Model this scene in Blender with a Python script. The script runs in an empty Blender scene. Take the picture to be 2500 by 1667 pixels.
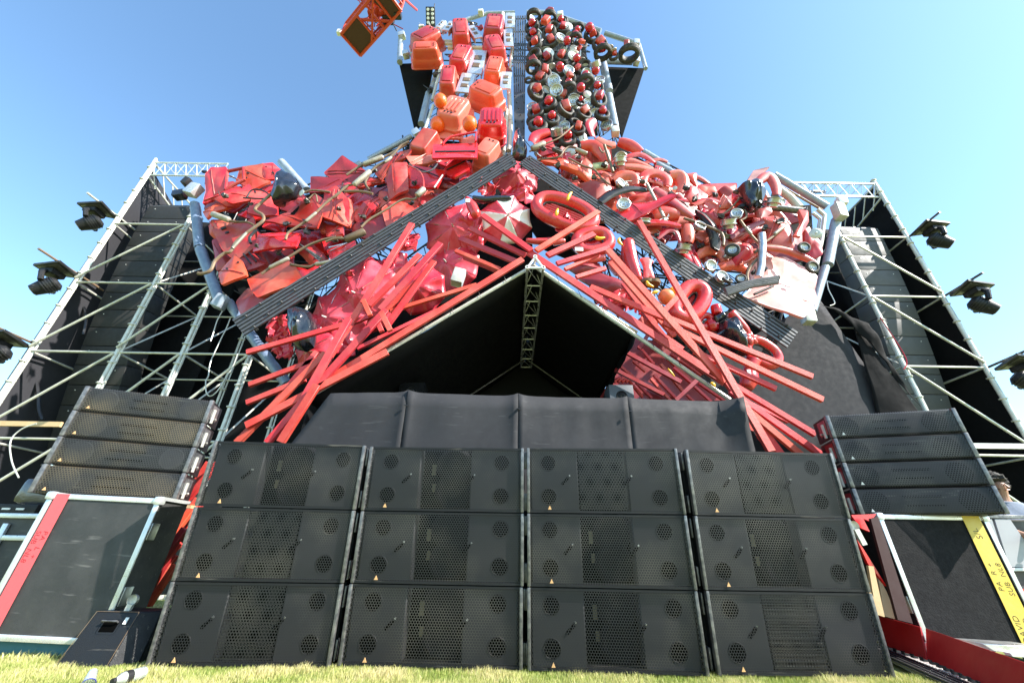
import bpy, bmesh, math, random
import numpy as np
from mathutils import Vector, Matrix, noise

rnd = random.Random(7)
scene = bpy.context.scene
COL = scene.collection
PI = math.pi

# ------------------------------------------------------------------ camera
FPX, PITCH, ROLL = 972.0, math.radians(28.18), math.radians(1.0)
CAM = Vector((0.0, 0.0, 0.78))
Fv = Vector((0, math.cos(PITCH), math.sin(PITCH)))
R0 = Vector((1, 0, 0)); U0 = Vector((0, -math.sin(PITCH), math.cos(PITCH)))
Rv = R0 * math.cos(ROLL) + U0 * math.sin(ROLL)
Uv = -R0 * math.sin(ROLL) + U0 * math.cos(ROLL)
cam = bpy.data.cameras.new('camera'); camo = bpy.data.objects.new('camera', cam)
COL.objects.link(camo)
cam.sensor_width = 36; cam.lens = 36 * FPX / 2500; cam.clip_start = 0.05; cam.clip_end = 3000
camo.matrix_world = Matrix(((Rv.x, Uv.x, -Fv.x, CAM.x), (Rv.y, Uv.y, -Fv.y, CAM.y), (Rv.z, Uv.z, -Fv.z, CAM.z), (0, 0, 0, 1)))
scene.camera = camo
scene.view_settings.view_transform = 'Standard'
scene.view_settings.look = 'None'
scene.view_settings.exposure = 1.45
scene.view_settings.gamma = 1.0
scene.view_settings.use_curve_mapping = False

# ------------------------------------------------------------------ sun and sky
SUN = Vector((0.71, -0.31, 0.63)).normalized()
world = bpy.data.worlds.new('World'); scene.world = world; world.use_nodes = True
wn = world.node_tree; bg = wn.nodes['Background']
sky = wn.nodes.new('ShaderNodeTexSky'); sky.sky_type = 'NISHITA'; sky.sun_disc = False
sky.sun_elevation = math.asin(SUN.z); sky.sun_rotation = math.atan2(SUN.x, SUN.y)
sky.air_density = 1.0; sky.dust_density = 0.5; sky.ozone_density = 2.4; sky.altitude = 50
wb = wn.nodes.new('ShaderNodeVectorMath'); wb.operation = 'MULTIPLY'; wb.inputs[1].default_value = (0.92, 1.06, 1.04)
wn.links.new(sky.outputs[0], wb.inputs[0]); wn.links.new(wb.outputs[0], bg.inputs[0]); bg.inputs[1].default_value = 0.137
sl = bpy.data.lights.new('sun', 'SUN'); sl.energy = 4.8; sl.angle = math.radians(0.5); sl.color = (1, 0.95, 0.87)
so = bpy.data.objects.new('sun', sl); COL.objects.link(so)
so.rotation_euler = SUN.to_track_quat('Z', 'Y').to_euler()

# ------------------------------------------------------------------ surveying: photograph measurements to places on a plane
def ray(x, y): return Fv + Rv * ((x - 1250) / FPX) - Uv * ((y - 833.5) / FPX)
def at(x, y, Y): d = ray(x, y); return CAM + d * (Y / d.y)
def atz(x, y, z): d = ray(x, y); return CAM + d * ((z - CAM.z) / d.z)
REG = {'A': (800, 0, 3.92), 'B': (1250, 0, 3.92), 'C': (350, 350, 3.484), 'D': (800, 300, 3.92), 'E': (1250, 300, 3.484),
       'F': (1600, 400, 3.484), 'G': (0, 350, 2.614), 'H': (0, 850, 3.485), 'I': (0, 1200, 3.358), 'L': (1950, 950, 2.187),
       'M': (1950, 400, 2.613), 'N': (550, 550, 2.851), 'O': (1200, 500, 2.489), 'P': (1600, 750, 4.356), 'Q': (1450, 780, 5.88),
       'S': (430, 700, 3.92), 'T': (2100, 1400, 5.8725), 'n': (0, 0, 1.0)}
def q(reg, x, y): ox, oy, s = REG[reg]; return ox + x / s, oy + y / s
def pt(reg, x, y, Y): return at(*q(reg, x, y), Y)
def mpp(reg, x, y, Y):                                   # metres per measured pixel there
    a = pt(reg, x, y, Y); return (a - CAM).dot(Fv) / FPX / REG[reg][2]

# ------------------------------------------------------------------ materials
MATS = {}
def mat(name, col, rough=0.5, metal=0.0, var=0.0, bump=0.0, bscale=40.0, spec=0.5, coat=0.0, tint=None, tscale=3.0, tamt=0.5, hue=0.0, scratch=None):
    m = bpy.data.materials.new(name); m.use_nodes = True; nt = m.node_tree; N = nt.nodes; L = nt.links
    b = N['Principled BSDF']; b.inputs['Roughness'].default_value = rough; b.inputs['Metallic'].default_value = metal
    b.inputs['Specular IOR Level'].default_value = spec; b.inputs['Coat Weight'].default_value = coat
    b.inputs['Coat Roughness'].default_value = 0.15
    tc = N.new('ShaderNodeTexCoord'); oi = N.new('ShaderNodeObjectInfo')
    addv = N.new('ShaderNodeVectorMath'); addv.operation = 'MULTIPLY_ADD'
    addv.inputs[1].default_value = (1, 1, 1)
    comb = N.new('ShaderNodeCombineXYZ'); mul = N.new('ShaderNodeMath'); mul.operation = 'MULTIPLY'; mul.inputs[1].default_value = 37
    L.new(oi.outputs['Random'], mul.inputs[0]); L.new(mul.outputs[0], comb.inputs[0]); L.new(mul.outputs[0], comb.inputs[1])
    L.new(tc.outputs['Object'], addv.inputs[0]); L.new(comb.outputs[0], addv.inputs[2])
    V = addv.outputs[0]
    out = None
    rgb = N.new('ShaderNodeRGB'); rgb.outputs[0].default_value = (*col, 1); out = rgb.outputs[0]
    def mix(a, bcol, fac, mode='MIX'):
        mx = N.new('ShaderNodeMix'); mx.data_type = 'RGBA'; mx.blend_type = mode
        L.new(fac, mx.inputs[0]); L.new(a, mx.inputs[6])
        if isinstance(bcol, tuple): mx.inputs[7].default_value = (*bcol, 1)
        else: L.new(bcol, mx.inputs[7])
        return mx.outputs[2]
    def ntex(scale, detail=6, rng=(0.4, 0.7), rough_=0.6):
        n = N.new('ShaderNodeTexNoise'); n.inputs['Scale'].default_value = scale; n.inputs['Detail'].default_value = detail
        n.inputs['Roughness'].default_value = rough_
        L.new(V, n.inputs['Vector'])
        r = N.new('ShaderNodeMapRange'); r.inputs[1].default_value = rng[0]; r.inputs[2].default_value = rng[1]
        L.new(n.outputs[0], r.inputs[0]); return r.outputs[0], n.outputs[0]
    if tint:
        f, _ = ntex(tscale, 7)
        mm = N.new('ShaderNodeMath'); mm.operation = 'MULTIPLY'; mm.inputs[1].default_value = tamt; L.new(f, mm.inputs[0])
        out = mix(out, tint, mm.outputs[0])
    if var or hue:
        hs = N.new('ShaderNodeHueSaturation')
        mr = N.new('ShaderNodeMapRange'); mr.inputs[3].default_value = 1 - var; mr.inputs[4].default_value = 1 + var
        L.new(oi.outputs['Random'], mr.inputs[0]); L.new(mr.outputs[0], hs.inputs['Value'])
        m2 = N.new('ShaderNodeMath'); m2.operation = 'MULTIPLY'; m2.inputs[1].default_value = 7.13; L.new(oi.outputs['Random'], m2.inputs[0])
        m3 = N.new('ShaderNodeMath'); m3.operation = 'FRACT'; L.new(m2.outputs[0], m3.inputs[0])
        m4 = N.new('ShaderNodeMapRange'); m4.inputs[3].default_value = 0.5 - hue; m4.inputs[4].default_value = 0.5 + hue
        L.new(m3.outputs[0], m4.inputs[0]); L.new(m4.outputs[0], hs.inputs['Hue'])
        L.new(out, hs.inputs['Color']); out = hs.outputs[0]
    if scratch:
        scol, amt = scratch
        w = N.new('ShaderNodeTexNoise'); w.inputs['Scale'].default_value = 3.0; w.inputs['Detail'].default_value = 3
        mp = N.new('ShaderNodeMapping'); mp.inputs['Scale'].default_value = (1, 14, 9); mp.inputs['Rotation'].default_value = (0.4, 0.7, 0.3)
        L.new(V, mp.inputs[0]); L.new(mp.outputs[0], w.inputs['Vector'])
        r = N.new('ShaderNodeMapRange'); r.inputs[1].default_value = 0.64; r.inputs[2].default_value = 0.72; r.inputs[4].default_value = amt
        L.new(w.outputs[0], r.inputs[0]); out = mix(out, scol, r.outputs[0])
    L.new(out, b.inputs['Base Color'])
    f2, raw = ntex(9, 5, (0.3, 0.75))
    rr = N.new('ShaderNodeMapRange'); rr.inputs[3].default_value = max(0.03, rough - 0.1); rr.inputs[4].default_value = min(1, rough + 0.12)
    L.new(f2, rr.inputs[0]); L.new(rr.outputs[0], b.inputs['Roughness'])
    if bump:
        _, nb = ntex(bscale, 6)
        bp = N.new('ShaderNodeBump'); bp.inputs['Strength'].default_value = bump; bp.inputs['Distance'].default_value = 0.01
        L.new(nb, bp.inputs['Height']); L.new(bp.outputs[0], b.inputs['Normal'])
    MATS[name] = m
    return m

RED = mat('red_car_paint', (0.48, 0.017, 0.012), 0.42, tint=(0.50, 0.12, 0.085), tscale=2.2, tamt=0.85, var=0.34, hue=0.008, coat=0.25, bump=0.06, bscale=6, scratch=((0.30, 0.09, 0.06), 0.3))
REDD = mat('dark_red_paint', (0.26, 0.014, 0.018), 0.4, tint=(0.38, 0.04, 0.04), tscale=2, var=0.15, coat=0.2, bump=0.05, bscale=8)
REDB = mat('bright_red_paint', (0.66, 0.012, 0.016), 0.25, tint=(0.7, 0.05, 0.04), tscale=2, tamt=0.4, coat=0.6)
PINK = mat('pink_paint_with_sheen', (0.78, 0.40, 0.36), 0.34, tint=(0.74, 0.28, 0.25), tscale=1.3, tamt=0.7, coat=0.3, bump=0.05, bscale=5)  # pale pink; on the big bonnet it puts sun sheen into the colour
ORNG = mat('orange_red_paint', (0.72, 0.085, 0.035), 0.33, tint=(0.74, 0.18, 0.10), tscale=2, tamt=0.5, var=0.08, coat=0.2)
SALM = mat('salmon_paint', (0.74, 0.15, 0.10), 0.4, tint=(0.72, 0.26, 0.2), tscale=2, tamt=0.5, var=0.06, coat=0.1)
PLANK = mat('red_plank_paint', (0.58, 0.036, 0.030), 0.5, tint=(0.64, 0.13, 0.10), tscale=2.2, tamt=0.75, var=0.24, hue=0.008, scratch=((0.34, 0.05, 0.04), 0.55), bump=0.35, bscale=30)
GLOSSR = mat('glossy_red_plastic', (0.52, 0.008, 0.010), 0.16, coat=0.5, var=0.06)
TARP = mat('red_plastic_sheet', (0.58, 0.015, 0.035), 0.34, tint=(0.66, 0.09, 0.12), tscale=2, tamt=0.5, coat=0.15, bump=0.5, bscale=7)
FABR = mat('red_umbrella_nylon', (0.60, 0.022, 0.045), 0.5, tint=(0.72, 0.13, 0.17), tscale=2.5, tamt=0.75, bump=0.5, bscale=8, var=0.15)
FABW = mat('white_umbrella_nylon', (0.82, 0.76, 0.74), 0.45, bump=0.2, bscale=10)
VINYL = mat('red_inflatable_vinyl', (0.58, 0.022, 0.022), 0.30, tint=(0.74, 0.11, 0.09), tscale=2, tamt=0.5, coat=0.4, bump=0.1, bscale=8)
SKINP = mat('pink_red_vinyl', (0.70, 0.10, 0.09), 0.3, coat=0.3)
ORB = mat('orange_buoy_plastic', (0.90, 0.14, 0.012), 0.28, coat=0.2)
PEACH = mat('faded_orange_plastic', (0.88, 0.22, 0.08), 0.35)
YEL = mat('yellow_plastic', (0.88, 0.50, 0.02), 0.35)
TYRE = mat('tyre_rubber', (0.028, 0.027, 0.024), 0.68, tint=(0.10, 0.09, 0.075), tscale=4, tamt=0.55, var=0.25, bump=0.3, bscale=30)
CHROME = mat('dull_alloy', (0.55, 0.55, 0.54), 0.34, metal=0.85, tint=(0.30, 0.27, 0.22), tscale=8, tamt=0.5, var=0.15)
STEELW = mat('painted_hub_cap', (0.62, 0.62, 0.58), 0.4, metal=0.3, tint=(0.35, 0.33, 0.28), tscale=8, tamt=0.5, var=0.1)
RUSTP = mat('rusty_exhaust_steel', (0.20, 0.15, 0.10), 0.55, metal=0.35, tint=(0.22, 0.11, 0.05), tscale=9, tamt=0.8, var=0.2, bump=0.2, bscale=30)
CREAMP = mat('pale_muffler_steel', (0.42, 0.39, 0.32), 0.45, metal=0.35, tint=(0.24, 0.18, 0.12), tscale=7, tamt=0.7, var=0.1)
GALV = mat('galvanised_steel', (0.64, 0.63, 0.56), 0.42, metal=0.3, tint=(0.40, 0.40, 0.34), tscale=10, tamt=0.6, bump=0.1)
WRAPM = mat('silver_plastic_wrap', (0.34, 0.38, 0.43), 0.35, metal=0.1, tint=(0.22, 0.27, 0.36), tscale=7, tamt=0.9, bump=0.8, bscale=14, coat=0.4)
ALU = mat('aluminium', (0.72, 0.73, 0.74), 0.3, metal=0.6, tint=(0.5, 0.52, 0.55), tscale=8, tamt=0.5, bump=0.1)
BLK = mat('black_painted_metal', (0.018, 0.018, 0.02), 0.45)
SLATM = mat('black_slat_metal', (0.055, 0.056, 0.06), 0.36, tint=(0.10, 0.10, 0.10), tscale=10, tamt=0.5, bump=0.2)
WRAPB = mat('shade_blue_plastic_wrap', (0.13, 0.18, 0.28), 0.35, tint=(0.24, 0.30, 0.40), tscale=9, tamt=0.7, bump=0.8, bscale=14, coat=0.3)  # wrap colour darkened and blued for the shade on the left edge
CLOTH = mat('black_stage_cloth', (0.006, 0.006, 0.007), 0.95, tint=(0.010, 0.010, 0.011), tscale=1.0, tamt=0.7, spec=0.2, bump=0.3, bscale=3)
BOARD = mat('matt_black_board', (0.022, 0.022, 0.025), 0.75, tint=(0.030, 0.030, 0.033), tscale=2.0, tamt=0.7, spec=0.35, bump=0.12, bscale=3, scratch=((0.14, 0.14, 0.14), 0.15))
SCREEN = mat('grey_wall_cloth', (0.030, 0.030, 0.035), 0.85, tint=(0.036, 0.036, 0.040), tscale=0.6, tamt=0.5, spec=0.2)
BAGM = mat('black_bin_liner', (0.012, 0.013, 0.018), 0.16, coat=0.5, bump=0.9, bscale=9)
CABM = mat('black_cabinet_paint', (0.011, 0.0115, 0.013), 0.48, spec=0.3, bump=0.35, bscale=160, scratch=((0.22, 0.20, 0.17), 0.35))
PORTM = mat('port_black', (0.002, 0.002, 0.002), 0.9, spec=0.02)
HORNM = mat('moulded_baffle', (0.030, 0.031, 0.034), 0.6, spec=0.3)
CONEM = mat('dark_cone_paper', (0.008, 0.008, 0.009), 0.8, spec=0.1)
GREYM = mat('blue_grey_speaker_paint', (0.10, 0.115, 0.14), 0.6)
RAILM = mat('worn_black_steel', (0.10, 0.10, 0.105), 0.36, metal=0.5, tint=(0.35, 0.34, 0.32), tscale=22, tamt=0.55)
CASEM = mat('black_flightcase_laminate', (0.030, 0.030, 0.030), 0.55, tint=(0.052, 0.051, 0.05), tscale=4, tamt=0.9, bump=0.1, bscale=40, scratch=((0.20, 0.19, 0.18), 0.4))
CASEC = mat('carpeted_case_covering', (0.009, 0.009, 0.010), 0.9, tint=(0.022, 0.022, 0.024), tscale=24, tamt=0.5, bump=0.6, bscale=60, spec=0.2)
TAPER = mat('red_gaffer_tape', (0.72, 0.10, 0.11), 0.5, bump=0.1, bscale=30)
TAPEY = mat('yellow_gaffer_tape', (0.62, 0.44, 0.05), 0.5, bump=0.2, bscale=20, tint=(0.7, 0.52, 0.12), tscale=5)
INKR = mat('red_marker_ink', (0.40, 0.01, 0.02), 0.6)
INKB = mat('black_marker_ink', (0.02, 0.015, 0.01), 0.6)
LOGO = mat('tan_badge', (0.62, 0.36, 0.16), 0.4)
WOOD = mat('raw_plywood', (0.55, 0.38, 0.20), 0.6, tint=(0.42, 0.27, 0.12), tscale=6, bump=0.2)
WHITE = mat('white_paint', (0.75, 0.75, 0.73), 0.4, tint=(0.6, 0.6, 0.58))
TUBEC = mat('cream_pipe', (0.66, 0.63, 0.56), 0.4, tint=(0.45, 0.42, 0.35), tscale=6, tamt=0.6)
BOOMO = mat('orange_lift_paint', (0.55, 0.05, 0.012), 0.38, tint=(0.55, 0.06, 0.02), tscale=5)
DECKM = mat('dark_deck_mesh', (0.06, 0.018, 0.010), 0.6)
LENS = mat('lamp_glass', (0.25, 0.22, 0.15), 0.08, coat=1.0, metal=0.3)
LEDM = mat('flood_lens', (0.85, 0.85, 0.85), 0.2)
TEAL = mat('teal_cloth', (0.05, 0.16, 0.20), 0.8)
CARD = mat('brown_card', (0.42, 0.28, 0.16), 0.7)
HAIR = mat('dark_curly_hair', (0.03, 0.025, 0.02), 0.8, bump=1.0, bscale=60)
SKIN = mat('skin', (0.38, 0.20, 0.13), 0.5)
SHIRT = mat('grey_blue_shirt', (0.17, 0.20, 0.27), 0.8, bump=0.3, bscale=12)
TROU = mat('dark_trousers', (0.03, 0.03, 0.04), 0.8)
PANEL_G = mat('pale_grey_lid', (0.33, 0.33, 0.35), 0.4, tint=(0.27, 0.27, 0.29), tscale=2)
BOTT = mat('clear_plastic', (0.75, 0.80, 0.72), 0.08, coat=0.5)
BOTT.node_tree.nodes['Principled BSDF'].inputs['Transmission Weight'].default_value = 0.65
STRAW = mat('beige_mat', (0.13, 0.13, 0.125), 0.7, bump=0.3)
ROOFM = mat('black_roof_sheet', (0.006, 0.006, 0.007), 0.55, spec=0.25, bump=0.5, bscale=2)

def grille_mat(name, pitch, hole, col=(0.05, 0.052, 0.056), metal=0.5, rust=0.0):
    """perforated sheet: staggered round holes that really let light and sight through"""
    m = bpy.data.materials.new(name); m.use_nodes = True; nt = m.node_tree; N = nt.nodes; L = nt.links
    b = N['Principled BSDF']; b.inputs['Roughness'].default_value = 0.4; b.inputs['Metallic'].default_value = metal
    tc = N.new('ShaderNodeTexCoord'); sep = N.new('ShaderNodeSeparateXYZ'); L.new(tc.outputs['Object'], sep.inputs[0])
    def M(op, a, c=None):
        n = N.new('ShaderNodeMath'); n.operation = op
        for i, v in enumerate((a, c)):
            if v is None: continue
            if isinstance(v, (int, float)): n.inputs[i].default_value = v
            else: L.new(v, n.inputs[i])
        return n.outputs[0]
    x = M('DIVIDE', sep.outputs[0], pitch); z = M('DIVIDE', sep.outputs[2], pitch * 0.866)
    row = M('FLOOR', z); off = M('MULTIPLY', M('MODULO', M('ABSOLUTE', row), 2.0), 0.5)
    fx = M('SUBTRACT', M('FRACT', M('ADD', M('ADD', x, off), 500.0)), 0.5)
    fz = M('MULTIPLY', M('SUBTRACT', M('FRACT', z), 0.5), 0.866)
    d = M('SQRT', M('ADD', M('MULTIPLY', fx, fx), M('MULTIPLY', fz, fz)))
    hol = M('LESS_THAN', d, hole)
    n = N.new('ShaderNodeTexNoise'); n.inputs['Scale'].default_value = 2.2; n.inputs['Detail'].default_value = 7
    oi = N.new('ShaderNodeObjectInfo'); av = N.new('ShaderNodeVectorMath'); av.operation = 'ADD'
    cb = N.new('ShaderNodeCombineXYZ'); L.new(M('MULTIPLY', oi.outputs['Random'], 41.0), cb.inputs[1])
    L.new(tc.outputs['Object'], av.inputs[0]); L.new(cb.outputs[0], av.inputs[1]); L.new(av.outputs[0], n.inputs['Vector'])
    r = N.new('ShaderNodeMapRange'); r.inputs[1].default_value = 0.45; r.inputs[2].default_value = 0.72
    L.new(n.outputs[0], r.inputs[0])
    mx = N.new('ShaderNodeMix'); mx.data_type = 'RGBA'; mx.inputs[6].default_value = (*col, 1)
    mx.inputs[7].default_value = (0.085 + rust, 0.078 + rust * 0.6, 0.068, 1); L.new(r.outputs[0], mx.inputs[0]); L.new(mx.outputs[2], b.inputs['Base Color'])
    tr = N.new('ShaderNodeBsdfTransparent'); ms = N.new('ShaderNodeMixShader')
    L.new(hol, ms.inputs[0]); L.new(b.outputs[0], ms.inputs[1]); L.new(tr.outputs[0], ms.inputs[2])
    L.new(ms.outputs[0], N['Material Output'].inputs[0])
    return m
GRIL = grille_mat('perforated_grille', 0.0205, 0.40, (0.024, 0.025, 0.028), 0.25)
GRILF = grille_mat('fine_inner_grille', 0.024, 0.38, (0.05, 0.05, 0.05))
GRILA = grille_mat('array_grille', 0.0225, 0.36, (0.040, 0.040, 0.038), 0.3, rust=0.06)
GRILB = grille_mat('shade_toned_array_grille', 0.0225, 0.33, (0.007, 0.0075, 0.010), 0.15)  # right stack's grille, with its shade put into a darker colour

# ------------------------------------------------------------------ mesh helpers
class MB:
    def __init__(s): s.v = []; s.f = []
    def add(s, vs, fs):
        k = len(s.v); s.v += [Vector(v) for v in vs]; s.f += [tuple(i + k for i in f) for f in fs]; return s
    def box(s, c, size, rot=None):
        c = Vector(c); hx, hy, hz = [d / 2 for d in size]; vs = []
        for z in (-hz, hz):
            for x, y in ((-hx, -hy), (hx, -hy), (hx, hy), (-hx, hy)):
                p = Vector((x, y, z)); vs.append(c + (rot @ p if rot else p))
        return s.add(vs, [(3, 2, 1, 0), (4, 5, 6, 7), (0, 1, 5, 4), (1, 2, 6, 5), (2, 3, 7, 6), (3, 0, 4, 7)])
    def beam(s, a, b, w, h, up=Vector((0, -1, 0))):
        a = Vector(a); b = Vector(b); d = (b - a); l = d.length; d.normalize()
        n = (up - d * up.dot(d)); n.normalize(); t = d.cross(n)
        R = Matrix((t, d, n)).transposed()
        return s.box((a + b) / 2, (w, l, h), R)
    def tube(s, pts, rad, n=8, caps=True):
        pts = [Vector(p) for p in pts]; m = len(pts)
        if not hasattr(rad, '__len__'): rad = [rad] * m
        d0 = (pts[1] - pts[0]).normalized(); ref = Vector((0, 0, 1)) if abs(d0.z) < 0.9 else Vector((0, 1, 0))
        u = d0.cross(ref).normalized(); vs = []; fs = []
        for i, p in enumerate(pts):
            if i == 0: d = pts[1] - pts[0]
            elif i == m - 1: d = pts[-1] - pts[-2]
            else: d = (pts[i + 1] - p).normalized() + (p - pts[i - 1]).normalized()
            d.normalize(); u = (u - d * u.dot(d)).normalized(); w = d.cross(u)
            for k in range(n):
                a = 2 * PI * k / n; vs.append(p + (u * math.cos(a) + w * math.sin(a)) * rad[i])
        for i in range(m - 1):
            for k in range(n):
                k2 = (k + 1) % n; fs.append((i * n + k, i * n + k2, (i + 1) * n + k2, (i + 1) * n + k))
        if caps: fs.append(tuple(range(n))[::-1]); fs.append(tuple((m - 1) * n + k for k in range(n)))
        return s.add(vs, fs)
    def lathe(s, prof, M=None, n=24, closed=False):
        vs = []; fs = []; m = len(prof)
        for r, y in prof:
            for k in range(n):
                a = 2 * PI * k / n; p = Vector((r * math.cos(a), y, r * math.sin(a))); vs.append(M @ p if M else p)
        for i in range(m - (0 if closed else 1)):
            j = (i + 1) % m
            for k in range(n):
                k2 = (k + 1) % n; fs.append((i * n + k, i * n + k2, j * n + k2, j * n + k))
        return s.add(vs, fs)
    def prism(s, poly, thick):
        n = len(poly); t = Vector(thick); vs = [Vector(p) for p in poly] + [Vector(p) + t for p in poly]
        fs = [tuple(range(n)), tuple(range(2 * n - 1, n - 1, -1))]
        fs += [(i, i + n, (i + 1) % n + n, (i + 1) % n) for i in range(n)]
        return s.add(vs, fs)
    def rbox(s, c, size, r, rot=None, seg=2):
        bm = bmesh.new(); bmesh.ops.create_cube(bm, size=1)
        for v in bm.verts: v.co = Vector((v.co.x * size[0], v.co.y * size[1], v.co.z * size[2]))
        bmesh.ops.bevel(bm, geom=bm.edges[:], offset=r, segments=seg, affect='EDGES', profile=0.6)
        c = Vector(c); vs = [c + (rot @ v.co if rot else v.co) for v in bm.verts]; fs = [[v.index for v in f.verts] for f in bm.faces]
        bm.free(); return s.add(vs, fs)
    def build(s, name, m, parent=None, origin=None, sharp=38, bevel=0, label=None):
        if origin is None:
            origin = Vector() if parent is not None else sum(s.v, Vector()) / max(1, len(s.v))
        else: origin = Vector(origin)
        base = wloc(parent) if parent is not None else Vector()
        me = bpy.data.meshes.new(name)
        off = (base + origin) if parent is not None else origin
        me.from_pydata([v - off for v in s.v], [], s.f); me.update()
        bm = bmesh.new(); bm.from_mesh(me); bmesh.ops.recalc_face_normals(bm, faces=bm.faces[:]); bm.to_mesh(me); bm.free()
        me.polygons.foreach_set('use_smooth', [True] * len(me.polygons)); me.set_sharp_from_angle(angle=math.radians(sharp))
        me.materials.append(m)
        o = bpy.data.objects.new(name, me); COL.objects.link(o); o.location = origin
        if parent is not None: o.parent = parent
        if bevel:
            bv = o.modifiers.new('bevel', 'BEVEL'); bv.width = bevel; bv.segments = 1; bv.limit_method = 'ANGLE'
        if label: o['label'] = label
        return o
WL = {}
def wloc(o):
    p = o.location.copy()
    while o.parent: o = o.parent; p += o.location
    return p
def tag(o, label=None, cat=None, group=None, kind=None):
    if label: o['label'] = label
    if cat: o['category'] = cat
    if group: o['group'] = group
    if kind: o['kind'] = kind
    return o
def thing(name, label, cat, loc, group=None):
    o = bpy.data.objects.new(name, None); o.empty_display_size = 0.1; COL.objects.link(o); o.location = loc
    return tag(o, label, cat, group)
def inst(name, me, M, label=None, cat=None, group=None, parent=None):
    o = bpy.data.objects.new(name, me); COL.objects.link(o); o.matrix_world = M
    if parent: o.parent = parent
    return tag(o, label, cat, group)
def smoothpath(pts, k=4):
    P = [Vector(p) for p in pts]; out = []
    for i in range(len(P) - 1):
        p0 = P[max(0, i - 1)]; p1 = P[i]; p2 = P[i + 1]; p3 = P[min(len(P) - 1, i + 2)]
        for j in range(k):
            t = j / k
            out.append(0.5 * ((2 * p1) + (p2 - p0) * t + (2 * p0 - 5 * p1 + 4 * p2 - p3) * t * t + (3 * p1 - p0 - 3 * p2 + p3) * t ** 3))
    out.append(P[-1]); return out
def ordinal(n):
    w = ['first', 'second', 'third', 'fourth', 'fifth', 'sixth', 'seventh', 'eighth', 'ninth', 'tenth', 'eleventh', 'twelfth', 'thirteenth', 'fourteenth',
         'fifteenth', 'sixteenth', 'seventeenth', 'eighteenth', 'nineteenth']
    if n < 20: return w[n - 1]
    t, u = divmod(n, 10)
    d = ['twenty', 'thirty', 'forty', 'fifty', 'sixty', 'seventy', 'eighty', 'ninety'][t - 2]
    return d[:-1] + 'ieth' if not u else d + '-' + w[u - 1]
def nth(n): return ordinal(n) + ' highest'

# ================================================================== THE GROUND
def sheet_xy(name, m, x0, x1, y0, y1, z, nx=40, ny=40, amp=0.0):
    b = MB(); vs = []
    for j in range(ny + 1):
        for i in range(nx + 1):
            x = x0 + (x1 - x0) * i / nx; y = y0 + (y1 - y0) * j / ny
            vs.append((x, y, z + amp * noise.noise(Vector((x * 0.7, y * 0.7, 3)))))
    b.add(vs, [(j * (nx + 1) + i, j * (nx + 1) + i + 1, (j + 1) * (nx + 1) + i + 1, (j + 1) * (nx + 1) + i) for j in range(ny) for i in range(nx)])
    return b.build(name, m)
GRASSG = mat('grass_ground', (0.15, 0.19, 0.045), 0.9, tint=(0.28, 0.26, 0.10), tscale=6, tamt=0.8, bump=0.8, bscale=60)
g = sheet_xy('ground', GRASSG, -700, 700, -300, 1100, -0.02, 30, 30); tag(g, 'flat grass field under the stage and loudspeakers', None, None, 'structure')

def grass_mat():
    m = bpy.data.materials.new('grass_blade'); m.use_nodes = True; N = m.node_tree.nodes; L = m.node_tree.links; b = N['Principled BSDF']
    at_ = N.new('ShaderNodeAttribute'); at_.attribute_name = 'tone'
    cr = N.new('ShaderNodeValToRGB'); e = cr.color_ramp.elements
    e[0].position = 0; e[0].color = (0.24, 0.32, 0.06, 1); e[1].position = 1; e[1].color = (0.66, 0.58, 0.30, 1)
    k = e.new(0.55); k.color = (0.48, 0.49, 0.16, 1)
    L.new(at_.outputs['Fac'], cr.inputs[0]); L.new(cr.outputs[0], b.inputs['Base Color']); b.inputs['Roughness'].default_value = 0.5
    b.inputs['Transmission Weight'].default_value = 0.0
    tl = N.new('ShaderNodeBsdfTranslucent'); L.new(cr.outputs[0], tl.inputs[0]); ms = N.new('ShaderNodeMixShader'); ms.inputs[0].default_value = 0.35
    L.new(b.outputs[0], ms.inputs[1]); L.new(tl.outputs[0], ms.inputs[2]); L.new(ms.outputs[0], N['Material Output'].inputs[0])
    return m
GRM = grass_mat()
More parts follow.
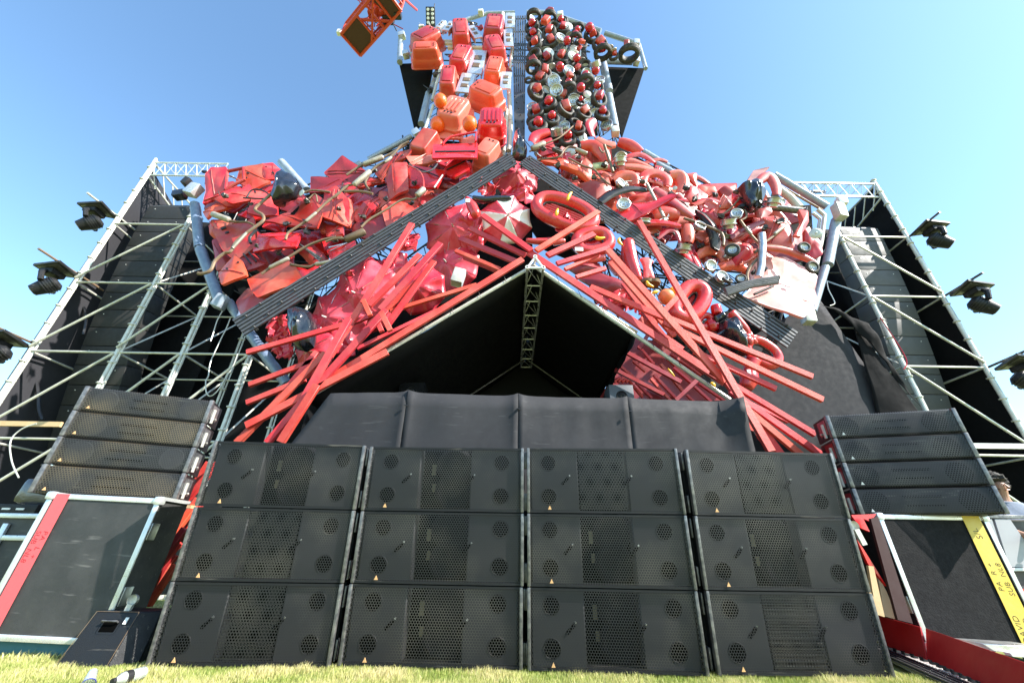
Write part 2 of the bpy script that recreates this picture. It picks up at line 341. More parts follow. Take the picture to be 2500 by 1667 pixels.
def grass(name, x0, x1, y0, y1, n, hmin, hmax, wid, seed, label, keep=None):
    rs = np.random.RandomState(seed)
    x = rs.uniform(x0, x1, n); y = rs.uniform(y0, y1, n)
    if keep is not None:
        k = keep(x, y); x = x[k]; y = y[k]; n = len(x)
    patch = np.array([noise.noise(Vector((a * 2.3, b * 2.3, 1))) for a, b in zip(x, y)])
    p2_ = np.array([noise.noise(Vector((a * 9, b * 9, 4))) for a, b in zip(x, y)]); h = rs.uniform(hmin, hmax, n) * (1 + 0.7 * patch) * (1 + .6 * p2_); a = rs.uniform(0, 2 * PI, n); w = wid * rs.uniform(0.6, 1.3, n)
    lean = rs.uniform(0.1, 0.9, n) * h; la = rs.uniform(0, 2 * PI, n)
    ux, uy = np.cos(a) * w, np.sin(a) * w; lx, ly = np.cos(la) * lean, np.sin(la) * lean
    V = np.zeros((n, 5, 3))
    V[:, 0] = np.stack([x - ux, y - uy, np.full(n, -0.02)], 1); V[:, 1] = np.stack([x + ux, y + uy, np.full(n, -0.02)], 1)
    V[:, 2] = np.stack([x + ux * .7 + lx * .35, y + uy * .7 + ly * .35, h * .6 - .01], 1); V[:, 3] = np.stack([x - ux * .7 + lx * .35, y - uy * .7 + ly * .35, h * .6 - .01], 1)
    V[:, 4] = np.stack([x + lx, y + ly, h], 1)
    k = np.arange(n)[:, None] * 5
    quads = k + np.array([0, 1, 2, 3]); tris = k + np.array([3, 2, 4])
    me = bpy.data.meshes.new(name); me.vertices.add(n * 5); me.vertices.foreach_set('co', V.reshape(-1))
    loops = np.concatenate([quads.reshape(-1), tris.reshape(-1)]); me.loops.add(len(loops)); me.loops.foreach_set('vertex_index', loops.astype(np.int32))
    me.polygons.add(2 * n); st = np.concatenate([np.arange(n) * 4, 4 * n + np.arange(n) * 3]); me.polygons.foreach_set('loop_start', st.astype(np.int32))
    me.update(calc_edges=True)
    tone = np.clip(0.55 + 0.8 * patch + rs.normal(0, 0.28, n), 0, 1)
    at_ = me.attributes.new('tone', 'FLOAT', 'POINT'); at_.data.foreach_set('value', np.repeat(tone, 5).astype(np.float32))
    me.materials.append(GRM)
    o = bpy.data.objects.new(name, me); COL.objects.link(o); tag(o, label, 'grass', None, 'stuff'); return o
MX = [atz(2165, 1612, 0), atz(2290, 1667, 0), atz(2560, 1790, 0)]
def offmat(x, y):
    a, b = MX[0], MX[1]
    side = (b.x - a.x) * (y - a.y) - (b.y - a.y) * (x - a.x)
    return ~((side > 0) & (x > a.x - 0.3))
grass('grass', -5.2, 3.4, 2.95, 3.95, 100000, 0.012, 0.032, 0.0030, 1, 'sunlit yellow green turf in front of the loudspeakers', offmat)
grass('grass', -6.5, -2.4, 3.9, 8.0, 42000, 0.02, 0.045, 0.006, 2, 'shaded and sunlit turf behind the left loudspeakers')

# ================================================================== SUBWOOFER WALL
STICK = mat('faded_sticker', (0.06, 0.045, 0.02), 0.7)
SW, SH, SD = 1.33, 0.55, 0.80
def strip_grille(w, h, bow, edge):
    b = MB(); zs = [0.004, 0.02, 0.06] + [h * k / 6 for k in range(1, 6)] + [h - 0.06, h - 0.02, h - 0.004]; zs.sort()
    vs = []
    for z in zs:
        t = (2 * z / h - 1); y = bow * t * t + (edge if z in (zs[0], zs[-1]) else 0)
        vs += [(-w / 2, y, z), (w / 2, y, z)]
    b.add(vs, [(2 * i, 2 * i + 1, 2 * i + 3, 2 * i + 2) for i in range(len(zs) - 1)]); return b
def make_sub(kind):
    r = thing('subwoofer', 'x', 'loudspeaker', (0, 0, 0))
    MB().box((0, 0.16 + (SD - .16) / 2, SH / 2), (SW - 0.03, SD - .16, SH - 0.008)).build('cabinet', CABM, r, bevel=0.006)
    MB().box((0, 0.155, SH / 2), (0.42, 0.012, SH - .04)).build('cavity_back', PORTM, r)
    for sx, name in ((-1, 'baffle'), (1, 'baffle')):
        x0, x1 = (-0.63, -0.215) if sx < 0 else (0.215, 0.63)
        MB().box(((x0 + x1) / 2, 0.095, SH / 2), (x1 - x0, 0.125, SH - 0.03)).build('baffle', HORNM, r, bevel=0.01)
        for zc in (0.135, 0.42):
            M = Matrix.Translation((sx * 0.475, 0.031, zc))
            MB().lathe([(0.0, 0.0), (0.062, 0.0)], M, 24).build('port', PORTM, r)
            MB().lathe([(0.062, -0.001), (0.064, -0.003), (0.068, -0.003), (0.071, 0.001)], M, 24).build('port_ring', CABM, r)
        st = MB(); st.lathe([(0, -0.012), (0.006, -0.010), (0.008, 0.002)], Matrix.Translation((sx * 0.27 - 0.02, 0.031, 0.31)), 10)
        st.build('bolt', CHROME, r)
        MB().beam((sx * 0.27 - 0.09, 0.029, 0.235), (sx * 0.27 - 0.03, 0.029, 0.295), 0.024, 0.01).build('slot', PORTM, r)
    MB().box((0, 0.05, 0.014), (SW - .05, 0.09, 0.02)).build('bottom_lip', CABM, r)
    MB().box((0, 0.05, SH - 0.014), (SW - .05, 0.09, 0.02)).build('top_lip', CABM, r)
    if kind == 'cone':
        for zc in (0.16, 0.40):
            M = Matrix.Translation((0.06, 0.157, zc))
            MB().lathe([(0.0, -0.02), (0.05, -0.035), (0.06, -0.02), (0.13, -0.045), (0.14, -0.035), (0.15, -0.03), (0.165, -0.001)], M, 24).build('driver_cone', CONEM, r)
        MB().box((-0.12, 0.155, 0.36), (0.035, 0.02, 0.10)).build('warning_sticker', STICK, r); MB().box((-0.11, 0.155, 0.2), (0.03, 0.02, 0.07)).build('warning_sticker', STICK, r)
    else:
        b = MB().add([(-0.205, 0.034, 0.03), (0.205, 0.034, 0.03), (0.205, 0.034, 0.52), (-0.205, 0.034, 0.52)], [(0, 1, 2, 3)])
        b.build('inner_grille', GRILF, r)
        if kind == 'fins':
            for k in range(13):
                MB().box((0, 0.055, 0.05 + k * 0.037), (0.40, 0.03, 0.006)).build('fin', RAILM, r)
    strip_grille(SW - 0.052, SH, 0.006, 0.02).build('grille', GRIL, r)
    for sx in (-1, 1):
        MB().rbox((sx * (SW / 2 - 0.014), 0.012, SH / 2), (0.026, 0.045, SH - 0.006), 0.008).build('edge_rail', RAILM, r)
        MB().rbox((sx * (SW / 2 + 0.008), 0.09, SH - 0.10), (0.014, 0.07, 0.15), 0.004).build('rigging_plate', RAILM, r)
        MB().rbox((sx * (SW / 2 + 0.008), 0.09, 0.09), (0.014, 0.07, 0.14), 0.004).build('rigging_plate', RAILM, r)
        MB().rbox((sx * (SW / 2 + 0.001), 0.45, SH / 2), (0.012, 0.30, 0.14), 0.005).build('handle_recess', BLK, r)
    MB().prism([(-0.485, -0.004, 0.03), (-0.455, -0.004, 0.03), (-0.47, -0.004, 0.062)], (0, -0.004, 0)).build('badge', LOGO, r)
    return r
def kids(o): return [c for c in bpy.data.objects if c.parent == o]
def copy_tree(root, M, label, group=None):
    def rec(o, parent, kids_map):
        c = o.copy(); COL.objects.link(c); c.parent = parent
        for k in kids_map.get(o.name, []): rec(k, c, kids_map)
        return c
    km = {}
    for o in bpy.data.objects:
        if o.parent: km.setdefault(o.parent.name, []).append(o)
    c = rec(root, None, km); c.matrix_world = M; c['label'] = label
    if group: c['group'] = group
    return c
protos = {k: make_sub(k) for k in ('cone', 'grid', 'fins')}
usedp = {}
def place(root, key, M, label, group=None):
    if key not in usedp:
        usedp[key] = 1; root.matrix_world = M; root['label'] = label
        if group: root['group'] = group
        return root
    return copy_tree(root, M, label, group)
LEAN = math.radians(5.0)
subcols = [((-2.65, 3.606), (-1.34, 3.691)), ((-1.286, 3.731), (0.114, 3.692)), ((0.165, 3.68), (1.486, 3.60)), ((1.598, 3.636), (2.935, 3.675))]
kinds = [['cone', 'grid', 'grid'], ['cone', 'cone', 'cone'], ['grid', 'cone', 'cone'], ['grid', 'cone', 'fins']]
rown = ['top', 'middle', 'bottom']; coln = ['first', 'second', 'third', 'fourth']
for ci, ((ax, ay), (bx_, by_)) in enumerate(subcols):
    w = math.hypot(bx_ - ax, by_ - ay); yaw = math.atan2(by_ - ay, bx_ - ax)
    for ri in range(3):
        M = (Matrix.Translation(((ax + bx_) / 2, (ay + by_) / 2, 1.65)) @ Matrix.Rotation(yaw, 4, 'Z') @ Matrix.Rotation(LEAN, 4, 'X')
             @ Matrix.Translation((rnd.uniform(-.006, .006) if ri else 0, 0.004 * ri, -0.55 * (ri + 1))) @ Matrix.Diagonal((w / (SW - 0.025), 1, 1, 1)))
        k = kinds[ci][ri]
        extra = {'cone': 'dark driver cavity', 'grid': 'fine inner mesh behind its grille', 'fins': 'horizontal fins behind its grille'}[k]
        place(protos[k], k, M, 'subwoofer with %s, %s of the %s stack from the left' % (extra, rown[ri], coln[ci]), 'subwoofers stacked in a wall on the grass')

# ================================================================== SMALL LINE ARRAYS ON CASES
AW, AH, AD = 1.2, 0.272, 0.42
def make_array(gm, side):
    r = thing('line_array_speaker', 'x', 'loudspeaker', (0, 0, 0))
    MB().prism([(-AW / 2 + .02, 0.05, 0.003), (AW / 2 - .02, 0.05, 0.003), (AW / 2 - 0.16, AD, 0.03), (-AW / 2 + 0.16, AD, 0.03)], (0, 0, AH - 0.01)).build('cabinet', CABM, r, bevel=0.005)
    strip_grille(AW - 0.075, AH, 0.004, 0.02).build('grille', gm, r)
    for sx in (-1, 1):
        MB().lathe([(0.0, -0.01), (0.03, -0.02), (0.09, -0.003), (0.105, -0.006), (0.115, 0.0)], Matrix.Translation((sx * 0.40, 0.05, AH / 2)), 24).build('driver_cone', HORNM if side < 0 else CONEM, r)
        MB().rbox((sx * (AW / 2 - 0.02), 0.02, AH / 2), (0.04, 0.06, AH - 0.006), 0.01).build('edge_rail', RAILM, r)
        MB().box((sx * (AW / 2 - 0.012), 0.22, AH / 2), (0.014, 0.34, AH - .02)).build('side_panel', CABM, r)
        MB().box((sx * (AW / 2 + 0.002), 0.15, AH / 2 + .01), (0.012, 0.17, AH * 0.62), Matrix.Rotation(-sx * 0.1, 3, 'Z')).build('side_bracket', REDD if side > 0 else RAILM, r)
        MB().box((sx * (AW / 2 + 0.012), 0.12, AH / 2 - 0.03), (0.02, 0.03, 0.16)).build('rigging_link', GALV, r)
        MB().tube([(sx * (AW / 2 + 0.01), 0.17, AH * .3), (sx * (AW / 2 + 0.04), 0.17, AH * .3)], 0.014, 8).build('rigging_pin', CHROME, r)
    for zc in (0.09, 0.18): MB().box((0, 0.045, zc), (0.32, 0.03, 0.02)).build('horn_slot', PORTM, r)
    MB().prism([(-0.50, -0.006, 0.03), (-0.47, -0.006, 0.03), (-0.485, -0.006, 0.06)], (0, -0.004, 0)).build('badge', LOGO if side < 0 else STEELW, r)
    return r
for side, (ax, ay), (bx_, by_), z0, z1, gm, nm in ((-1, (-4.63, 4.09), (-3.50, 4.50), 1.235, 2.335, GRILA, 'left'), (1, (3.78, 4.62), (5.00, 4.27), 1.215, 2.32, GRILB, 'right')):
    p = make_array(gm, side); yaw = math.atan2(by_ - ay, bx_ - ax); w = math.hypot(bx_ - ax, by_ - ay)
    for k in range(4):
        M = Matrix.Translation(((ax + bx_) / 2, (ay + by_) / 2, z0 + (z1 - z0) * (3 - k) / 4)) @ Matrix.Rotation(yaw, 4, 'Z') @ Matrix.Rotation(math.radians(0.6 * (1.5 - k)), 4, 'X') @ Matrix.Diagonal((w / AW, 1, (z1 - z0) / 4 / AH, 1))
        place(p, 'arr%d' % side, M, 'low line array loudspeaker, %s of four above the %s taped case' % (['topmost', 'second', 'third', 'lowest'][k], 'red' if side < 0 else 'yellow'), 'small line array boxes stacked on cases')

# ================================================================== FLIGHT CASES
def text(body, M, size, m, parent, extr=0.0006, shear=0.15, sp=1.0):
    cu = bpy.data.curves.new('lettering', 'FONT'); cu.body = body; cu.size = size; cu.extrude = extr; cu.shear = shear; cu.space_character = sp
    cu.resolution_u = 3; cu.materials.append(m); cu.offset = -0.0015
    o = bpy.data.objects.new('tmp', cu); COL.objects.link(o); bpy.context.view_layer.update()
    me = bpy.data.meshes.new_from_object(o); bpy.data.objects.remove(o); me.materials.clear(); me.materials.append(m)
    o = bpy.data.objects.new('lettering', me); COL.objects.link(o); o.parent = parent; o.matrix_local = M; return o
CW = Matrix(((0, 1, 0, 0), (0, 0, -1, 0), (-1, 0, 0, 0), (0, 0, 0, 1)))
CCW = Matrix(((0, -1, 0, 0), (0, 0, -1, 0), (1, 0, 0, 0), (0, 0, 0, 1)))
def edge_frame(r, x0, x1, z0, z1, y0, y1, w, m):
    for z in (z0, z1):
        MB().rbox(((x0 + x1) / 2, y0, z + (w / 2 if z == z0 else -w / 2)), (x1 - x0, 0.012, w), 0.004).build('edge_trim', m, r)
    for x in (x0, x1):
        MB().rbox((x + (w / 2 if x == x0 else -w / 2), y0 - 0.002, (z0 + z1) / 2), (w, 0.012, z1 - z0), 0.004).build('edge_trim', m, r)
        for z in (z0, z1):
            MB().rbox((x + (.02 if x == x0 else -.02), y0 + 0.01, z + (.02 if z == z0 else -.02)), (0.075, 0.07, 0.075), 0.022).build('ball_corner', m, r)
            MB().beam((x, y0, z), (x, y1, z), 0.03, 0.03, Vector((0, 0, 1))).build('edge_trim', m, r)
def flight_case(name, label, cx, cy, yaw, roll, w, h, d, z0, body, tape, tx0, tx1, cat='flight case'):
    r = thing(name, label, cat, (0, 0, 0))
    MB().box((0, d / 2, h / 2), (w - .01, d, h - .01)).build('body', body, r, bevel=0.004)
    edge_frame(r, -w / 2, w / 2, 0, h, -0.004, d, 0.045, ALU)
    tp = None
    if tape: tp = MB().box(((tx0 + tx1) / 2, -0.0105, h / 2), (tx1 - tx0, 0.003, h - 0.004)).build('tape_strip', tape, r)
    for sx in (-1, 1):
        for zc in (0.3, 0.75):
            MB().rbox((sx * (w / 2 + 0.004), 0.05, h * zc), (0.012, 0.09, 0.14), 0.004).build('latch', CHROME, r)
        for yy in (0.12, d - 0.12):
            MB().tube([(sx * (w / 2 - .12) - .02, yy, -0.05), (sx * (w / 2 - .12) + .02, yy, -0.05)], 0.048, 14).build('castor', BLK, r)
    M = Matrix.Translation((cx, cy, z0)) @ Matrix.Rotation(yaw, 4, 'Z') @ Matrix.Rotation(roll, 4, 'Y')
    r.matrix_world = M
    return r, tp
cl, tpl = flight_case('flight_case', 'tall scuffed black flight case with red tape strip, under the left line array', -3.80, 4.0, math.radians(1), math.radians(1.6), 1.04, 1.11, 0.36, 0.10, CASEM, TAPER, -0.455, -0.33)
text('PA  L +', Matrix.Translation((-0.385, -0.0135, 0.80)) @ CW, 0.062, INKR, tpl, sp=1.15)
text('SUB  NL8', Matrix.Translation((-0.445, -0.0135, 0.80)) @ CW, 0.062, INKR, tpl, sp=1.0)
cr_, tpr = flight_case('flight_case', 'black carpeted flight case with yellow tape strip, under the right line array', 4.465, 4.55, math.radians(-1), 0, 1.13, 1.15, 0.6, 0.07, CASEC, TAPEY, 0.31, 0.487)
text('PA  R +', Matrix.Translation((0.385, -0.0135, 0.47)) @ CCW, 0.07, INKB, tpr, sp=1.1)
text('SUB  NL8', Matrix.Translation((0.465, -0.0135, 0.43)) @ CCW, 0.07, INKB, tpr)
text('DAVID', Matrix.Translation((0.385, -0.0135, 0.05)) @ CCW, 0.075, INKB, tpr)
text('FIELD', Matrix.Translation((0.465, -0.0135, 0.09)) @ CCW, 0.068, INKB, tpr)
text('S/L', Matrix.Translation((0.425, -0.0135, 0.93)) @ CCW @ Matrix.Rotation(0.2, 4, 'Z'), 0.085, INKB, tpr)

# wedge shaped box in front of the left case
a = at(283, 1512, 3.85); r = thing('wedge_box', 'small scuffed black wedge shaped box with handle on grass beside case', 'speaker box', (a.x, 3.85, 0))
w, h = 0.40, 0.33
prof = [(-w / 2, 3.80, 0), (w / 2, 3.80, 0), (w / 2 - .0, 3.95, h), (-w / 2, 3.95, h)]
b = MB(); F_ = [(-w / 2 - .04, 3.76, 0), (w / 2 - .06, 3.76, 0), (w / 2 - .06, 3.88, h), (-w / 2, 3.88, h)]
side_ = [(w / 2 + .07, 3.90, 0), (w / 2 + .05, 3.98, h)]; back = [(-w / 2, 4.15, 0), (w / 2 + .07, 4.15, 0), (w / 2 + .05, 4.15, h), (-w / 2, 4.15, h)]
pts = F_ + side_ + back; pts = [(p[0] + a.x, p[1], p[2]) for p in pts]
b.add(pts, [(0, 1, 2, 3), (1, 4, 5, 2), (4, 7, 8, 5), (7, 6, 9, 8), (6, 0, 3, 9), (3, 2, 5, 8, 9), (0, 6, 7, 4, 1)])
b.build('body', CABM, r, bevel=0.008)
MB().rbox((a.x - 0.03, 3.853, h * 0.70), (0.15, 0.02, 0.10), 0.02, Matrix.Rotation(-0.35, 3, 'X')).build('handle_cup', PORTM, r)
MB().tube([(a.x - .09, 3.845, h * .80), (a.x - .085, 3.83, h * .83), (a.x + .025, 3.83, h * .83), (a.x + .03, 3.845, h * .80)], 0.007, 6).build('handle_bar', RAILM, r)
MB().box((a.x + .08, 3.852, h * .83), (0.025, 0.004, 0.045), Matrix.Rotation(-0.35, 3, 'X')).build('white_label', WHITE, r)
for s_ in ((F_[0], F_[3]), (F_[1], F_[2]), (F_[3], F_[2])):
    p, q_ = [Vector((v[0] + a.x, v[1] - .002, v[2])) for v in s_]
    MB().tube([p, q_], 0.0018, 5).build('worn_edge', RUSTP, r)
# pin-jointed steel link leaning between case and box
for (x0, y0, x1, y1, lab) in ((325, 1464, 296, 1520, 'pale steel rigging link standing beside the wedge shaped box'), (2085, 1283, 2110, 1330, 'small steel rigging link hanging behind the right subwoofer stack')):
    p0 = at(x0, y0, 3.95); p1 = at(x1, y1, 3.95); d = (p1 - p0).normalized(); n_ = Vector((0, -1, 0)); t = d.cross(n_)
    M = Matrix((t, n_, d)).transposed().to_4x4(); M.translation = p0
    r = thing('rigging_link', lab, 'steel link', p0)
    MB().lathe([(0.0, -0.02), (0.034, -0.02), (0.04, -0.012), (0.04, 0.012)], M, 20).build('link_head', GALV, r)
    MB().beam(p0 + d * 0.03, p1, 0.045, 0.025).build('link_arm', GALV, r)
    MB().lathe([(0.0, -0.026), (0.012, -0.026), (0.014, -0.02)], M, 12).build('pin', CHROME, r)
# bottle and cup
p0 = atz(276, 1662, 0.04); p1 = atz(352, 1640, 0.045)
r = thing('plastic_bottle', 'empty clear plastic bottle with dark label lying on the grass', 'bottle', p0)
d = (p1 - p0); MB().tube([p0, p0 + d * .08, p0 + d * .2, p0 + d * .3, p0 + d * .95, p1], [0.014, 0.014, 0.03, 0.036, 0.036, 0.03], 16).build('bottle_body', BOTT, r)
MB().tube([p0 + d * .32, p0 + d * .52], 0.0375, 16).build('label_band', BLK, r); MB().tube([p0 - d * .04, p0 + d * .05], 0.017, 12).build('cap', BLK, r)
c0 = atz(218, 1662, 0.03); r = thing('plastic_cup', 'crushed clear plastic cup with blue rim lying on the grass', 'cup', c0)
M = Matrix.Translation(c0) @ Matrix.Rotation(0.7, 4, 'Z') @ Matrix.Rotation(0.5, 4, 'X')
MB().lathe([(0.0, 0.075), (0.024, 0.075), (0.036, -0.02), (0.034, -0.02), (0.022, 0.07), (0.0, 0.07)], M, 20).build('cup_wall', BOTT, r)
MB().lathe([(0.034, -0.020), (0.038, -0.022), (0.038, -0.026), (0.034, -0.026)], M, 20, True).build('rim', mat('blue_rim', (0.05, 0.06, 0.3), 0.3), r)

# right corner: dimpled mat, cable ramps with red lids
MATG = mat('dimpled_mat', (0.30, 0.30, 0.29), 0.55, bump=0.2)
poly = [atz(2150, 1600, 0), atz(2330, 1690, 0), atz(2600, 1800, 0), atz(2900, 1800, 0), atz(2420, 1590, 0), atz(2180, 1540, 0)]
r = MB().prism([(p.x, p.y, -0.01) for p in poly], (0, 0, 0.018)).build('ground_mat', MATG); tag(r, 'grey dimpled ground mat at the edge of the grass, right corner', 'ground mat')
b = MB(); dx = (MX[1] - MX[0]).normalized(); nx = Vector((-dx.y, dx.x, 0))
for i in range(-2, 26):
    for j in range(0, 6):
        p = MX[0] + dx * (i * 0.045 + (j % 2) * .022) + nx * (0.035 + j * 0.042)
        b.rbox((p.x, p.y, 0.010), (0.026, 0.012, 0.007), 0.003, seg=1)
st = b.build('mat_dimples', MATG, None, origin=(MX[0].x, MX[0].y, 0.01)); st.parent = r; st.location = st.location - r.location; st['kind'] = 'stuff'
def ramp(p_tl, p_bl, p_tr, p_br, lab, m):
    """a red lid standing open on a toothed black base"""
    A, B_, C_, D_ = p_bl, p_tl, p_tr, p_br
    r = thing('cable_ramp', lab, 'cable ramp', A)
    n_ = (D_ - A).cross(B_ - A).normalized() * 0.012
    MB().prism([A, D_, C_, B_], n_).build('lid', m, r, bevel=0.002)
    k = max(2, int((D_ - A).length / 0.11))
    for i in range(k):
        p = A + (D_ - A) * ((i + .5) / k)
        MB().box(p + Vector((0, 0, -0.004)), (0.05, 0.035, 0.03), Matrix.Rotation(math.atan2((D_ - A).y, (D_ - A).x), 3, 'Z')).build('hinge_tooth', BLK, r)
    return r
def gz(reg, x, y, z): return atz(*q(reg, x, y), z)
REDL = mat('red_ramp_lid', (0.42, 0.010, 0.012), 0.45, bump=0.05, bscale=10, tint=(0.5, 0.02, 0.02), tscale=2)
for (bl, br_, tl, tr_, lab) in (((350, 1030), (975, 1235), (215, 585), (880, 765), 'short red cable ramp lid standing open against the subwoofers'),
                          ((985, 1235), (2700, 1990), (962, 790), (2700, 1390), 'long red cable ramp lid standing open below the carpeted case')):
    A = gz('T', *bl, 0.05); D_ = gz('T', *br_, 0.05)
    B_ = at(*q('T', *tl), A.y + 0.06); C_ = at(*q('T', *tr_), D_.y + 0.05)
    ramp(B_, A, C_, D_, lab, REDL)
A = gz('T', 300, 1060, 0.02); D_ = gz('T', 2700, 2060, 0.02); dd = (D_ - A).normalized(); nn = Vector((dd.y, -dd.x, 0))
r = thing('cable_ramp', 'black ribbed rubber cable ramp running along the red lids', 'cable ramp', A)
for k in range(4): MB().beam(A + nn * (0.04 + 0.035 * k) + Vector((0, 0, .012)), D_ + nn * (0.04 + .035 * k) + Vector((0, 0, .012)), 0.024, 0.03 - .005 * k, Vector((0, 0, 1))).build('rib', BLK, r)
MB().beam(A + nn * .09, D_ + nn * .09, 0.17, 0.014, Vector((0, 0, 1))).build('base', BLK, r)

# ================================================================== SCAFFOLD TOWERS
YF, YB = 8.3, 9.9
LEVELS = [0.75, 2.75, 4.76, 6.72, 8.72]
def leg(parent, x, y, z1, fat=0.042):
    b = MB(); b.tube([(x, y, 0), (x, y, z1)], fat, 8); b.tube([(x + 0.07, y + .02, 0), (x + 0.07, y + .02, z1 - .1)], fat * .62, 6)
    o = b.build('leg', GALV, parent)
    c = MB(); z = 0.5
    while z < z1:
        c.lathe([(0.03, 0.012), (0.075, 0.012), (0.075, -0.012), (0.03, -0.012)], Matrix.Translation((x, y, z)) @ Matrix.Rotation(PI / 2, 4, 'X'), 8, True)
        c.box((x + .05, y + .01, z + .02), (0.09, 0.05, 0.03)); z += 0.5
    c.build('couplers', GALV, o)['kind'] = 'stuff'
    return o
def tubeobj(name, parent, a, b_, r=0.026, m=GALV):
    o = MB().tube([a, b_], r, 7).build(name, m, parent)
    return o
def tower(side, legs, tops, name):
    zt = tops[0]
    r = thing('scaffold_tower', name, 'scaffold', (legs[0], YF, 0))
    for x, t in zip(legs, tops): leg(r, x, YF, t)
    for x in legs: leg(r, x, YB, min(zt - .6, 11.2) if x == legs[0] else 9.2, 0.03)
    for i in range(len(legs) - 1):
        xa, xb = legs[i], legs[i + 1]
        for k, z in enumerate(LEVELS):
            if z > max(tops[i + 1], 3) + .1: continue
            tubeobj('ledger', r, (xa, YF, z), (xb, YF, z)); tubeobj('ledger', r, (xa, YB, z), (xb, YB, z), 0.022)
            if k + 1 < len(LEVELS) and z + 1.9 < tops[i + 1] + 1.2:
                zz = min(LEVELS[k + 1], tops[i + 1] + .3)
                tubeobj('diagonal_brace', r, (xa, YF - .06, z + .1), (xb, YF - .06, zz - .05), 0.028)
    for i, x in enumerate(legs):
        for k, z in enumerate(LEVELS):
            if z > tops[i]: continue
            tubeobj('transom', r, (x, YF, z), (x, YB, z), 0.024)
            if k + 1 < len(LEVELS) and i > 0 and LEVELS[k + 1] <= tops[i] + 2:
                tubeobj('diagonal_brace', r, (x, YF, z), (x, YB, LEVELS[k + 1]), 0.02)
    return r
TL_ = tower(-1, [-11.13, -9.12, -7.62, -6.06], [11.42, 9.3, 6.9, 4.8], 'galvanised scaffold tower holding lamps and loudspeakers left of the scrap figure')
TR_ = tower(1, [10.92, 9.05], [11.05, 9.0], 'galvanised scaffold tower holding lamps and loudspeakers right of the scrap figure')
# short working boards and a white beam low on the towers
for (x0, y0, x1, y1, Y, lab, wd) in ((-30, 1033, 150, 1036, 8.0, 'pale timber board across the left scaffold above the small loudspeakers', .10),
                                  (2375, 1088, 2540, 1090, 8.0, 'white painted board across the right scaffold behind the small loudspeakers', .10)):
    o = MB().beam(at(x0, y0, Y), at(x1, y1, Y), wd, .05).build('scaffold_board', WOOD if x0 < 0 else WHITE); tag(o, lab, 'board')
# ladder trusses across the tower tops
def truss_run(parent, a, b_, off1, off2, r=0.03, n=10, m=GALV):
    a = Vector(a); b_ = Vector(b_)
    for o_ in (Vector(), off1, off2): tubeobj('chord', parent, a + o_, b_ + o_, r, m)
    L_ = MB()
    for i in range(n):
        p = a.lerp(b_, i / n); q_ = a.lerp(b_, (i + .5) / n); s_ = a.lerp(b_, (i + 1) / n)
        for o_, o2 in ((Vector(), off1), (Vector(), off2), (off1, off2)):
            L_.tube([p + o_, q_ + o2], r * .4, 5, False); L_.tube([q_ + o2, s_ + o_], r * .4, 5, False)
    o = L_.build('lacing', m, parent); return o
for side, x0, x1, zt, lab in ((-1, -11.1, at(560, 395, YF).x, 11.25, 'aluminium truss across the top of the left tower'), (1, 10.9, at(1925, 440, YF).x, 10.85, 'aluminium truss across the top of the right tower')):
    r = thing('roof_truss', lab, 'truss', (x0, YF, zt))
    truss_run(r, (x0, YF, zt), (x1, YF, zt), Vector((0, 0.35, -0.15)), Vector((0, 0.05, -0.5)), 0.03, 7, ALU)
    tubeobj('top_rail', r, (x0, YF, zt - .05), (x0, YB + .3, zt - .05), .03); tubeobj('top_rail', r, (x0, YF, zt - .55), (x0, YB + .3, zt - .9), .03)
    for k in range(4):
        y = YF + .4 * k; tubeobj('strut', r, (x0, y, zt - .1), (x0, y + .4, zt - .7), .018)
    MB().box((x0 + (-side) * -1.7 * -1 if False else x0 - side * 1.75, YF + .1, zt - .25), (.5, .06, .06)).build('lamp_clamp', BLK, r)
    fin = MB().prism([(x0 - side * 2.85, YF + .3, zt + .1), (x0 - side * 2.55, YF + .3, zt - 1.3), (x0 - side * 3.6, YF + .3, zt - 1.4)], (0, .04, 0)).build('cloth_corner', CLOTH, r)

# ------------------------------------------------------------------ stage cloth (real folded sheets)
def cloth_quad(name, label, P, m, nu=24, nv=24, amp=0.04, freq=1.6, seed=0, cat='stage cloth', folds=(1, 0.15), thick=0.0):
    """P: four corners (tl, tr, br, bl)"""
    tl, tr, br, bl = [Vector(p) for p in P]; n_ = (tr - tl).cross(bl - tl).normalized(); vs = []
    for j in range(nv + 1):
        for i in range(nu + 1):
            u, v = i / nu, j / nv; p = tl.lerp(tr, u).lerp(bl.lerp(br, u), v)
            d = noise.noise(Vector((p.x * freq * folds[0] + seed, p.y * freq * folds[0], p.z * freq * folds[1] + seed)))
            d += 0.35 * noise.noise(Vector((p.x * freq * 3 + seed, p.y * 3, p.z * freq * 1.5)))
            vs.append(p + n_ * d * amp)
    b = MB().add(vs, [(j * (nu + 1) + i, (j + 1) * (nu + 1) + i, (j + 1) * (nu + 1) + i + 1, j * (nu + 1) + i + 1) for j in range(nv) for i in range(nu)])
    o = b.build(name, m); tag(o, label, cat); o.modifiers.new('solid', 'SOLIDIFY').thickness = 0.006; return o
cloth_quad('side_cloth', 'dark cloth stretched up the outer side of the left scaffold tower', [(-11.28, YF + .06, 11.2), (-11.28, YB + .2, 10.6), (-11.28, YB + .2, 0.3), (-11.28, YF + .06, 0.3)], SCREEN, amp=0.03)
cloth_quad('side_cloth', 'black cloth stretched up the outer side of the right scaffold tower', [(11.08, YF + .06, 11.0), (11.08, YB + .2, 10.9), (11.08, YB + .2, 0.3), (11.08, YF + .06, 0.3)], CLOTH, amp=0.03)
cloth_quad('back_cloth', 'black cloth behind the hanging speakers in the left tower', [(-11.2, 10.25, 10.7), (-8.7, 10.25, 10.7), (-8.7, 10.25, 0.3), (-11.2, 10.25, 0.3)], CLOTH, amp=0.08)
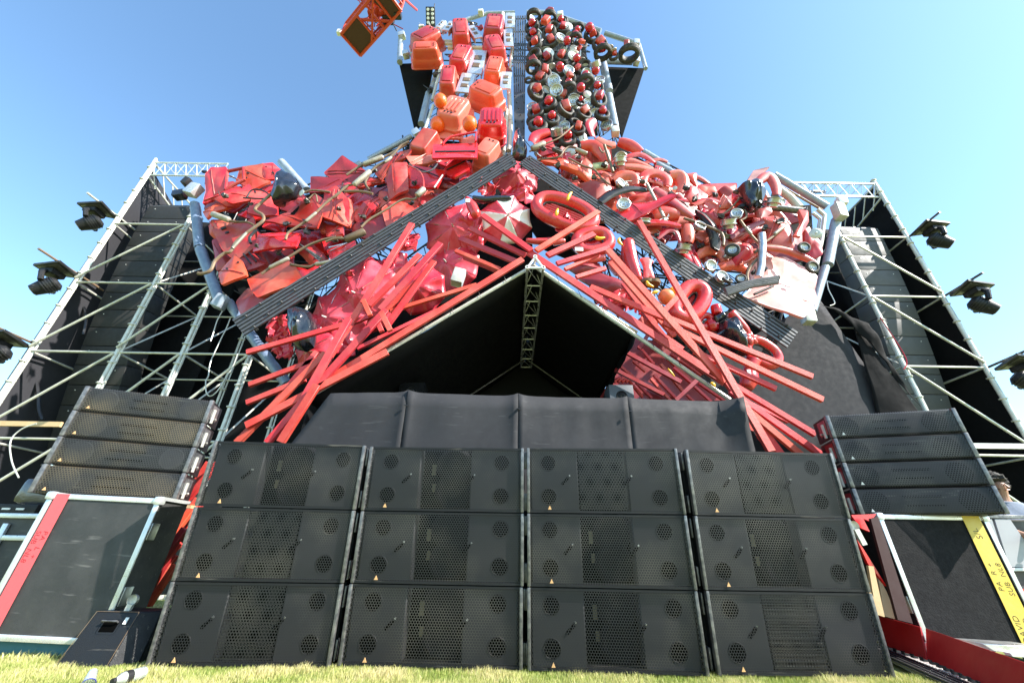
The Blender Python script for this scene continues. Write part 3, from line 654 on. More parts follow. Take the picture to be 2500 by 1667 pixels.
cloth_quad('back_cloth', 'black cloth behind the hanging speakers in the right tower', [(8.4, 10.25, 10.9), (11.1, 10.25, 10.9), (11.1, 10.25, 0.3), (8.4, 10.25, 0.3)], CLOTH, amp=0.08)
cloth_quad('back_cloth', 'black cloth hung low behind the left wing of the scrap figure', [(-10.4, 11.0, 10.2), (-3.0, 11.0, 6.6), (-3.0, 11.0, 0.2), (-10.4, 11.0, 0.2)], CLOTH, 30, 20, amp=0.12)
cloth_quad('back_cloth', 'black cloth hung low behind the right wing of the scrap figure', [(2.8, 10.6, 6.0), (8.5, 10.6, 8.4), (8.5, 10.6, 0.2), (2.8, 10.6, 0.2)], CLOTH, 30, 20, amp=0.12)
# large taut grey wall cloth at the right, under the wing
P = [at(1700, 905, 7.95), at(1985, 735, 7.95), at(2085, 905, 7.95), at(2300, 1260, 7.95), at(1700, 1260, 7.95)]
cloth_quad('wall_cloth', 'big taut grey black wall cloth right of the red planks', [at(1640, 930, 7.95), at(2000, 730, 7.95), (8.9, 7.98, .2), (3.6, 7.95, .2)], SCREEN, 24, 24, amp=0.03)
cloth_quad('loose_cloth', 'black cloth hanging loose with folded edge off the right tower', [at(2002, 742, 7.75), at(2120, 790, 7.75), at(2250, 990, 7.8), at(2060, 760, 7.8)], CLOTH, 16, 24, amp=0.12, freq=2.2, seed=4, folds=(1, 1))
cloth_quad('loose_cloth', 'black cloth drop between the wall cloth and right loudspeakers', [at(2075, 770, 7.85), at(2160, 900, 7.85), (9.3, 7.9, .3), (7.2, 7.9, .3)], CLOTH, 16, 24, amp=0.08, freq=1.6, seed=9)
# ------------------------------------------------------------------ tall hanging speaker columns in the towers
def hang(side, x0, x1, zt, n, lab, m):
    r = thing('hanging_line_array', lab, 'loudspeaker column', ((x0 + x1) / 2, 8.6, zt))
    w = x1 - x0; xc = (x0 + x1) / 2; y = 8.6; z = zt
    MB().box((xc, y + .2, zt + .16), (w, .08, .09)).build('flying_bar', BLK, r); MB().box((xc, y + .1, zt + .07), (w * .96, .05, .03)).build('flying_bar', RAILM, r)
    for k in range(n):
        a = math.radians(1 + 0.95 * k); R = Matrix.Rotation(a, 3, 'X')
        hgt = 0.50; nx_ = Vector((0, math.sin(a) * hgt, -math.cos(a) * hgt))
        c = Vector((xc, y, z)) + nx_ / 2
        MB().rbox(c + R @ Vector((0, .25, 0)), (w, .5, hgt - .014), .012, R).build('cabinet', m, r)
        for sx in (-1, 1): MB().lathe([(0, -.008), (.012, -.006), (.014, .001)], Matrix.Translation(c + R @ Vector((sx * w * .32, -.001, .12))) @ R.to_4x4(), 8).build('badge', STEELW, r)
        y += nx_.y; z += nx_.z
    return r
HANGM = mat('speaker_front_cloth', (0.014, 0.0135, 0.013), 0.65, tint=(0.022, 0.021, 0.019), tscale=2, var=0.08)
HANGR = mat('speaker_front_grey', (0.075, 0.075, 0.075), 0.6, tint=(0.09, 0.09, 0.087), tscale=2, var=0.05)
hang(-1, -10.83, -9.55, 9.74, 14, 'tall curved column of black loudspeakers hung in the left tower', HANGM)
hang(1, 9.5, 10.62, 9.35, 14, 'tall curved column of grey loudspeakers hung in the right tower', HANGR)
# side drop keeping the outer part of the right column in shade
# ------------------------------------------------------------------ moving head lamps on outriggers
def moving_head(side, plate, z, rod, head, lab, m_rod=GALV, zr=None):
    pc = [atz(x, y, z) for x, y in plate]; c = sum(pc, Vector()) / 4
    r = thing('moving_head_lamp', lab, 'stage lamp', c)
    MB().prism(pc, (0, 0, 0.07)).build('rain_cover', BLK, r, bevel=0.01)
    inner = [c + (p - c) * .8 + Vector((0, 0, -.012)) for p in pc]; MB().prism(inner, (0, 0, 0.03)).build('cover_tray', RAILM, r)
    a, b_ = [atz(x, y, (zr or z) + .12) for x, y in rod]; MB().tube([a, b_], .028, 8).build('outrigger_pole', m_rod, r)
    h = atz(head[0], head[1], z - .42)
    MB().rbox(c + Vector((0, 0, -.10)), (.34, .34, .14), .03).build('lamp_base', CABM, r)
    top = Vector((c.x, c.y, z - .16)); d = Vector((side * .55, -.25, -.62)).normalized(); t = d.cross(Vector((0, -1, 0))).normalized(); hc = top.lerp(h, .75) + Vector((0, 0, -.12)); k = d.cross(t)
    for s_ in (-1, 1):
        MB().tube([top + k * s_ * .16, top + k * s_ * .24 + Vector((0, 0, -.12)), hc + k * s_ * .22], [.05, .06, .055], 8).build('yoke_arm', CABM, r)
    MB().tube([hc - d * .24, hc - d * .18, hc - d * .02, hc + d * .16, hc + d * .26], [.10, .17, .19, .15, .13], 16).build('lamp_head', CABM, r)
    MB().tube([hc + d * .262, hc + d * .275], [.105, .10], 16).build('lens', LENS, r)
    for j in range(5): MB().tube([hc - d * (.16 - j * .05), hc - d * (.145 - j * .05)], .195, 14).build('cooling_rib', BLK, r)
    return r
def gq(reg, pts): return [q(reg, *p) for p in pts]
for side, reg, plate, z, rod, head, lab, m_ in (
    (-1, 'G', [(485, 385), (645, 377), (748, 487), (570, 452)], 8.95, [(555, 315), (860, 552)], (590, 500), 'highest moving head lamp on the outside of the left tower', GALV),
    (-1, 'G', [(205, 778), (375, 758), (510, 866), (300, 838)], 6.85, [(245, 672), (660, 940)], (310, 900), 'middle moving head lamp on the outside of the left tower', RUSTP),
    (-1, 'G', [(-160, 1215), (20, 1200), (190, 1308), (-60, 1290)], 4.9, [(-60, 1155), (505, 1405)], (-10, 1330), 'lowest moving head lamp cut by the left picture edge', RUSTP),
    (1, 'M', [(972, 380), (820, 363), (715, 465), (900, 440)], 8.9, [(900, 308), (665, 498)], (890, 480), 'highest moving head lamp on the outside of the right tower', RAILM),
    (1, 'M', [(1258, 772), (1085, 748), (965, 850), (1180, 826)], 6.75, [(1175, 694), (900, 862)], (1160, 890), 'middle moving head lamp on the outside of the right tower', RAILM),
    (1, 'M', [(1600, 1250), (1400, 1222), (1252, 1322), (1470, 1300)], 4.75, [(1500, 1170), (1190, 1305)], (1440, 1370), 'lowest moving head lamp cut by the right picture edge', RAILM)):
    moving_head(side, gq(reg, plate), z, gq(reg, rod), q(reg, *head), lab, m_)
# hanging cables
def cable(reg, pts, Y, r_, m, lab, name='cable'):
    P = smoothpath([pt(reg, x, y, Y) for x, y in pts], 5); o = MB().tube(P, r_, 5).build(name, m); tag(o, lab, 'cable'); return o
cable('S', [(520, 300), (480, 400), (420, 520), (330, 720), (310, 850), (285, 900), (290, 1010), (330, 1045), (400, 990), (480, 860), (540, 770), (590, 640)], 7.9, .012, STEELW, 'pale cable hanging in a loop left of the red planks')
cable('S', [(470, 190), (400, 310), (360, 430), (330, 520)], 7.9, .012, STEELW, 'short pale cable dropping from the wrapped tube on the left')
cable('M', [(180, 750), (190, 800), (215, 850), (230, 890), (200, 905)], 8.0, .012, STEELW, 'pale cable end dangling beside the right wrapped tube')
cable('H', [(310, 640), (180, 690), (90, 790), (100, 960), (160, 1100)], 7.7, .012, STEELW, 'grey cable curving under the board on the left scaffold')
cable('M', [(520, 980), (600, 1100), (670, 1210), (690, 1270), (670, 1310)], 8.2, .012, GLOSSR, 'thin red cable running down the inner leg of the right tower')
cable('G', [(500, 950), (535, 1040), (548, 1130), (530, 1220)], 8.9, .03, BLK, 'thick black cable hanging on the left tower cloth, upper')
cable('H', [(255, 110), (300, 230), (325, 380), (330, 520), (360, 610)], 8.9, .035, BLK, 'thick black cable hanging on the left tower cloth, lower')

# ================================================================== STAGE FRONT AND ROOF
r = thing('stage_hoarding', 'matt black sheeted stage front standing behind the subwoofers', 'stage front', (0, 4.6, 0))
xs_top = [(690, 1110), (804, 958), (997, 957), (1265, 966), (1531, 972), (1802, 1006)]
cx_ = [at(*p, 4.62).x for p in xs_top]; zt_ = [at(*p, 4.62).z for p in xs_top]
for i, (xa, xb, za, zb) in enumerate(((cx_[0], cx_[2], None, zt_[2]), (cx_[2], cx_[3], zt_[2], zt_[3]), (cx_[3], cx_[4], zt_[3], zt_[4]), (cx_[4], cx_[5] + .05, zt_[4], at(1775, 979, 4.62).z))):
    b = MB(); nu, nv = 22, 14; vs = []
    for j in range(nv + 1):
        for k in range(nu + 1):
            u, v = k / nu, j / nv; x = xa + (xb - xa) * u
            if za is None:
                xm = cx_[1]; zt = zt_[1] + (zb - zt_[1]) * (x - xm) / (xb - xm) if x > xm else zt_[0] + (zt_[1] - zt_[0]) * (x - xa) / (xm - xa)
            else: zt = za + (zb - za) * u
            e = min(u, 1 - u); y = 4.62 + .02 * noise.noise(Vector((x * 1.5, v * 3, i))) + .010 * noise.noise(Vector((x * 6 + v * 4, v * 7, i))) - .05 * math.exp(-e * 14) * (0.6 + .4 * math.sin(v * 9 + i)) + .03
            z = zt * (1 - v); z += 0.02 * math.exp(-e * 20) * (1 - v)
            if i == 3 and u > .80: y -= (u - .80) * .55 * (1 - v) ** 1.5
            vs.append((x, y, z))
    b.add(vs, [(j * (nu + 1) + k, j * (nu + 1) + k + 1, (j + 1) * (nu + 1) + k + 1, (j + 1) * (nu + 1) + k) for j in range(nv) for k in range(nu)])
    o = b.build('front_sheet', BOARD, r); o.modifiers.new('solid', 'SOLIDIFY').thickness = .012
    if i:
        for v in (.93, .55, .2): MB().tube([(xa - .01, 4.585, zt_[i + 1] * v), (xa + .02, 4.575, zt_[i + 1] * v - .01)], .008, 6).build('cable_tie', BLK, r)
MB().box((0.0, 6.7, 1.35), (6.4, 4.0, 0.10)).build('stage_floor', BLK, r)
# roof
A_ = at(1302, 650, 5.5); zA = A_.z; xA = A_.x
EL = at(745, 978, 5.5); ER = at(1556, 812, 5.5); ER2 = at(1778, 978, 5.5)
r = thing('tent_roof', 'black pitched stage roof with red edges, black underside', 'stage roof', (xA, 5.5, zA))
YBK = 9.45
def roofsheet(e):
    b = MB(); nu, nv = 16, 10; vs = []
    for j in range(nv + 1):
        for k in range(nu + 1):
            u, v = k / nu, j / nv; p = A_.lerp(e, u); y = 5.5 + (YBK - 5.5) * v
            vs.append((p.x, y, p.z + .03 * noise.noise(Vector((u * 7, v * 5, e.x))) - .05 * math.sin(u * PI)))
    b.add(vs, [(j * (nu + 1) + k, j * (nu + 1) + k + 1, (j + 1) * (nu + 1) + k + 1, (j + 1) * (nu + 1) + k) for j in range(nv) for k in range(nu)])
    o = b.build('roof_sheet', ROOFM, r); o.modifiers.new('solid', 'SOLIDIFY').thickness = .02
roofsheet(Vector((EL.x, 5.5, EL.z))); roofsheet(Vector((ER.x, 5.5, ER.z)))
MB().prism([(EL.x, YBK, 1.3), (ER.x + .02, YBK, 1.3), (ER.x + .02, YBK, ER.z), (xA, YBK, zA), (EL.x, YBK, EL.z)], (0, .03, 0)).build('back_cloth', ROOFM, r)
MB().prism([(EL.x, 5.6, 1.3), (EL.x, YBK, 1.3), (EL.x, YBK, EL.z), (EL.x, 5.6, EL.z)], (.03, 0, 0)).build('side_cloth', ROOFM, r)
for e in (EL, ER2):
    tubeobj('edge_tube', r, A_ + Vector((0, -.04, -.02)), Vector((e.x, 5.46, e.z)), .032, GALV)
    L_ = (e - A_).length
    for k in range(1, 8):
        p = A_.lerp(e, k / 8 + .02); MB().tube([p + Vector((-.03, -.085, .10)), p + Vector((.02, -.085, -.05))], .004, 4).build('cable_tie', BLK, r)
for e in ((EL), (ER)):
    a = Vector((xA, 8.9, zA - .15)); b_ = Vector((e.x, 8.9, e.z - .1)); tubeobj('inner_rafter', r, a, b_, .02, RAILM)
MB().tube([(xA + .62, 5.0 + .45, zA - .55), (ER.x, 5.5, ER.z)], .03, 8).build('eave_joint', GALV, r)
# folded side of the roof sheet at the right eave
cloth_quad('eave_cloth', 'crumpled black cloth edge hanging from the right eave of the stage roof', [(ER.x - .02, 5.55, ER.z + .02), (ER.x - .02, YBK, ER.z + .02), (ER.x - .12, YBK, ER.z - .55), (ER.x - .12, 5.6, ER.z - .22)], ROOFM, 20, 8, amp=.07, freq=3, seed=2, folds=(1, 1))
# ridge truss, triangular head towards the viewer
r = thing('ridge_truss', 'silver triangular aluminium truss running back under the roof ridge', 'truss', (xA, 5.3, zA))
zb = zA - .02; hw = .135; top = Vector((xA + .02, 5.30, zb + .05)); l_ = Vector((xA + .02 - hw, 5.30, zb - .18)); r_ = Vector((xA + .02 + hw, 5.30, zb - .18))
D = Vector((0, 4.0, 0))
for p in (top, l_, r_): tubeobj('chord', r, p, p + D, .022, ALU)
for a, b_ in ((top, l_), (top, r_), (l_, r_)): MB().tube([a, b_], .02, 8).build('head_bar', WHITE, r)
for p in (l_, r_, top):
    MB().tube([p + Vector((0, -.03, 0)), p + Vector((0, .02, 0))], .034, 12).build('head_node', WHITE, r); MB().tube([p + Vector((0, -.034, 0)), p + Vector((0, -.028, 0))], .014, 8).build('node_hole', PORTM, r)
for k in range(8):
    y = .5 * k; z_ = Vector((0, y, 0)); z2 = Vector((0, y + .25, 0)); z3 = Vector((0, y + .5, 0))
    tubeobj('cross_bar', r, l_ + z3, r_ + z3, .012, ALU)
    for a in (l_, r_):
        tubeobj('web', r, top + z_ if False else a + z_, ((l_ + r_) / 2 + z2) if False else top + z2, .008, ALU); tubeobj('web', r, top + z2, a + z3, .008, ALU)
    tubeobj('web', r, l_ + z_, (l_ + r_) / 2 + z2, .007, ALU); tubeobj('web', r, (l_ + r_) / 2 + z2, r_ + z3, .007, ALU)
# small stage monitors behind the front
for (x0, y0, x1, y1, lab) in ((976, 932, 1037, 964, 'small black stage monitor behind the stage front, left of centre'), (1486, 938, 1545, 975, 'small grey blue stage monitor with round driver behind the stage front')):
    a = at(x0, y0, 6.6); b_ = at(x1, y0, 6.6); c = at(x1, y1 + 25, 6.6); w_ = b_.x - a.x; h_ = a.z - c.z
    r = thing('stage_monitor', lab, 'speaker', (a.x, 5.2, c.z))
    mid = Vector(((a.x + b_.x) / 2, 6.8, (a.z + c.z) / 2)); MB().rbox(mid, (w_, .38, h_), .012).build('cabinet', CONEM if x0 < 1200 else GREYM, r)
    MB().lathe([(0, -.01), (.03, -.02), (.075, 0), (.09, -.012), (.10, 0)], Matrix.Translation((mid.x, 6.608, mid.z + .02)), 24).build('driver', CABM, r)
# ================================================================== ITEMS BEHIND, LEFT AND RIGHT
r = thing('equipment_case', 'black equipment case with silver edging behind the left flight case', 'flight case', at(40, 1300, 4.9))
a = at(-60, 1252, 4.9); b_ = at(118, 1256, 4.9)
MB().box(((a.x + b_.x) / 2, 5.3, a.z / 2), (b_.x - a.x, .8, a.z)).build('body', CASEM, r, bevel=.004)
for z in (a.z, a.z - .22): MB().rbox(((a.x + b_.x) / 2, 4.885, z - .02), (b_.x - a.x + .02, .03, .05), .006).build('edge_trim', ALU, r)
for x in (a.x + .15, b_.x - .38, b_.x - .02): MB().rbox((x, 4.88, a.z / 2 - .1), (.06, .03, a.z), .006).build('edge_trim', ALU, r)
MB().box((b_.x - .72, 4.885, a.z - .55), (.5, .01, .5)).build('white_sheet', WHITE, r)
r = thing('amplifier_rack', 'black amplifier with white slots lying on the left equipment case', 'amplifier', at(40, 1240, 4.9))
c1 = at(-60, 1228, 4.9); c2 = at(84, 1250, 4.9)
MB().rbox(((c1.x + c2.x) / 2, 5.2, (a.z + .003 + c1.z) / 2), (c2.x - c1.x, .6, c1.z - a.z - .006), .01).build('body', CABM, r)
for x in (at(13, 1246, 4.9).x, at(48, 1246, 4.9).x): MB().box((x, 4.897, a.z + .05), (.09, .01, .02)).build('white_slot', WHITE, r)
a = at(20, 1180, 5.0); b_ = at(105, 1225, 5.0)
r = MB().rbox(((a.x + b_.x) / 2 + .15, 5.5, (a.z + b_.z) / 2), (b_.x - a.x + .35, .7, a.z - b_.z + .1), .06, Matrix.Rotation(.12, 3, 'Y')).build('covered_bundle', BAGM); tag(r, 'black plastic covered bundle standing on the left amplifier', 'covered bundle')
o = MB().rbox(atz(20, 1606, .02) + Vector((0, .3, .05)), (.9, .25, .14), .03).build('teal_bundle', TEAL); tag(o, 'dark teal cloth bundle lying under the left flight case', 'cloth bundle')
# right: pale grey case lid, dark truck edge, red bits
r = thing('desk_case', 'large case with pale grey panels behind the right flight case', 'flight case', at(2450, 1300, 5.4))
def quad(reg, pts, Y, th, name, m, parent): return MB().prism([pt(reg, x, y, Y) for x, y in pts], (0, th, 0)).build(name, m, parent, bevel=.003)
quad('n', [(2400, 1268), (2560, 1268), (2740, 1640), (2460, 1640)], 5.4, .5, 'body', CASEM, r)
quad('n', [(2403, 1266), (2422, 1266), (2462, 1390), (2455, 1390)], 5.33, .05, 'side_panel', PANEL_G, r)
quad('n', [(2428, 1266), (2466, 1266), (2530, 1360), (2530, 1384), (2465, 1384)], 5.33, .05, 'lid_panel', PANEL_G, r)
quad('n', [(2400, 1256), (2560, 1258), (2560, 1266), (2400, 1264)], 5.32, .05, 'edge_trim', RAILM, r)
quad('n', [(2460, 1386), (2560, 1384), (2565, 1392), (2462, 1394)], 5.32, .05, 'edge_trim', WHITE, r)
quad('n', [(2484, 1436), (2560, 1440), (2565, 1462), (2492, 1460)], 5.32, .05, 'red_handle', REDB, r)
r = MB().beam(at(2438, 1243, 5.6), at(2495, 1244, 5.6), .05, .2).build('hand_rail', WHITE); tag(r, 'short white rail the person leans on', 'rail')
tubeobj('x', None, at(2453, 1215, 5.7), at(2520, 1270, 5.7), .02).name = 'rail_strut'
tag(bpy.data.objects['rail_strut'], 'thin pale strut sloping down beside the person', 'pole')
r = thing('metal_tray', 'shiny metal tray lying in front of the yellow taped case', 'metal tray', pt('T', 2000, 1080, 3.75))
MB().prism([pt('T', *p, 3.75) for p in ((1750, 1000), (2700, 1060), (2760, 1180), (1930, 1110))], (0, .25, 0)).build('tray', CHROME, r, bevel=.004)
MB().prism([pt('T', *p, 3.7) for p in ((2150, 1135), (2700, 1160), (2700, 1215), (2190, 1185))], (0, .05, 0)).build('tray_lip', ALU, r)

# gap between the right subwoofers and the case: red fins, plywood and card
for reg, pts, Y, m, lab in (
    ('L', [(372, 940), (400, 945), (460, 1215), (415, 1200)], 4.3, WOOD, 'narrow pale plywood offcut behind the right subwoofers, taller piece'),
    ('T', [(100, 170), (150, 260), (345, 605), (215, 585)], 4.15, WOOD, 'pale plywood offcut leaning low beside the bottom right subwoofer'),
    ('L', [(420, 985), (470, 1080), (530, 1230), (458, 1210)], 4.7, CARD, 'brown card packing behind the right cases'),
    ('L', [(310, 800), (345, 850), (470, 1050), (420, 990), (370, 930)], 4.4, REDB, 'bright red board sloping down behind the right subwoofers'),
    ('L', [(280, 670), (415, 665), (385, 705), (345, 690), (380, 760), (330, 740)], 4.5, REDB, 'bent red bracket under the right line array'),
    ('L', [(385, 690), (425, 680), (610, 1250), (530, 1230)], 4.36, mat('maroon_ply', (0.035, 0.008, 0.007), 0.7), 'dark maroon case side beside the carpeted flight case')):
    o = MB().prism([pt(reg, x, y, Y) for x, y in pts], (0, .03, 0)).build('scrap_board', m); tag(o, lab, 'board')

# ================================================================== PERSON
def skin_body(name, joints, edges, m, parent, root=0, sub=2):
    me = bpy.data.meshes.new(name); me.from_pydata([j[0] for j in joints], edges, []); o = bpy.data.objects.new(name, me); COL.objects.link(o)
    o.modifiers.new('skin', 'SKIN'); sv = me.skin_vertices[0].data
    for i, j in enumerate(joints):
        r_ = j[1]; sv[i].radius = (r_, r_) if not hasattr(r_, '__len__') else r_; sv[i].use_root = (i == root)
    o.modifiers.new('sub', 'SUBSURF').levels = sub; o.modifiers['sub'].render_levels = sub
    me.materials.append(m); o.parent = parent
    return o
hx = at(2424, 1180, 5.55)                                   # head centre
P0 = Vector((hx.x + .02, 5.6, 0)); r = thing('person', 'person with dark curly hair in grey blue T-shirt leaning behind the right speakers', 'person', P0)
S = hx.z / 1.66
def J(x, y, z, rad): return ((x * S, y * S, z * S), rad * S if not hasattr(rad, '__len__') else tuple(v * S for v in rad))
body = [J(0, .02, .95, (.16, .11)), J(0, .0, 1.15, (.14, .10)), J(0, -.04, 1.34, (.165, .11)), J(0, -.05, 1.44, (.075, .07)), J(0, -.06, 1.50, .055), J(0, -.07, 1.60, (.075, .09)), J(0, -.07, 1.69, (.075, .09)),
        J(-.18, -.04, 1.37, .06), J(-.26, -.10, 1.14, .046), J(-.20, -.30, 1.02, .036), J(-.17, -.38, 1.00, .028),
        J(.19, -.03, 1.37, .06), J(.29, -.06, 1.15, .046), J(.24, -.28, 1.03, .036), J(.22, -.36, 1.01, .028),
        J(-.10, .03, .88, .09), J(-.11, .01, .48, .06), J(-.11, .04, .09, .04), J(-.11, -.12, .03, .035),
        J(.10, .03, .88, .09), J(.12, .01, .48, .06), J(.12, .04, .09, .04), J(.12, -.12, .03, .035)]
E_ = [(0, 1), (1, 2), (2, 3), (3, 4), (4, 5), (5, 6), (2, 7), (7, 8), (8, 9), (9, 10), (2, 11), (11, 12), (12, 13), (13, 14), (0, 15), (15, 16), (16, 17), (17, 18), (0, 19), (19, 20), (20, 21), (21, 22)]
skin_body('body', body, E_, SKIN, r)
sh = [J(0, .02, .92, (.185, .135)), J(0, .0, 1.15, (.165, .125)), J(0, -.04, 1.33, (.185, .13)), J(0, -.045, 1.43, (.08, .075)),
      J(-.185, -.04, 1.375, .078), J(-.25, -.08, 1.20, .068), J(.195, -.03, 1.375, .078), J(.275, -.05, 1.21, .068)]
skin_body('t_shirt', sh, [(0, 1), (1, 2), (2, 3), (2, 4), (4, 5), (2, 6), (6, 7)], SHIRT, r)
tr_ = [J(0, .03, .93, (.175, .13)), J(-.10, .03, .86, .105), J(-.11, .01, .48, .078), J(-.11, .04, .12, .06), J(.10, .03, .86, .105), J(.12, .01, .48, .078), J(.12, .04, .12, .06)]
skin_body('trousers', tr_, [(0, 1), (1, 2), (2, 3), (0, 4), (4, 5), (5, 6)], TROU, r)
b = MB(); hc = P0 + Vector((0, -.035, 1.665)) * S
bm = bmesh.new(); bmesh.ops.create_icosphere(bm, subdivisions=4, radius=.145 * S)
hv = []
for v in bm.verts:
    n_ = v.co.normalized(); k = 1 + .22 * noise.noise(n_ * 7) + .1 * noise.noise(n_ * 17); p = v.co * k
    if n_.y < -.62 and n_.z < .25: p *= .55
    if n_.z < -.6: p.z *= .7
    hv.append(hc + p)
b.add(hv, [[v.index for v in f.verts] for f in bm.faces]); bm.free(); b.build('hair', HAIR, r)
fc = P0 + Vector((0, -.07, 1.62)) * S
for sx in (-1, 1):
    MB().lathe([(0, -.003), (.006, -.002), (.009, .002)], Matrix.Translation(fc + Vector((sx * .032, -.088, .02)) * S), 10).build('eye', BLK, r)
    MB().tube([fc + Vector((sx * .078, 0, .02)) * S, fc + Vector((sx * .09, .01, -.02)) * S], [.02, .014], 8).build('ear', SKIN, r)
MB().tube([fc + Vector((0, -.085, .02)) * S, fc + Vector((0, -.112, -.018)) * S, fc + Vector((0, -.09, -.028)) * S], [.008, .016, .01], 8).build('nose', SKIN, r)
MB().tube([fc + Vector((-.022, -.088, -.05)) * S, fc + Vector((.022, -.088, -.05)) * S], .006, 6).build('mouth', REDD, r)
for s_, (wx, wy, wz) in ((-1, (-.17, -.38, 1.00)), (1, (.22, -.36, 1.01))):
    W_ = P0 + Vector((wx, wy, wz)) * S
    hnd = MB(); hnd.rbox(W_ + Vector((0, -.045, -.008)), (.075, .09, .028), .012)
    for k in range(4):
        x = (-.028 + k * .0185); L1 = (.036, .042, .04, .03)[k]
        hnd.tube([W_ + Vector((x, -.085, -.006)), W_ + Vector((x * 1.1, -.085 - L1, -.012)), W_ + Vector((x * 1.1, -.085 - L1 - .022, -.032))], [.009, .0085, .007], 7)
    hnd.tube([W_ + Vector((-s_ * .035, -.03, -.008)), W_ + Vector((-s_ * .06, -.06, -.014)), W_ + Vector((-s_ * .062, -.088, -.022))], [.011, .010, .008], 7)
    hnd.build('hand', SKIN, r)
cloth_quad('low_cloth', 'black cloth hung low between the stage front and the yellow taped case', [(2.95, 5.2, 2.3), (5.4, 5.6, 2.2), (5.4, 5.6, .02), (2.95, 5.2, .02)], CLOTH, 20, 14, amp=.05, freq=2, seed=3)
cloth_quad('back_cloth', 'black cloth closing the far right side behind the stage', [(2.0, 9.8, 3.6), (3.7, 9.8, 3.4), (3.7, 9.8, .2), (2.0, 9.8, .2)], CLOTH, 16, 10, amp=.08, seed=6)

# ================================================================== THE SCRAP FIGURE
FY = 7.8
# ---- dark lattice frame behind everything
r = thing('figure_frame', 'dark steel lattice frame carrying the scrap figure', 'steel frame', (0, 8.4, 8))
zz = lambda x, y, Y=8.5: at(x, y, Y)
def bars(pairs, rad, name, m=BLK):
    b = MB()
    for (x0, y0, Y0, x1, y1, Y1) in pairs: b.tube([at(x0, y0, Y0), at(x1, y1, Y1)], rad, 6)
    return b
rr = random.Random(3)
def frame_line(x0, y0, x1, y1, Y0=8.3, dep=.45, n=10, w=0.45):
    """a small box truss: two front and two back chords with zigzag lacing"""
    a = at(x0, y0, Y0); b_ = at(x1, y1, Y0); d = (b_ - a).normalized(); n_ = d.cross(Vector((0, 1, 0))).normalized() * w
    D_ = Vector((0, dep, 0)); m_ = MB(); cs = (n_ / 2, -n_ / 2, n_ / 2 + D_, -n_ / 2 + D_)
    for c in cs: m_.tube([a + c, b_ + c], .026, 6)
    L_ = (b_ - a).length; k = max(2, int(L_ / .5))
    for i in range(k):
        p = a.lerp(b_, i / k); q_ = a.lerp(b_, (i + 1) / k)
        m_.tube([p + cs[0], q_ + cs[1]], .013, 5, False); m_.tube([p + cs[2], q_ + cs[3]], .013, 5, False)
        m_.tube([p + cs[0], q_ + cs[2]], .013, 5, False); m_.tube([p + cs[1], p + cs[3]], .013, 5, False)
    return m_.build('lattice_girder', BLK, r)
for l in ((1060, 200, 1045, 330), (1470, 180, 1490, 330), (1060, 340, 640, 510), (1490, 340, 1830, 520),
          (520, 440, 640, 620), (640, 500, 980, 640), (800, 430, 900, 600), (1000, 330, 1010, 470), (900, 560, 700, 740), (1120, 560, 700, 860), (1400, 560, 1700, 800),
          (1560, 380, 1610, 640), (1720, 480, 1650, 700), (1950, 500, 1880, 780), (1500, 590, 1620, 690), (1600, 660, 1880, 690), (1120, 180, 1120, 330), (1360, 60, 1400, 330), (560, 640, 760, 660), (1080, 110, 1440, 120), (1450, 620, 1500, 760), (1180, 480, 1180, 560)):
    frame_line(*l)
nb = MB()
for k in range(26):
    t = rr.random()
    if rr.random() < .5: x, y = 620 + 600 * t, 760 - 330 * t + rr.uniform(-90, 30)
    else: x, y = 1300 + 580 * t, 400 + 330 * t + rr.uniform(-60, 60)
    a = at(x, y, 9.2); d = Vector((rr.uniform(-1, 1), 0, rr.uniform(-1, 1))) * rr.uniform(.6, 1.3)
    nb.tube([a - d, a + d], .014, 5)
o = nb.build('lattice_infill', BLK, r); o['kind'] = 'stuff'
# solid black cloth behind the shoulders and chest where no sky shows
for lab, P in (('black cloth pinned behind the left shoulder of the figure', [(1010, 335), (1250, 360), (1130, 470), (900, 480)]),
               ('black cloth pinned behind the right shoulder of the figure', [(1300, 362), (1500, 350), (1740, 492), (1860, 470), (1975, 540), (1960, 640), (1760, 640), (1430, 470)]),
               ('black cloth pinned behind the red panels of the left wing', [(515, 480), (640, 440), (730, 480), (930, 430), (880, 500), (560, 590)]),
               ('black cloth pinned behind the umbrellas over the stage roof', [(1240, 430), (1330, 520), (1060, 640), (1080, 560)]),
               ('black cloth pinned behind the fan of planks left of the apex', [(1160, 540), (1300, 560), (1300, 660), (760, 960), (700, 900), (1000, 680)]),
               ('black cloth pinned behind the middle of the left wing', [(520, 560), (900, 470), (960, 520), (700, 700), (600, 740), (540, 640)]),
               ('black cloth pinned behind the wheels of the head', [(1305, 90), (1430, 120), (1460, 330), (1305, 350)]),
               ('black cloth pinned behind the first dinghy right of the apex', [(1285, 425), (1400, 470), (1490, 560), (1430, 650), (1330, 610), (1270, 520)]),
               ('black cloth pinned behind the mopeds scrap of the right wing', [(1620, 530), (1980, 500), (1990, 640), (1700, 600)])):
    vs = [at(x, y, 8.25 if 'right shoulder' in lab else 8.95) for x, y in P]; o = MB().prism(vs, (0, .03, 0)).build('backing_cloth', CLOTH); tag(o, lab, 'stage cloth')
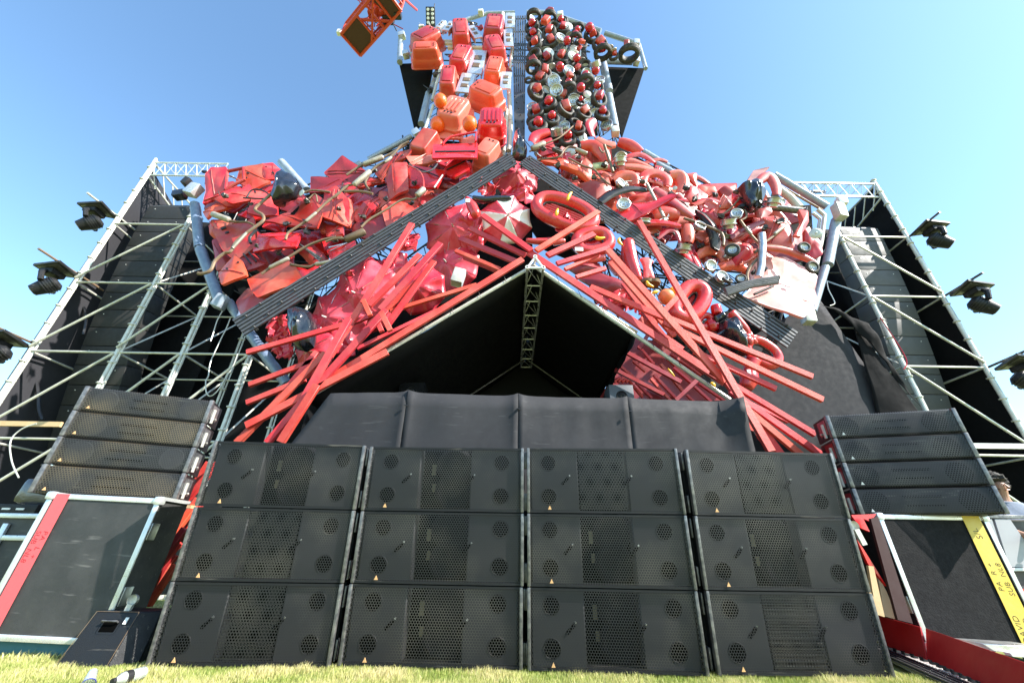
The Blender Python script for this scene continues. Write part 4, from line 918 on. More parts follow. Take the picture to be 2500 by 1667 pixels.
# ---- black hoods behind the head's overhangs
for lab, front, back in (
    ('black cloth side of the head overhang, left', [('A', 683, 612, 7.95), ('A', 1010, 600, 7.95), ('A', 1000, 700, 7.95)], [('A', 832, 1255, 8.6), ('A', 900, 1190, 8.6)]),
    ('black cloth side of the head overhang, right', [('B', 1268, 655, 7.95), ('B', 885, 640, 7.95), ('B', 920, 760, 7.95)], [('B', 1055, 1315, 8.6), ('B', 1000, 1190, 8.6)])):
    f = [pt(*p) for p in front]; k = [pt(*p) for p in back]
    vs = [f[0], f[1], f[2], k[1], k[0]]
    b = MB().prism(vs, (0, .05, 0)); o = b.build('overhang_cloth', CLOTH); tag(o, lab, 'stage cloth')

# ---- slat bands
def slatband(name, label, P, n=6):
    tl, tr, br, bl = P; r = thing(name, label, 'slatted band', sum(P, Vector()) / 4)
    for i in range(n):
        u = (i + .5) / n; a = tl.lerp(tr, u); b_ = bl.lerp(br, u); w = (tr - tl).length / n * .64
        MB().beam(a, b_, w, .035).build('slat', SLATM, r)
    nb = MB(); L_ = (bl - tl).length; k = int(L_ / .32)
    for i in range(k):
        u = (i + .3) / k; p = tl.lerp(bl, u); q_ = tr.lerp(br, u)
        if i % 3 == 0: nb.beam(p + Vector((0, .045, 0)), q_ + Vector((0, .045, 0)), .05, .03)
        for j in range(n):
            if (i * 7 + j * 5) % 4 == 0: c = p.lerp(q_, (j + .5) / n); nb.rbox(c + Vector((0, -.03, 0)), (.035, .04, .035), .008, seg=1)
    nb.build('cross_straps', SLATM, r)['kind'] = 'stuff'; return r
slatband('slat_band', 'vertical band of black slats down the middle of the head', [pt('B', 0, 160, 7.7), pt('B', 138, 155, 7.7), pt('B', 120, 1345, 7.7), pt('B', 25, 1345, 7.7)])
slatband('slat_band', 'band of black slats sloping down the left wing', [at(1244, 372, 6.6), at(1263, 401, 6.6), at(598, 820, 6.6), at(567, 780, 6.6)])
slatband('slat_band', 'band of black slats sloping down the right wing', [at(1265, 401, 6.6), at(1294, 380, 6.6), at(1948, 810, 6.6), at(1920, 850, 6.6)])

# ---- tubes around the outline
def pole(reg, pts, Y, rad, m, lab, name='pole', cat='pole', n=10, rings=0):
    if not hasattr(Y, '__len__'): Y = [Y] * len(pts)
    P = [pt(reg, x, y, yy) for (x, y), yy in zip(pts, Y)]; rad *= .78
    b = MB().tube(P, rad, n)
    if rings:
        L_ = (P[-1] - P[0]).length; k = int(L_ / rings)
        for i in range(k):
            c = P[0].lerp(P[-1], (i + .5) / k); d = (P[-1] - P[0]).normalized()
            j_ = rr.uniform(.98, 1.07); b.tube([c - d * rings * .3, c - d * rings * .1, c + d * rings * .3], [rad * .97, rad * j_, rad * .97], n, False)
    o = b.build(name, m); tag(o, lab, cat); return o
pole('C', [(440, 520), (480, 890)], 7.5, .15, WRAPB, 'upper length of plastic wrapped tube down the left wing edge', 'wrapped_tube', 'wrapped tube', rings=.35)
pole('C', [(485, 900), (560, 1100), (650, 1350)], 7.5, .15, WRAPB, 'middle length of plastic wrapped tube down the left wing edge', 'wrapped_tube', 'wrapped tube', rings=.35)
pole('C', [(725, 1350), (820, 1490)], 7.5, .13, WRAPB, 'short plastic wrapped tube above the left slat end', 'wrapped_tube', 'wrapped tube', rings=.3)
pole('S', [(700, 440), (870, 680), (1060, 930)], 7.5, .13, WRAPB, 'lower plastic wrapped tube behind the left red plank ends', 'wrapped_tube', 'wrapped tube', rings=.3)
pole('M', [(240, 360), (185, 645)], 7.5, .15, WRAPM, 'upper white wrapped tube down the right wing edge', 'wrapped_tube', 'wrapped tube', rings=.5)
pole('M', [(170, 660), (85, 940)], 7.5, .12, WRAPM, 'lower white wrapped tube down the right wing edge', 'wrapped_tube', 'wrapped tube', rings=.5)
pole('F', [(1010, 95), (1460, 365)], 7.6, .12, WRAPM, 'pale wrapped tube along the top right corner of the right wing', 'wrapped_tube', 'wrapped tube', rings=.6)
pole('F', [(0, 0), (590, 330)], 8.2, .14, WRAPM, 'silver wrapped tube along the upper right wing edge, outer length', 'wrapped_tube', 'wrapped tube', rings=.25)
pole('E', [(1120, 250), (1330, 375)], 8.2, .13, WRAPM, 'silver wrapped tube along the upper right wing edge, inner length', 'wrapped_tube', 'wrapped tube', rings=.25)
pole('D', [(-60, 590), (320, 395)], 8.2, .14, WRAPM, 'silver wrapped tube along the upper left wing edge, outer length', 'wrapped_tube', 'wrapped tube', rings=.25)
pole('D', [(390, 350), (800, 130)], 8.2, .10, WRAPM, 'silver wrapped tube along the upper left wing edge, inner length', 'wrapped_tube', 'wrapped tube', rings=.25)
pole('C', [(1175, 160), (1390, 400)], 8.1, .15, WRAPM, 'silver wrapped tube at the notch of the left wing', 'wrapped_tube', 'wrapped tube', rings=.3)
pole('A', [(1085, 580), (985, 890)], 7.75, .12, WRAPM, 'silver wrapped tube down the left edge of the head, upper', 'wrapped_tube', 'wrapped tube', rings=.3)
pole('A', [(965, 900), (895, 1190)], 7.75, .14, WRAPM, 'silver wrapped tube down the left edge of the head, lower', 'wrapped_tube', 'wrapped tube', rings=.3)
pole('B', [(870, 610), (930, 880)], 7.75, .17, WRAPM, 'silver wrapped tube down the right edge of the head, upper', 'wrapped_tube', 'wrapped tube', rings=.3)
pole('B', [(925, 920), (985, 1225)], 7.75, .17, WRAPM, 'silver wrapped tube down the right edge of the head, lower', 'wrapped_tube', 'wrapped tube', rings=.3)
pole('B', [(490, 175), (850, 300)], 7.9, .12, WRAPM, 'grey tube along the top right edge of the head, inner', 'wrapped_tube', 'wrapped tube')
pole('B', [(890, 320), (1180, 415)], 7.9, .12, WRAPM, 'grey tube along the top right edge of the head, outer', 'wrapped_tube', 'wrapped tube')
pole('B', [(140, 125), (410, 125)], 7.9, .12, WRAPM, 'short grey tube across the very top of the wheels', 'wrapped_tube', 'wrapped tube')
pole('B', [(880, 590), (1150, 600)], 7.8, .12, WRAPM, 'grey tube under the right overhang of the head', 'wrapped_tube', 'wrapped tube')
pole('B', [(1215, 430), (1280, 660)], 7.8, .09, WRAPM, 'grey tube down the outer end of the right overhang', 'wrapped_tube', 'wrapped tube')
pole('A', [(1320, 195), (1530, 130), (1790, 125)], 7.9, .10, WRAPM, 'grey tube along the top left edge of the head', 'wrapped_tube', 'wrapped tube')
pole('A', [(700, 370), (690, 600)], 7.8, .13, WRAPM, 'crinkled silver tube at the outer end of the left overhang', 'wrapped_tube', 'wrapped tube', rings=.3)
pole('A', [(790, 525), (1090, 525)], 7.6, .10, WRAPM, 'silver tube under the left overhang of the head', 'wrapped_tube', 'wrapped tube', rings=.3)
for reg, pts, rad, lab in (
    ('A', [(1675, 130), (1672, 350)], .09, 'cream upright pipe beside the slats, topmost'), ('A', [(1765, 460), (1745, 670)], .07, 'cream upright pipe beside the slats, second down'),
    ('A', [(1735, 870), (1748, 1165)], .09, 'cream upright pipe beside the slats, third down'), ('A', [(1752, 1170), (1735, 1450)], .09, 'cream upright pipe beside the slats, fourth down'),
    ('A', [(1715, 1060), (1680, 1500)], .09, 'cream upright pipe beside the slats, lowest and left of its neighbour'), ('A', [(1065, 393), (1190, 398)], .06, 'short cream pipe above the orange casing of the left overhang'),
    ('A', [(1070, 420), (1335, 425)], .08, 'long cream pipe across the left overhang'), ('A', [(1150, 462), (1490, 462)], .09, 'wide cream pipe across the head below the overhang top'),
    ('A', [(1310, 660), (1170, 940)], .08, 'cream pipe leaning between two red casings on the head'), ('A', [(1340, 905), (1650, 1060)], .09, 'grey green pipe sloping under the lying casing'),
    ('A', [(1415, 960), (1215, 1200)], .09, 'pale pipe leaning up from the middle orange ball'), ('A', [(1490, 380), (1540, 600)], .07, 'grey pipe right of the topmost holed bracket'),
    ('A', [(1090, 620), (1000, 960)], .06, 'thin cream pipe beside the left head edge, upper'), ('A', [(1010, 1010), (930, 1240)], .06, 'thin cream pipe beside the left head edge, lower')):
    pole(reg, pts, 7.55, rad, TUBEC, lab, 'pipe', 'pipe')
# wrapped boxes and clamps at the corners
for reg, x, y, w, h, Y, rot, m, lab in (
    ('M', 258, 305, 58, 90, 7.3, .1, GALV, 'silver wrapped box at the top right corner of the right wing'), ('M', 270, 245, 50, 50, 7.3, .1, WHITE, 'small white box above the silver one, right wing'),
    ('M', 55, 965, 66, 95, 7.2, .1, GALV, 'silver box at the lower end of the right wrapped tube'), ('C', 430, 400, 100, 90, 7.3, .35, ALU, 'shiny silver lamp body at the left wing corner'),
    ('C', 375, 335, 50, 55, 7.4, .3, BLK, 'small black lamp above the silver one, left wing corner'), ('C', 310, 440, 90, 50, 7.4, -.2, BAGM, 'black bundled lamp at the left wing corner'),
    ('B', 1190, 420, 55, 60, 7.7, .1, ALU, 'small silver box at the corner of the right overhang'), ('B', 1190, 590, 55, 60, 7.7, .1, ALU, 'silver clamp under the right overhang corner'),
    ('B', 460, 150, 55, 50, 7.7, .1, WHITE, 'small white box at the top of the wheels'), ('B', 985, 1260, 70, 70, 7.5, 0, WHITE, 'white box at the lower right of the head'),
    ('A', 710, 345, 65, 50, 7.7, -.2, ALU, 'silver clamp at the top of the left overhang end'), ('A', 750, 525, 60, 50, 7.6, -.2, ALU, 'silver clamp under the left overhang end'),
    ('A', 850, 1280, 70, 60, 7.6, -.6, ALU, 'silver clamp at the lower left of the head'), ('C', 660, 1350, 90, 95, 7.35, .3, WRAPM, 'silver wrapped clamp halfway down the left wrapped tube'),
    ('D', 1250, 1480, 115, 125, 6.2, .2, GALV, 'small silver box lamp above the stage roof, left of ridge'), ('E', 880, 75, 60, 60, 7.5, 0, WHITE, 'white box beside the lower right of the head'),
    ('F', 880, 300, 30, 26, 7.2, 0, CHROME, 'small chrome lamp frame right of the black bag'), ('C', 1330, 605, 75, 90, 7.1, .4, BAGM, 'small black wrapped lamp on the left wing panels'),
    ('A', 1465, 125, 50, 30, 7.8, 0, WHITE, 'tiny white box on the top edge of the head')):
    c = pt(reg, x, y, Y); s_ = mpp(reg, x, y, Y); b = MB().rbox(c, (w * s_, .22, h * s_ * 1.3), .03, Matrix.Rotation(rot, 3, 'Y') @ Matrix.Rotation(rr.uniform(-.2, .2), 3, 'Z'))
    o = b.build('corner_box', m); tag(o, lab, 'box')
# flood light
c = pt('A', 985, 165, 7.7); r = thing('flood_light', 'black floodlight with eight white lenses on top of the head', 'flood light', c); s_ = mpp('A', 985, 165, 7.7)
RM = Matrix.Rotation(.7, 3, 'X'); FS = .62
MB().rbox(c, (88 * s_, .12, 1.05 * FS), .03, RM).build('housing', BLK, r)
for i in range(2):
    for k in range(4):
        p = c + RM @ Vector(((i - .5) * 42 * s_, -.065, (k - 1.5) * .235 * FS)); MB().lathe([(0, -.012), (.05, -.01), (.06, .01)], Matrix.Translation(p) @ RM.to_4x4(), 14).build('lens', LEDM, r)
MB().tube([c + Vector((.05, .1, .3)), c + Vector((.0, .1, 1.3))], .02, 6).build('antenna', BLK, r)
MB().tube([c + Vector((0, 0, -.5)), pt('A', 1010, 380, 7.6)], .03, 6).build('stand', CREAMP, r)

# ---- pressed panels
def panel(lab, reg, pts, Y, m, bulge=.10, tilt=(0, 0), stripe=None, name='scrap_metal', cat='car panel', dent=.03, lip=.06, seed=None, grp='red car body panels wired to the left wing'):
    Pn = [Vector((*[v for v in ()],)) if False else pt(reg, x, y, Y) for x, y in pts]
    out = []; cc_ = sum(Pn, Vector()) / len(Pn); Pn = [cc_.lerp(p, 1.12) for p in Pn]; bulge *= .5; fa = rnd.uniform(0, PI); fk = rnd.uniform(.08, .30) * rnd.choice((-1, 1)); fd = Vector((math.cos(fa), 0, math.sin(fa)))
    n0 = len(Pn)
    for i in range(n0):
        p0, p1, p2 = Pn[i - 1], Pn[i], Pn[(i + 1) % n0]; c_ = min(.045, (p0 - p1).length * .2, (p2 - p1).length * .2)
        a = p1 + (p0 - p1).normalized() * c_; b_ = p1 + (p2 - p1).normalized() * c_
        out += [a, a * .25 + p1 * .5 + b_ * .25, b_]
        nn_ = (p1 + (p2 - p1).normalized() * c_); m_ = p2 + (p1 - p2).normalized() * min(.045, (p2 - p1).length * .2)
        for t in (.25, .5, .75): out.append(nn_.lerp(m_, t))
    ctr = sum(Pn, Vector()) / n0; sd = seed if seed is not None else rnd.uniform(0, 99)
    tx, tz = tilt; vs = []; fs = []; n = len(out)
    if tilt == (0, 0): tx, tz = rnd.uniform(-.3, .3), rnd.uniform(-.12, .25)
    def disp(p, k):
        d = p - ctr
        y = tx * d.x + tz * d.z + fk * abs(d.dot(fd)) - bulge * (1 - k * k) + dent * 2 * noise.noise(Vector((p.x * 1.3 + sd, p.z * 1.3, sd))) + dent * .7 * noise.noise(Vector((p.x * 4 + sd, p.z * 4, 0)))
        return Vector((p.x, Y + y, p.z))
    rings = [1.0, .985, .93, .8, .62, .42, .2]
    vs += [disp(p, 1) + Vector((0, lip, 0)) for p in out]
    for k in rings: vs += [disp(ctr.lerp(p, k), k) for p in out]
    vs.append(disp(ctr, 0)); vs[n:2 * n] = [disp(p, 1) + Vector((0, -.004, 0)) for p in out]
    R_ = len(rings) + 1
    for i in range(R_ - 1):
        for j in range(n): j2 = (j + 1) % n; fs.append((i * n + j, i * n + j2, (i + 1) * n + j2, (i + 1) * n + j))
    k0 = (R_ - 1) * n; c_i = len(vs) - 1
    fs += [(k0 + j, k0 + (j + 1) % n, c_i) for j in range(n)]
    if stripe is None and rnd.random() < .62 and (Pn[0] - Pn[len(Pn) // 2]).length > .5: stripe = []
    if stripe is not None:
        r = thing(name, lab, cat, ctr, grp)
        MB().add(vs, fs).build('pressed_skin', m, r, sharp=24)
        if not stripe:
            i0 = rnd.randrange(n0); A0 = ctr.lerp(Pn[i0], .8); A1 = ctr.lerp(Pn[(i0 + n0 // 2) % n0], .8); of = (A1 - A0).normalized().cross(Vector((0, 1, 0))) * .05
            for s2 in ((-1, 1) if rnd.random() < .5 else (0,)):
                L2 = [disp((A0 + of * s2).lerp(A1 + of * s2, t / 10), abs(t / 5 - 1) * .8) + Vector((0, -.004, 0)) for t in range(11)]; MB().tube(L2, .010, 5).build('pressed_line', REDD if rnd.random() < .4 else m, r)
            for h_ in range(rnd.choice((0, 1, 2))):
                t = rnd.uniform(.3, .7); p_ = ctr.lerp(Pn[rnd.randrange(n0)], t); p_ = disp(p_, t) + Vector((0, -.006, 0)); MB().rbox(p_, (rnd.uniform(.04, .12), .012, .04), .005, Matrix.Rotation(rnd.uniform(-1, 1), 3, 'Y'), 1).build('slot', BLK, r)
        for (x0, y0, x1, y1, w, mm) in stripe:
            a = pt(reg, x0, y0, Y); b_ = pt(reg, x1, y1, Y); s_ = mpp(reg, x0, y0, Y)
            def pr_(p):
                d = p - ctr; return Vector((p.x, Y + tx * d.x + tz * d.z - bulge - .02, p.z))
            MB().beam(pr_(a), pr_(b_), w * s_, .02).build('trim_strip', mm, r)
        return r
    o = MB().add(vs, fs).build(name, m, sharp=24); tag(o, lab, cat, grp); return o

LW = [
 ('pale red door skin at the top left tip of the left wing', 'C', [(545, 290), (600, 240), (712, 236), (700, 390), (600, 440), (505, 492), (535, 400)], 7.2, RED),
 ('torn red panel behind the door window, top of left wing', 'C', [(855, 240), (1010, 190), (1050, 300), (930, 390), (810, 330)], 7.35, RED),
 ('pointed red panel at the highest edge of the left wing', 'C', [(1010, 190), (1090, 155), (1198, 245), (1120, 280), (1040, 300)], 7.4, RED),
 ('long folded red strip below the door skin, left wing', 'C', [(540, 500), (690, 420), (880, 345), (900, 395), (760, 500), (700, 515), (600, 470)], 7.15, RED),
 ('small curled red panel at the outer tip below the door, left wing', 'C', [(495, 560), (600, 508), (720, 520), (620, 580), (545, 635)], 7.2, ORNG),
 ('red panel with ragged edge in the upper middle, left wing', 'C', [(760, 450), (900, 400), (985, 390), (930, 460), (780, 525), (735, 510)], 7.1, RED),
 ('bright red folded edge beside the black bag, left wing', 'C', [(1000, 380), (1130, 330), (1195, 270), (1190, 360), (1060, 410), (980, 440)], 7.2, REDB),
 ('upright ribbed red panel left of the black bag, left wing', 'C', [(925, 620), (940, 470), (1100, 370), (1125, 600), (1000, 625)], 7.15, RED),
 ('rounded red wing panel at the outer edge, left wing', 'C', [(562, 760), (580, 655), (770, 650), (650, 760), (620, 810)], 7.3, RED),
 ('large red door panel with dark slots near the outer edge, left wing', 'C', [(625, 770), (860, 690), (940, 660), (950, 870), (775, 972), (690, 900)], 7.05, RED),
 ('tall red panel running down beside the wrapped tube, left wing', 'C', [(580, 830), (650, 790), (725, 960), (705, 1035), (620, 1065)], 7.25, RED),
 ('broad dented red boot lid in the middle, left wing', 'C', [(1050, 670), (1165, 600), (1230, 525), (1430, 495), (1535, 660), (1505, 785), (1250, 722)], 7.0, RED),
 ('small red strip behind the boot lid, left wing', 'C', [(1290, 455), (1370, 450), (1570, 545), (1480, 575), (1300, 490)], 7.3, RED),
 ('bright red box shaped tailgate below centre, left wing', 'C', [(962, 738), (1325, 770), (1290, 893), (915, 873)], 6.8, REDB),
 ('red panel under the long pipe, right of the boot lid, left wing', 'C', [(1520, 640), (1560, 430), (1655, 400), (1742, 500), (1742, 690), (1640, 660)], 7.0, RED),
 ('red square panel hanging below the pink one, left wing', 'C', [(1510, 660), (1695, 690), (1702, 792), (1530, 780)], 7.15, RED),
 ('dark red grille panel with black slots, lower left wing', 'C', [(835, 1000), (930, 910), (1025, 1000), (890, 1082), (855, 1060)], 7.1, REDD),
 ('orange red bonnet with curled edge beside the wrapped tube, left wing', 'C', [(635, 1075), (790, 978), (845, 1020), (882, 1130), (690, 1205)], 6.9, ORNG),
 ('flat salmon red roof panel at the bottom, left wing', 'C', [(885, 1130), (1240, 1035), (1290, 1080), (1368, 1190), (1025, 1335), (950, 1250)], 6.85, RED),
 ('red footwell panel at the lowest corner, left wing', 'C', [(755, 1295), (830, 1190), (900, 1170), (1000, 1330), (1130, 1325), (1100, 1370), (852, 1462)], 7.1, RED),
 ('dark red door with grey bars under the tailgate, left wing', 'C', [(1275, 880), (1390, 825), (1560, 960), (1455, 1050)], 7.15, REDD),
 ('red door with silver strip near the slats, left wing', 'C', [(1560, 895), (1742, 820), (1742, 940), (1610, 988)], 7.1, REDB),
 ('bright red sill above the slats, lower left wing', 'C', [(1280, 1050), (1400, 1085), (1520, 1040), (1500, 1110), (1350, 1190)], 7.2, REDB),
 ('maroon inner panel behind the middle pipes, left wing', 'C', [(1000, 900), (1200, 930), (1230, 1000), (1080, 1030)], 7.4, REDD),
 ('red panel behind the crossing pipes, lower left wing', 'C', [(560, 700), (940, 740), (900, 960), (700, 1020)], 7.5, REDD),
 ('tall pink red door with pressed lines, centre of left wing', 'D', [(-30, 690), (60, 640), (195, 700), (215, 870), (182, 965), (0, 935), (-60, 880)], 6.9, RED),
 ('large flat red door left of the upright one, left wing', 'D', [(218, 845), (270, 790), (520, 640), (500, 740), (440, 842), (302, 920)], 6.9, RED),
 ('red panel overlapping the flat door, left wing', 'D', [(500, 650), (640, 678), (656, 735), (520, 802), (455, 845)], 6.95, RED),
 ('big red wing panel near the shoulder, left wing', 'D', [(465, 470), (560, 370), (700, 318), (805, 345), (740, 400), (590, 430), (530, 550)], 7.0, RED),
 ('upright red boot panel with curled lower lip, left wing', 'D', [(560, 500), (612, 410), (752, 393), (758, 612), (590, 685)], 6.75, RED),
 ('long pale red wing strip under the red car door, left wing', 'D', [(775, 365), (960, 300), (1028, 288), (1022, 345), (825, 422)], 6.95, SALM),
 ('bright red door with thin black line, left of slats, left wing', 'D', [(765, 480), (825, 430), (1112, 490), (1040, 640), (760, 590)], 6.85, REDB),
 ('dark red panel against the slats, upper left wing', 'D', [(1060, 545), (1252, 535), (1245, 632), (1060, 625)], 7.1, REDD),
 ('small bright red door with black strip below the casing, left wing', 'D', [(1110, 450), (1200, 380), (1312, 358), (1352, 470), (1222, 542)], 6.8, REDB),
 ('red square panel touching the slats at mid wing, left wing', 'D', [(890, 720), (1000, 640), (1055, 620), (1040, 735), (912, 802)], 7.1, RED),
 ('large smooth red roof panel resting on the slats, left wing', 'D', [(560, 880), (740, 660), (860, 745), (892, 800), (780, 920), (600, 1032)], 7.0, RED),
 ('dark pink door with white edge above the muffler, left wing', 'D', [(228, 950), (540, 865), (560, 870), (592, 1040), (390, 1085), (250, 1015)], 6.95, REDD),
 ('narrow bright red door at the slats with chrome trim, left wing', 'D', [(15, 1215), (262, 1158), (278, 1232), (40, 1312)], 7.05, REDB),
 ('short red panel below the tall pink door, left wing', 'D', [(-20, 950), (145, 980), (152, 1080), (0, 1090)], 7.0, RED),
 ('pale pink panel under the orange balls', 'D', [(1020, -10), (1110, 30), (1260, 165), (1075, 155), (1030, 90)], 7.3, SALM),
 ('pinkish panel with bars behind the red car door', 'D', [(1255, 150), (1380, 135), (1425, 205), (1330, 250), (1290, 190)], 7.3, SALM),
 ('crumpled red wing behind the muffler, upper left wing', 'D', [(300, 630), (400, 530), (540, 560), (430, 590), (345, 645)], 7.05, RED),
 ('red sheet under the upper silver tube, left wing', 'D', [(60, 580), (190, 560), (290, 630), (200, 660)], 7.2, REDB),
 ('deep red panel at the base of the small casing, left shoulder', 'D', [(930, 240), (1020, 180), (1060, 200), (1030, 300), (960, 320)], 7.2, REDB),
 ('bright red backing panel above the bright red door', 'D', [(1020, 350), (1180, 345), (1240, 360), (1140, 430), (1060, 400)], 7.2, REDB)]
for lab, reg, P, Y, m in LW:
    st = None
    if 'black line' in lab: st = [(830, 440, 1070, 560, 10, BLK)]
    if 'black strip' in lab: st = [(1140, 465, 1320, 400, 12, BLK)]
    if 'chrome trim' in lab: st = [(20, 1225, 255, 1170, 10, CHROME)]
    if 'silver strip' in lab: st = [(1590, 910, 1742, 860, 12, CHROME)]
    if 'grey bars' in lab: st = [(1310, 860, 1500, 1000, 12, RAILM), (1350, 930, 1440, 880, 8, RAILM)]
    if 'black slots' in lab: st = [(870, 960, 930, 1040, 12, BLK), (910, 940, 970, 1015, 12, BLK), (945, 930, 995, 985, 8, BLK)]
    if 'dark slots' in lab: st = [(690, 760, 730, 745, 22, BLK), (720, 790, 750, 780, 16, BLK)]
    if 'pressed lines' in lab: st = [(50, 650, 70, 925, 6, RED), (75, 660, 110, 935, 4, RED)]
    if 'box shaped' in lab: st = [(975, 800, 1310, 830, 6, RED), (1000, 748, 1040, 750, 10, BLK)]
    if 'upright red boot' in lab: st = [(625, 420, 635, 660, 6, RED)]
    if 'flat salmon' in lab: st = [(945, 1240, 970, 1230, 8, ALU)]
    panel(lab, reg, P, Y, m, stripe=st, bulge=.08 if 'flat' in lab else .12)
# window frame of the door at the tip
r = thing('door_frame', 'empty red door window frame at the top left tip of the left wing', 'car part', pt('C', 780, 290, 7.2))
P_ = [pt('C', x, y, 7.15) for x, y in ((712, 240), (850, 212), (857, 312), (760, 355), (698, 398))]
MB().tube(P_, .045, 8).build('frame_tube', RED, r); MB().tube([P_[0], P_[-1]], .04, 8).build('frame_tube', RED, r)
MB().tube([pt('C', 720, 270, 7.3), pt('C', 830, 320, 7.3)], .02, 6).build('window_rail', CHROME, r)
# the red car door with black rubbing strip in front of the shoulder
panel('clean red car door with black rubbing strip below the orange balls', 'D', [(1030, 215), (1415, 180), (1412, 345), (1280, 360), (1035, 400)], 6.6, REDB, tilt=(0.05, .25), stripe=[(1032, 305, 1412, 270, 16, BLK)], bulge=.06, dent=.01)
P_ = [pt('D', x, y, 6.6) for x, y in ((1100, 205), (1180, 135), (1420, 90), (1415, 180))]
o = MB().tube(smoothpath(P_[:3], 3) + [P_[3]], .028, 8).build('door_window_frame', REDB); tag(o, 'thin red window frame standing on the clean car door', 'car part')

# ---- hollow plastic casings
def casing(lab, reg, cx, cy, w, l, ang, m, lid=True, ribs=False, Yf=6.95, dep=.60, flare=1.26):
    w *= 1.30; l *= 1.26 if l < 230 else 1
    c = pt(reg, cx, cy, Yf); s_ = mpp(reg, cx, cy, Yf); a = math.radians(ang)
    # long axis of the front face found on the facade plane from two measured points
    e0 = pt(reg, cx + math.sin(a) * l / 2, cy - math.cos(a) * l / 2, Yf); e1 = pt(reg, cx - math.sin(a) * l / 2, cy + math.cos(a) * l / 2, Yf)
    ax_ = (e0 - e1); L_ = ax_.length; ax_.normalize(); sx = Vector((0, -1, 0)).cross(ax_)
    s0 = pt(reg, cx + math.cos(a) * w / 2, cy + math.sin(a) * w / 2, Yf); s1 = pt(reg, cx - math.cos(a) * w / 2, cy - math.sin(a) * w / 2, Yf)
    W_ = abs((s0 - s1).dot(sx)); c = (e0 + e1) / 2
    r = thing('plastic_casing', lab, 'plastic casing', c)
    def ring(k, y, sc):
        out = []; hw, hl = W_ / 2 * sc, L_ / 2 * (sc if sc > 1 else sc)
        rc = min(hw, hl) * k
        for qx, qz, a0 in ((1, 1, 0), (-1, 1, 90), (-1, -1, 180), (1, -1, 270)):
            for j in range(5):
                t = math.radians(a0 + j * 22.5); x = qx * (hw - rc) + rc * math.cos(t); z = qz * (hl - rc) + rc * math.sin(t)
                out.append(c + sx * x + ax_ * z + Vector((0, y, 0)))
        return out
    prof = [(.35, 0.03, .0001), (.35, 0.0, .80), (.40, .005, .92), (.45, .03, .985), (.5, .09, 1.03), (.5, dep * .45, 1.12), (.5, dep * .55, 1.16), (.5, dep * .60, 1.26), (.5, dep * .92, flare), (.5, dep * .94, flare * 1.05), (.5, dep, flare * 1.05)]
    vs = []; n = 20
    for k, y, sc in prof: vs += ring(k, y, sc)
    fs = [(i * n + j, i * n + (j + 1) % n, (i + 1) * n + (j + 1) % n, (i + 1) * n + j) for i in range(len(prof) - 1) for j in range(n)]
    MB().add(vs, fs).build('shell', m, r, sharp=50)
    R = Matrix((sx, Vector((0, 1, 0)), ax_)).transposed()
    if lid:
        MB().rbox(c - ax_ * L_ * .05 + Vector((0, -.004, 0)), (W_ * .66, .04, L_ * .62), .03, R).build('lid', m, r)
        for s_2 in (-.12, .12): MB().tube([c + ax_ * L_ * .36 + sx * W_ * s_2 + Vector((0, .01, 0)), c + ax_ * L_ * .36 + sx * W_ * s_2 + Vector((0, -.02, 0))], .022, 8).build('bolt', BLK, r)
    if ribs:
        for k in range(4): MB().rbox(c + sx * W_ * (-.27 + .18 * k) + ax_ * L_ * .04 + Vector((0, -.005, 0)), (W_ * .10, .06, L_ * .62), .02, R).build('rib', m, r)
        for k in range(3): MB().tube([c - ax_ * L_ * .36 + sx * W_ * (-.15 + .15 * k), c - ax_ * L_ * .36 + sx * W_ * (-.15 + .15 * k) + Vector((0, -.02, 0))], .03, 8).build('hole', BLK, r)
    return r
for lab, cx, cy, w, l, ang, m, lid, ribs, Yf in (
    ('red moulded casing at the highest point of the head, beside the slats', 1590, 200, 125, 120, 12, RED, 1, 0, 7.05),
    ('upright red casing hanging left of the highest one', 1268, 250, 110, 130, -5, RED, 1, 0, 7.05),
    ('red casing leaning left just under the highest one', 1598, 400, 110, 130, -25, RED, 1, 0, 7.0),
    ('flat lying red casing on the left overhang under the floodlight', 930, 310, 90, 170, 62, RED, 1, 0, 7.1),
    ('orange red lying casing along the left overhang bottom', 925, 430, 60, 240, 88, ORNG, 1, 0, 7.0),
    ('red casing leaning right above the aluminium bracket', 1270, 500, 110, 140, 28, RED, 1, 0, 6.95),
    ('tall crimson casing at the left edge of the head', 1145, 710, 105, 150, 8, RED, 1, 0, 6.9),
    ('bright orange casing right of the aluminium bracket', 1590, 610, 110, 130, 18, ORNG, 1, 0, 6.9),
    ('orange red casing lying across beside the slats', 1510, 835, 100, 200, -68, ORNG, 1, 0, 6.8),
    ('salmon ribbed casing under the left orange ball', 1200, 1010, 150, 180, 38, SALM, 0, 1, 6.8),
    ('shiny red ribbed casing beside the slats', 1565, 1110, 170, 140, 3, REDB, 0, 1, 6.75),
    ('dull red casing at the left shoulder', 915, 1320, 110, 190, 38, RED, 0, 0, 6.85),
    ('salmon casing at the lower end of the slats, left shoulder', 1520, 1400, 110, 160, 40, SALM, 1, 0, 6.7)):
    casing(lab, 'A', cx, cy, w, l, ang, m, bool(lid), bool(ribs), Yf)
def sphere_mesh(name, m, seg=3):
    bm = bmesh.new(); bmesh.ops.create_icosphere(bm, subdivisions=seg, radius=1); me = bpy.data.meshes.new(name); bm.to_mesh(me); bm.free()
    me.polygons.foreach_set('use_smooth', [True] * len(me.polygons)); me.materials.append(m); return me
ORBM = sphere_mesh('orange_ball', ORB); PEAM = sphere_mesh('orange_ball', PEACH)
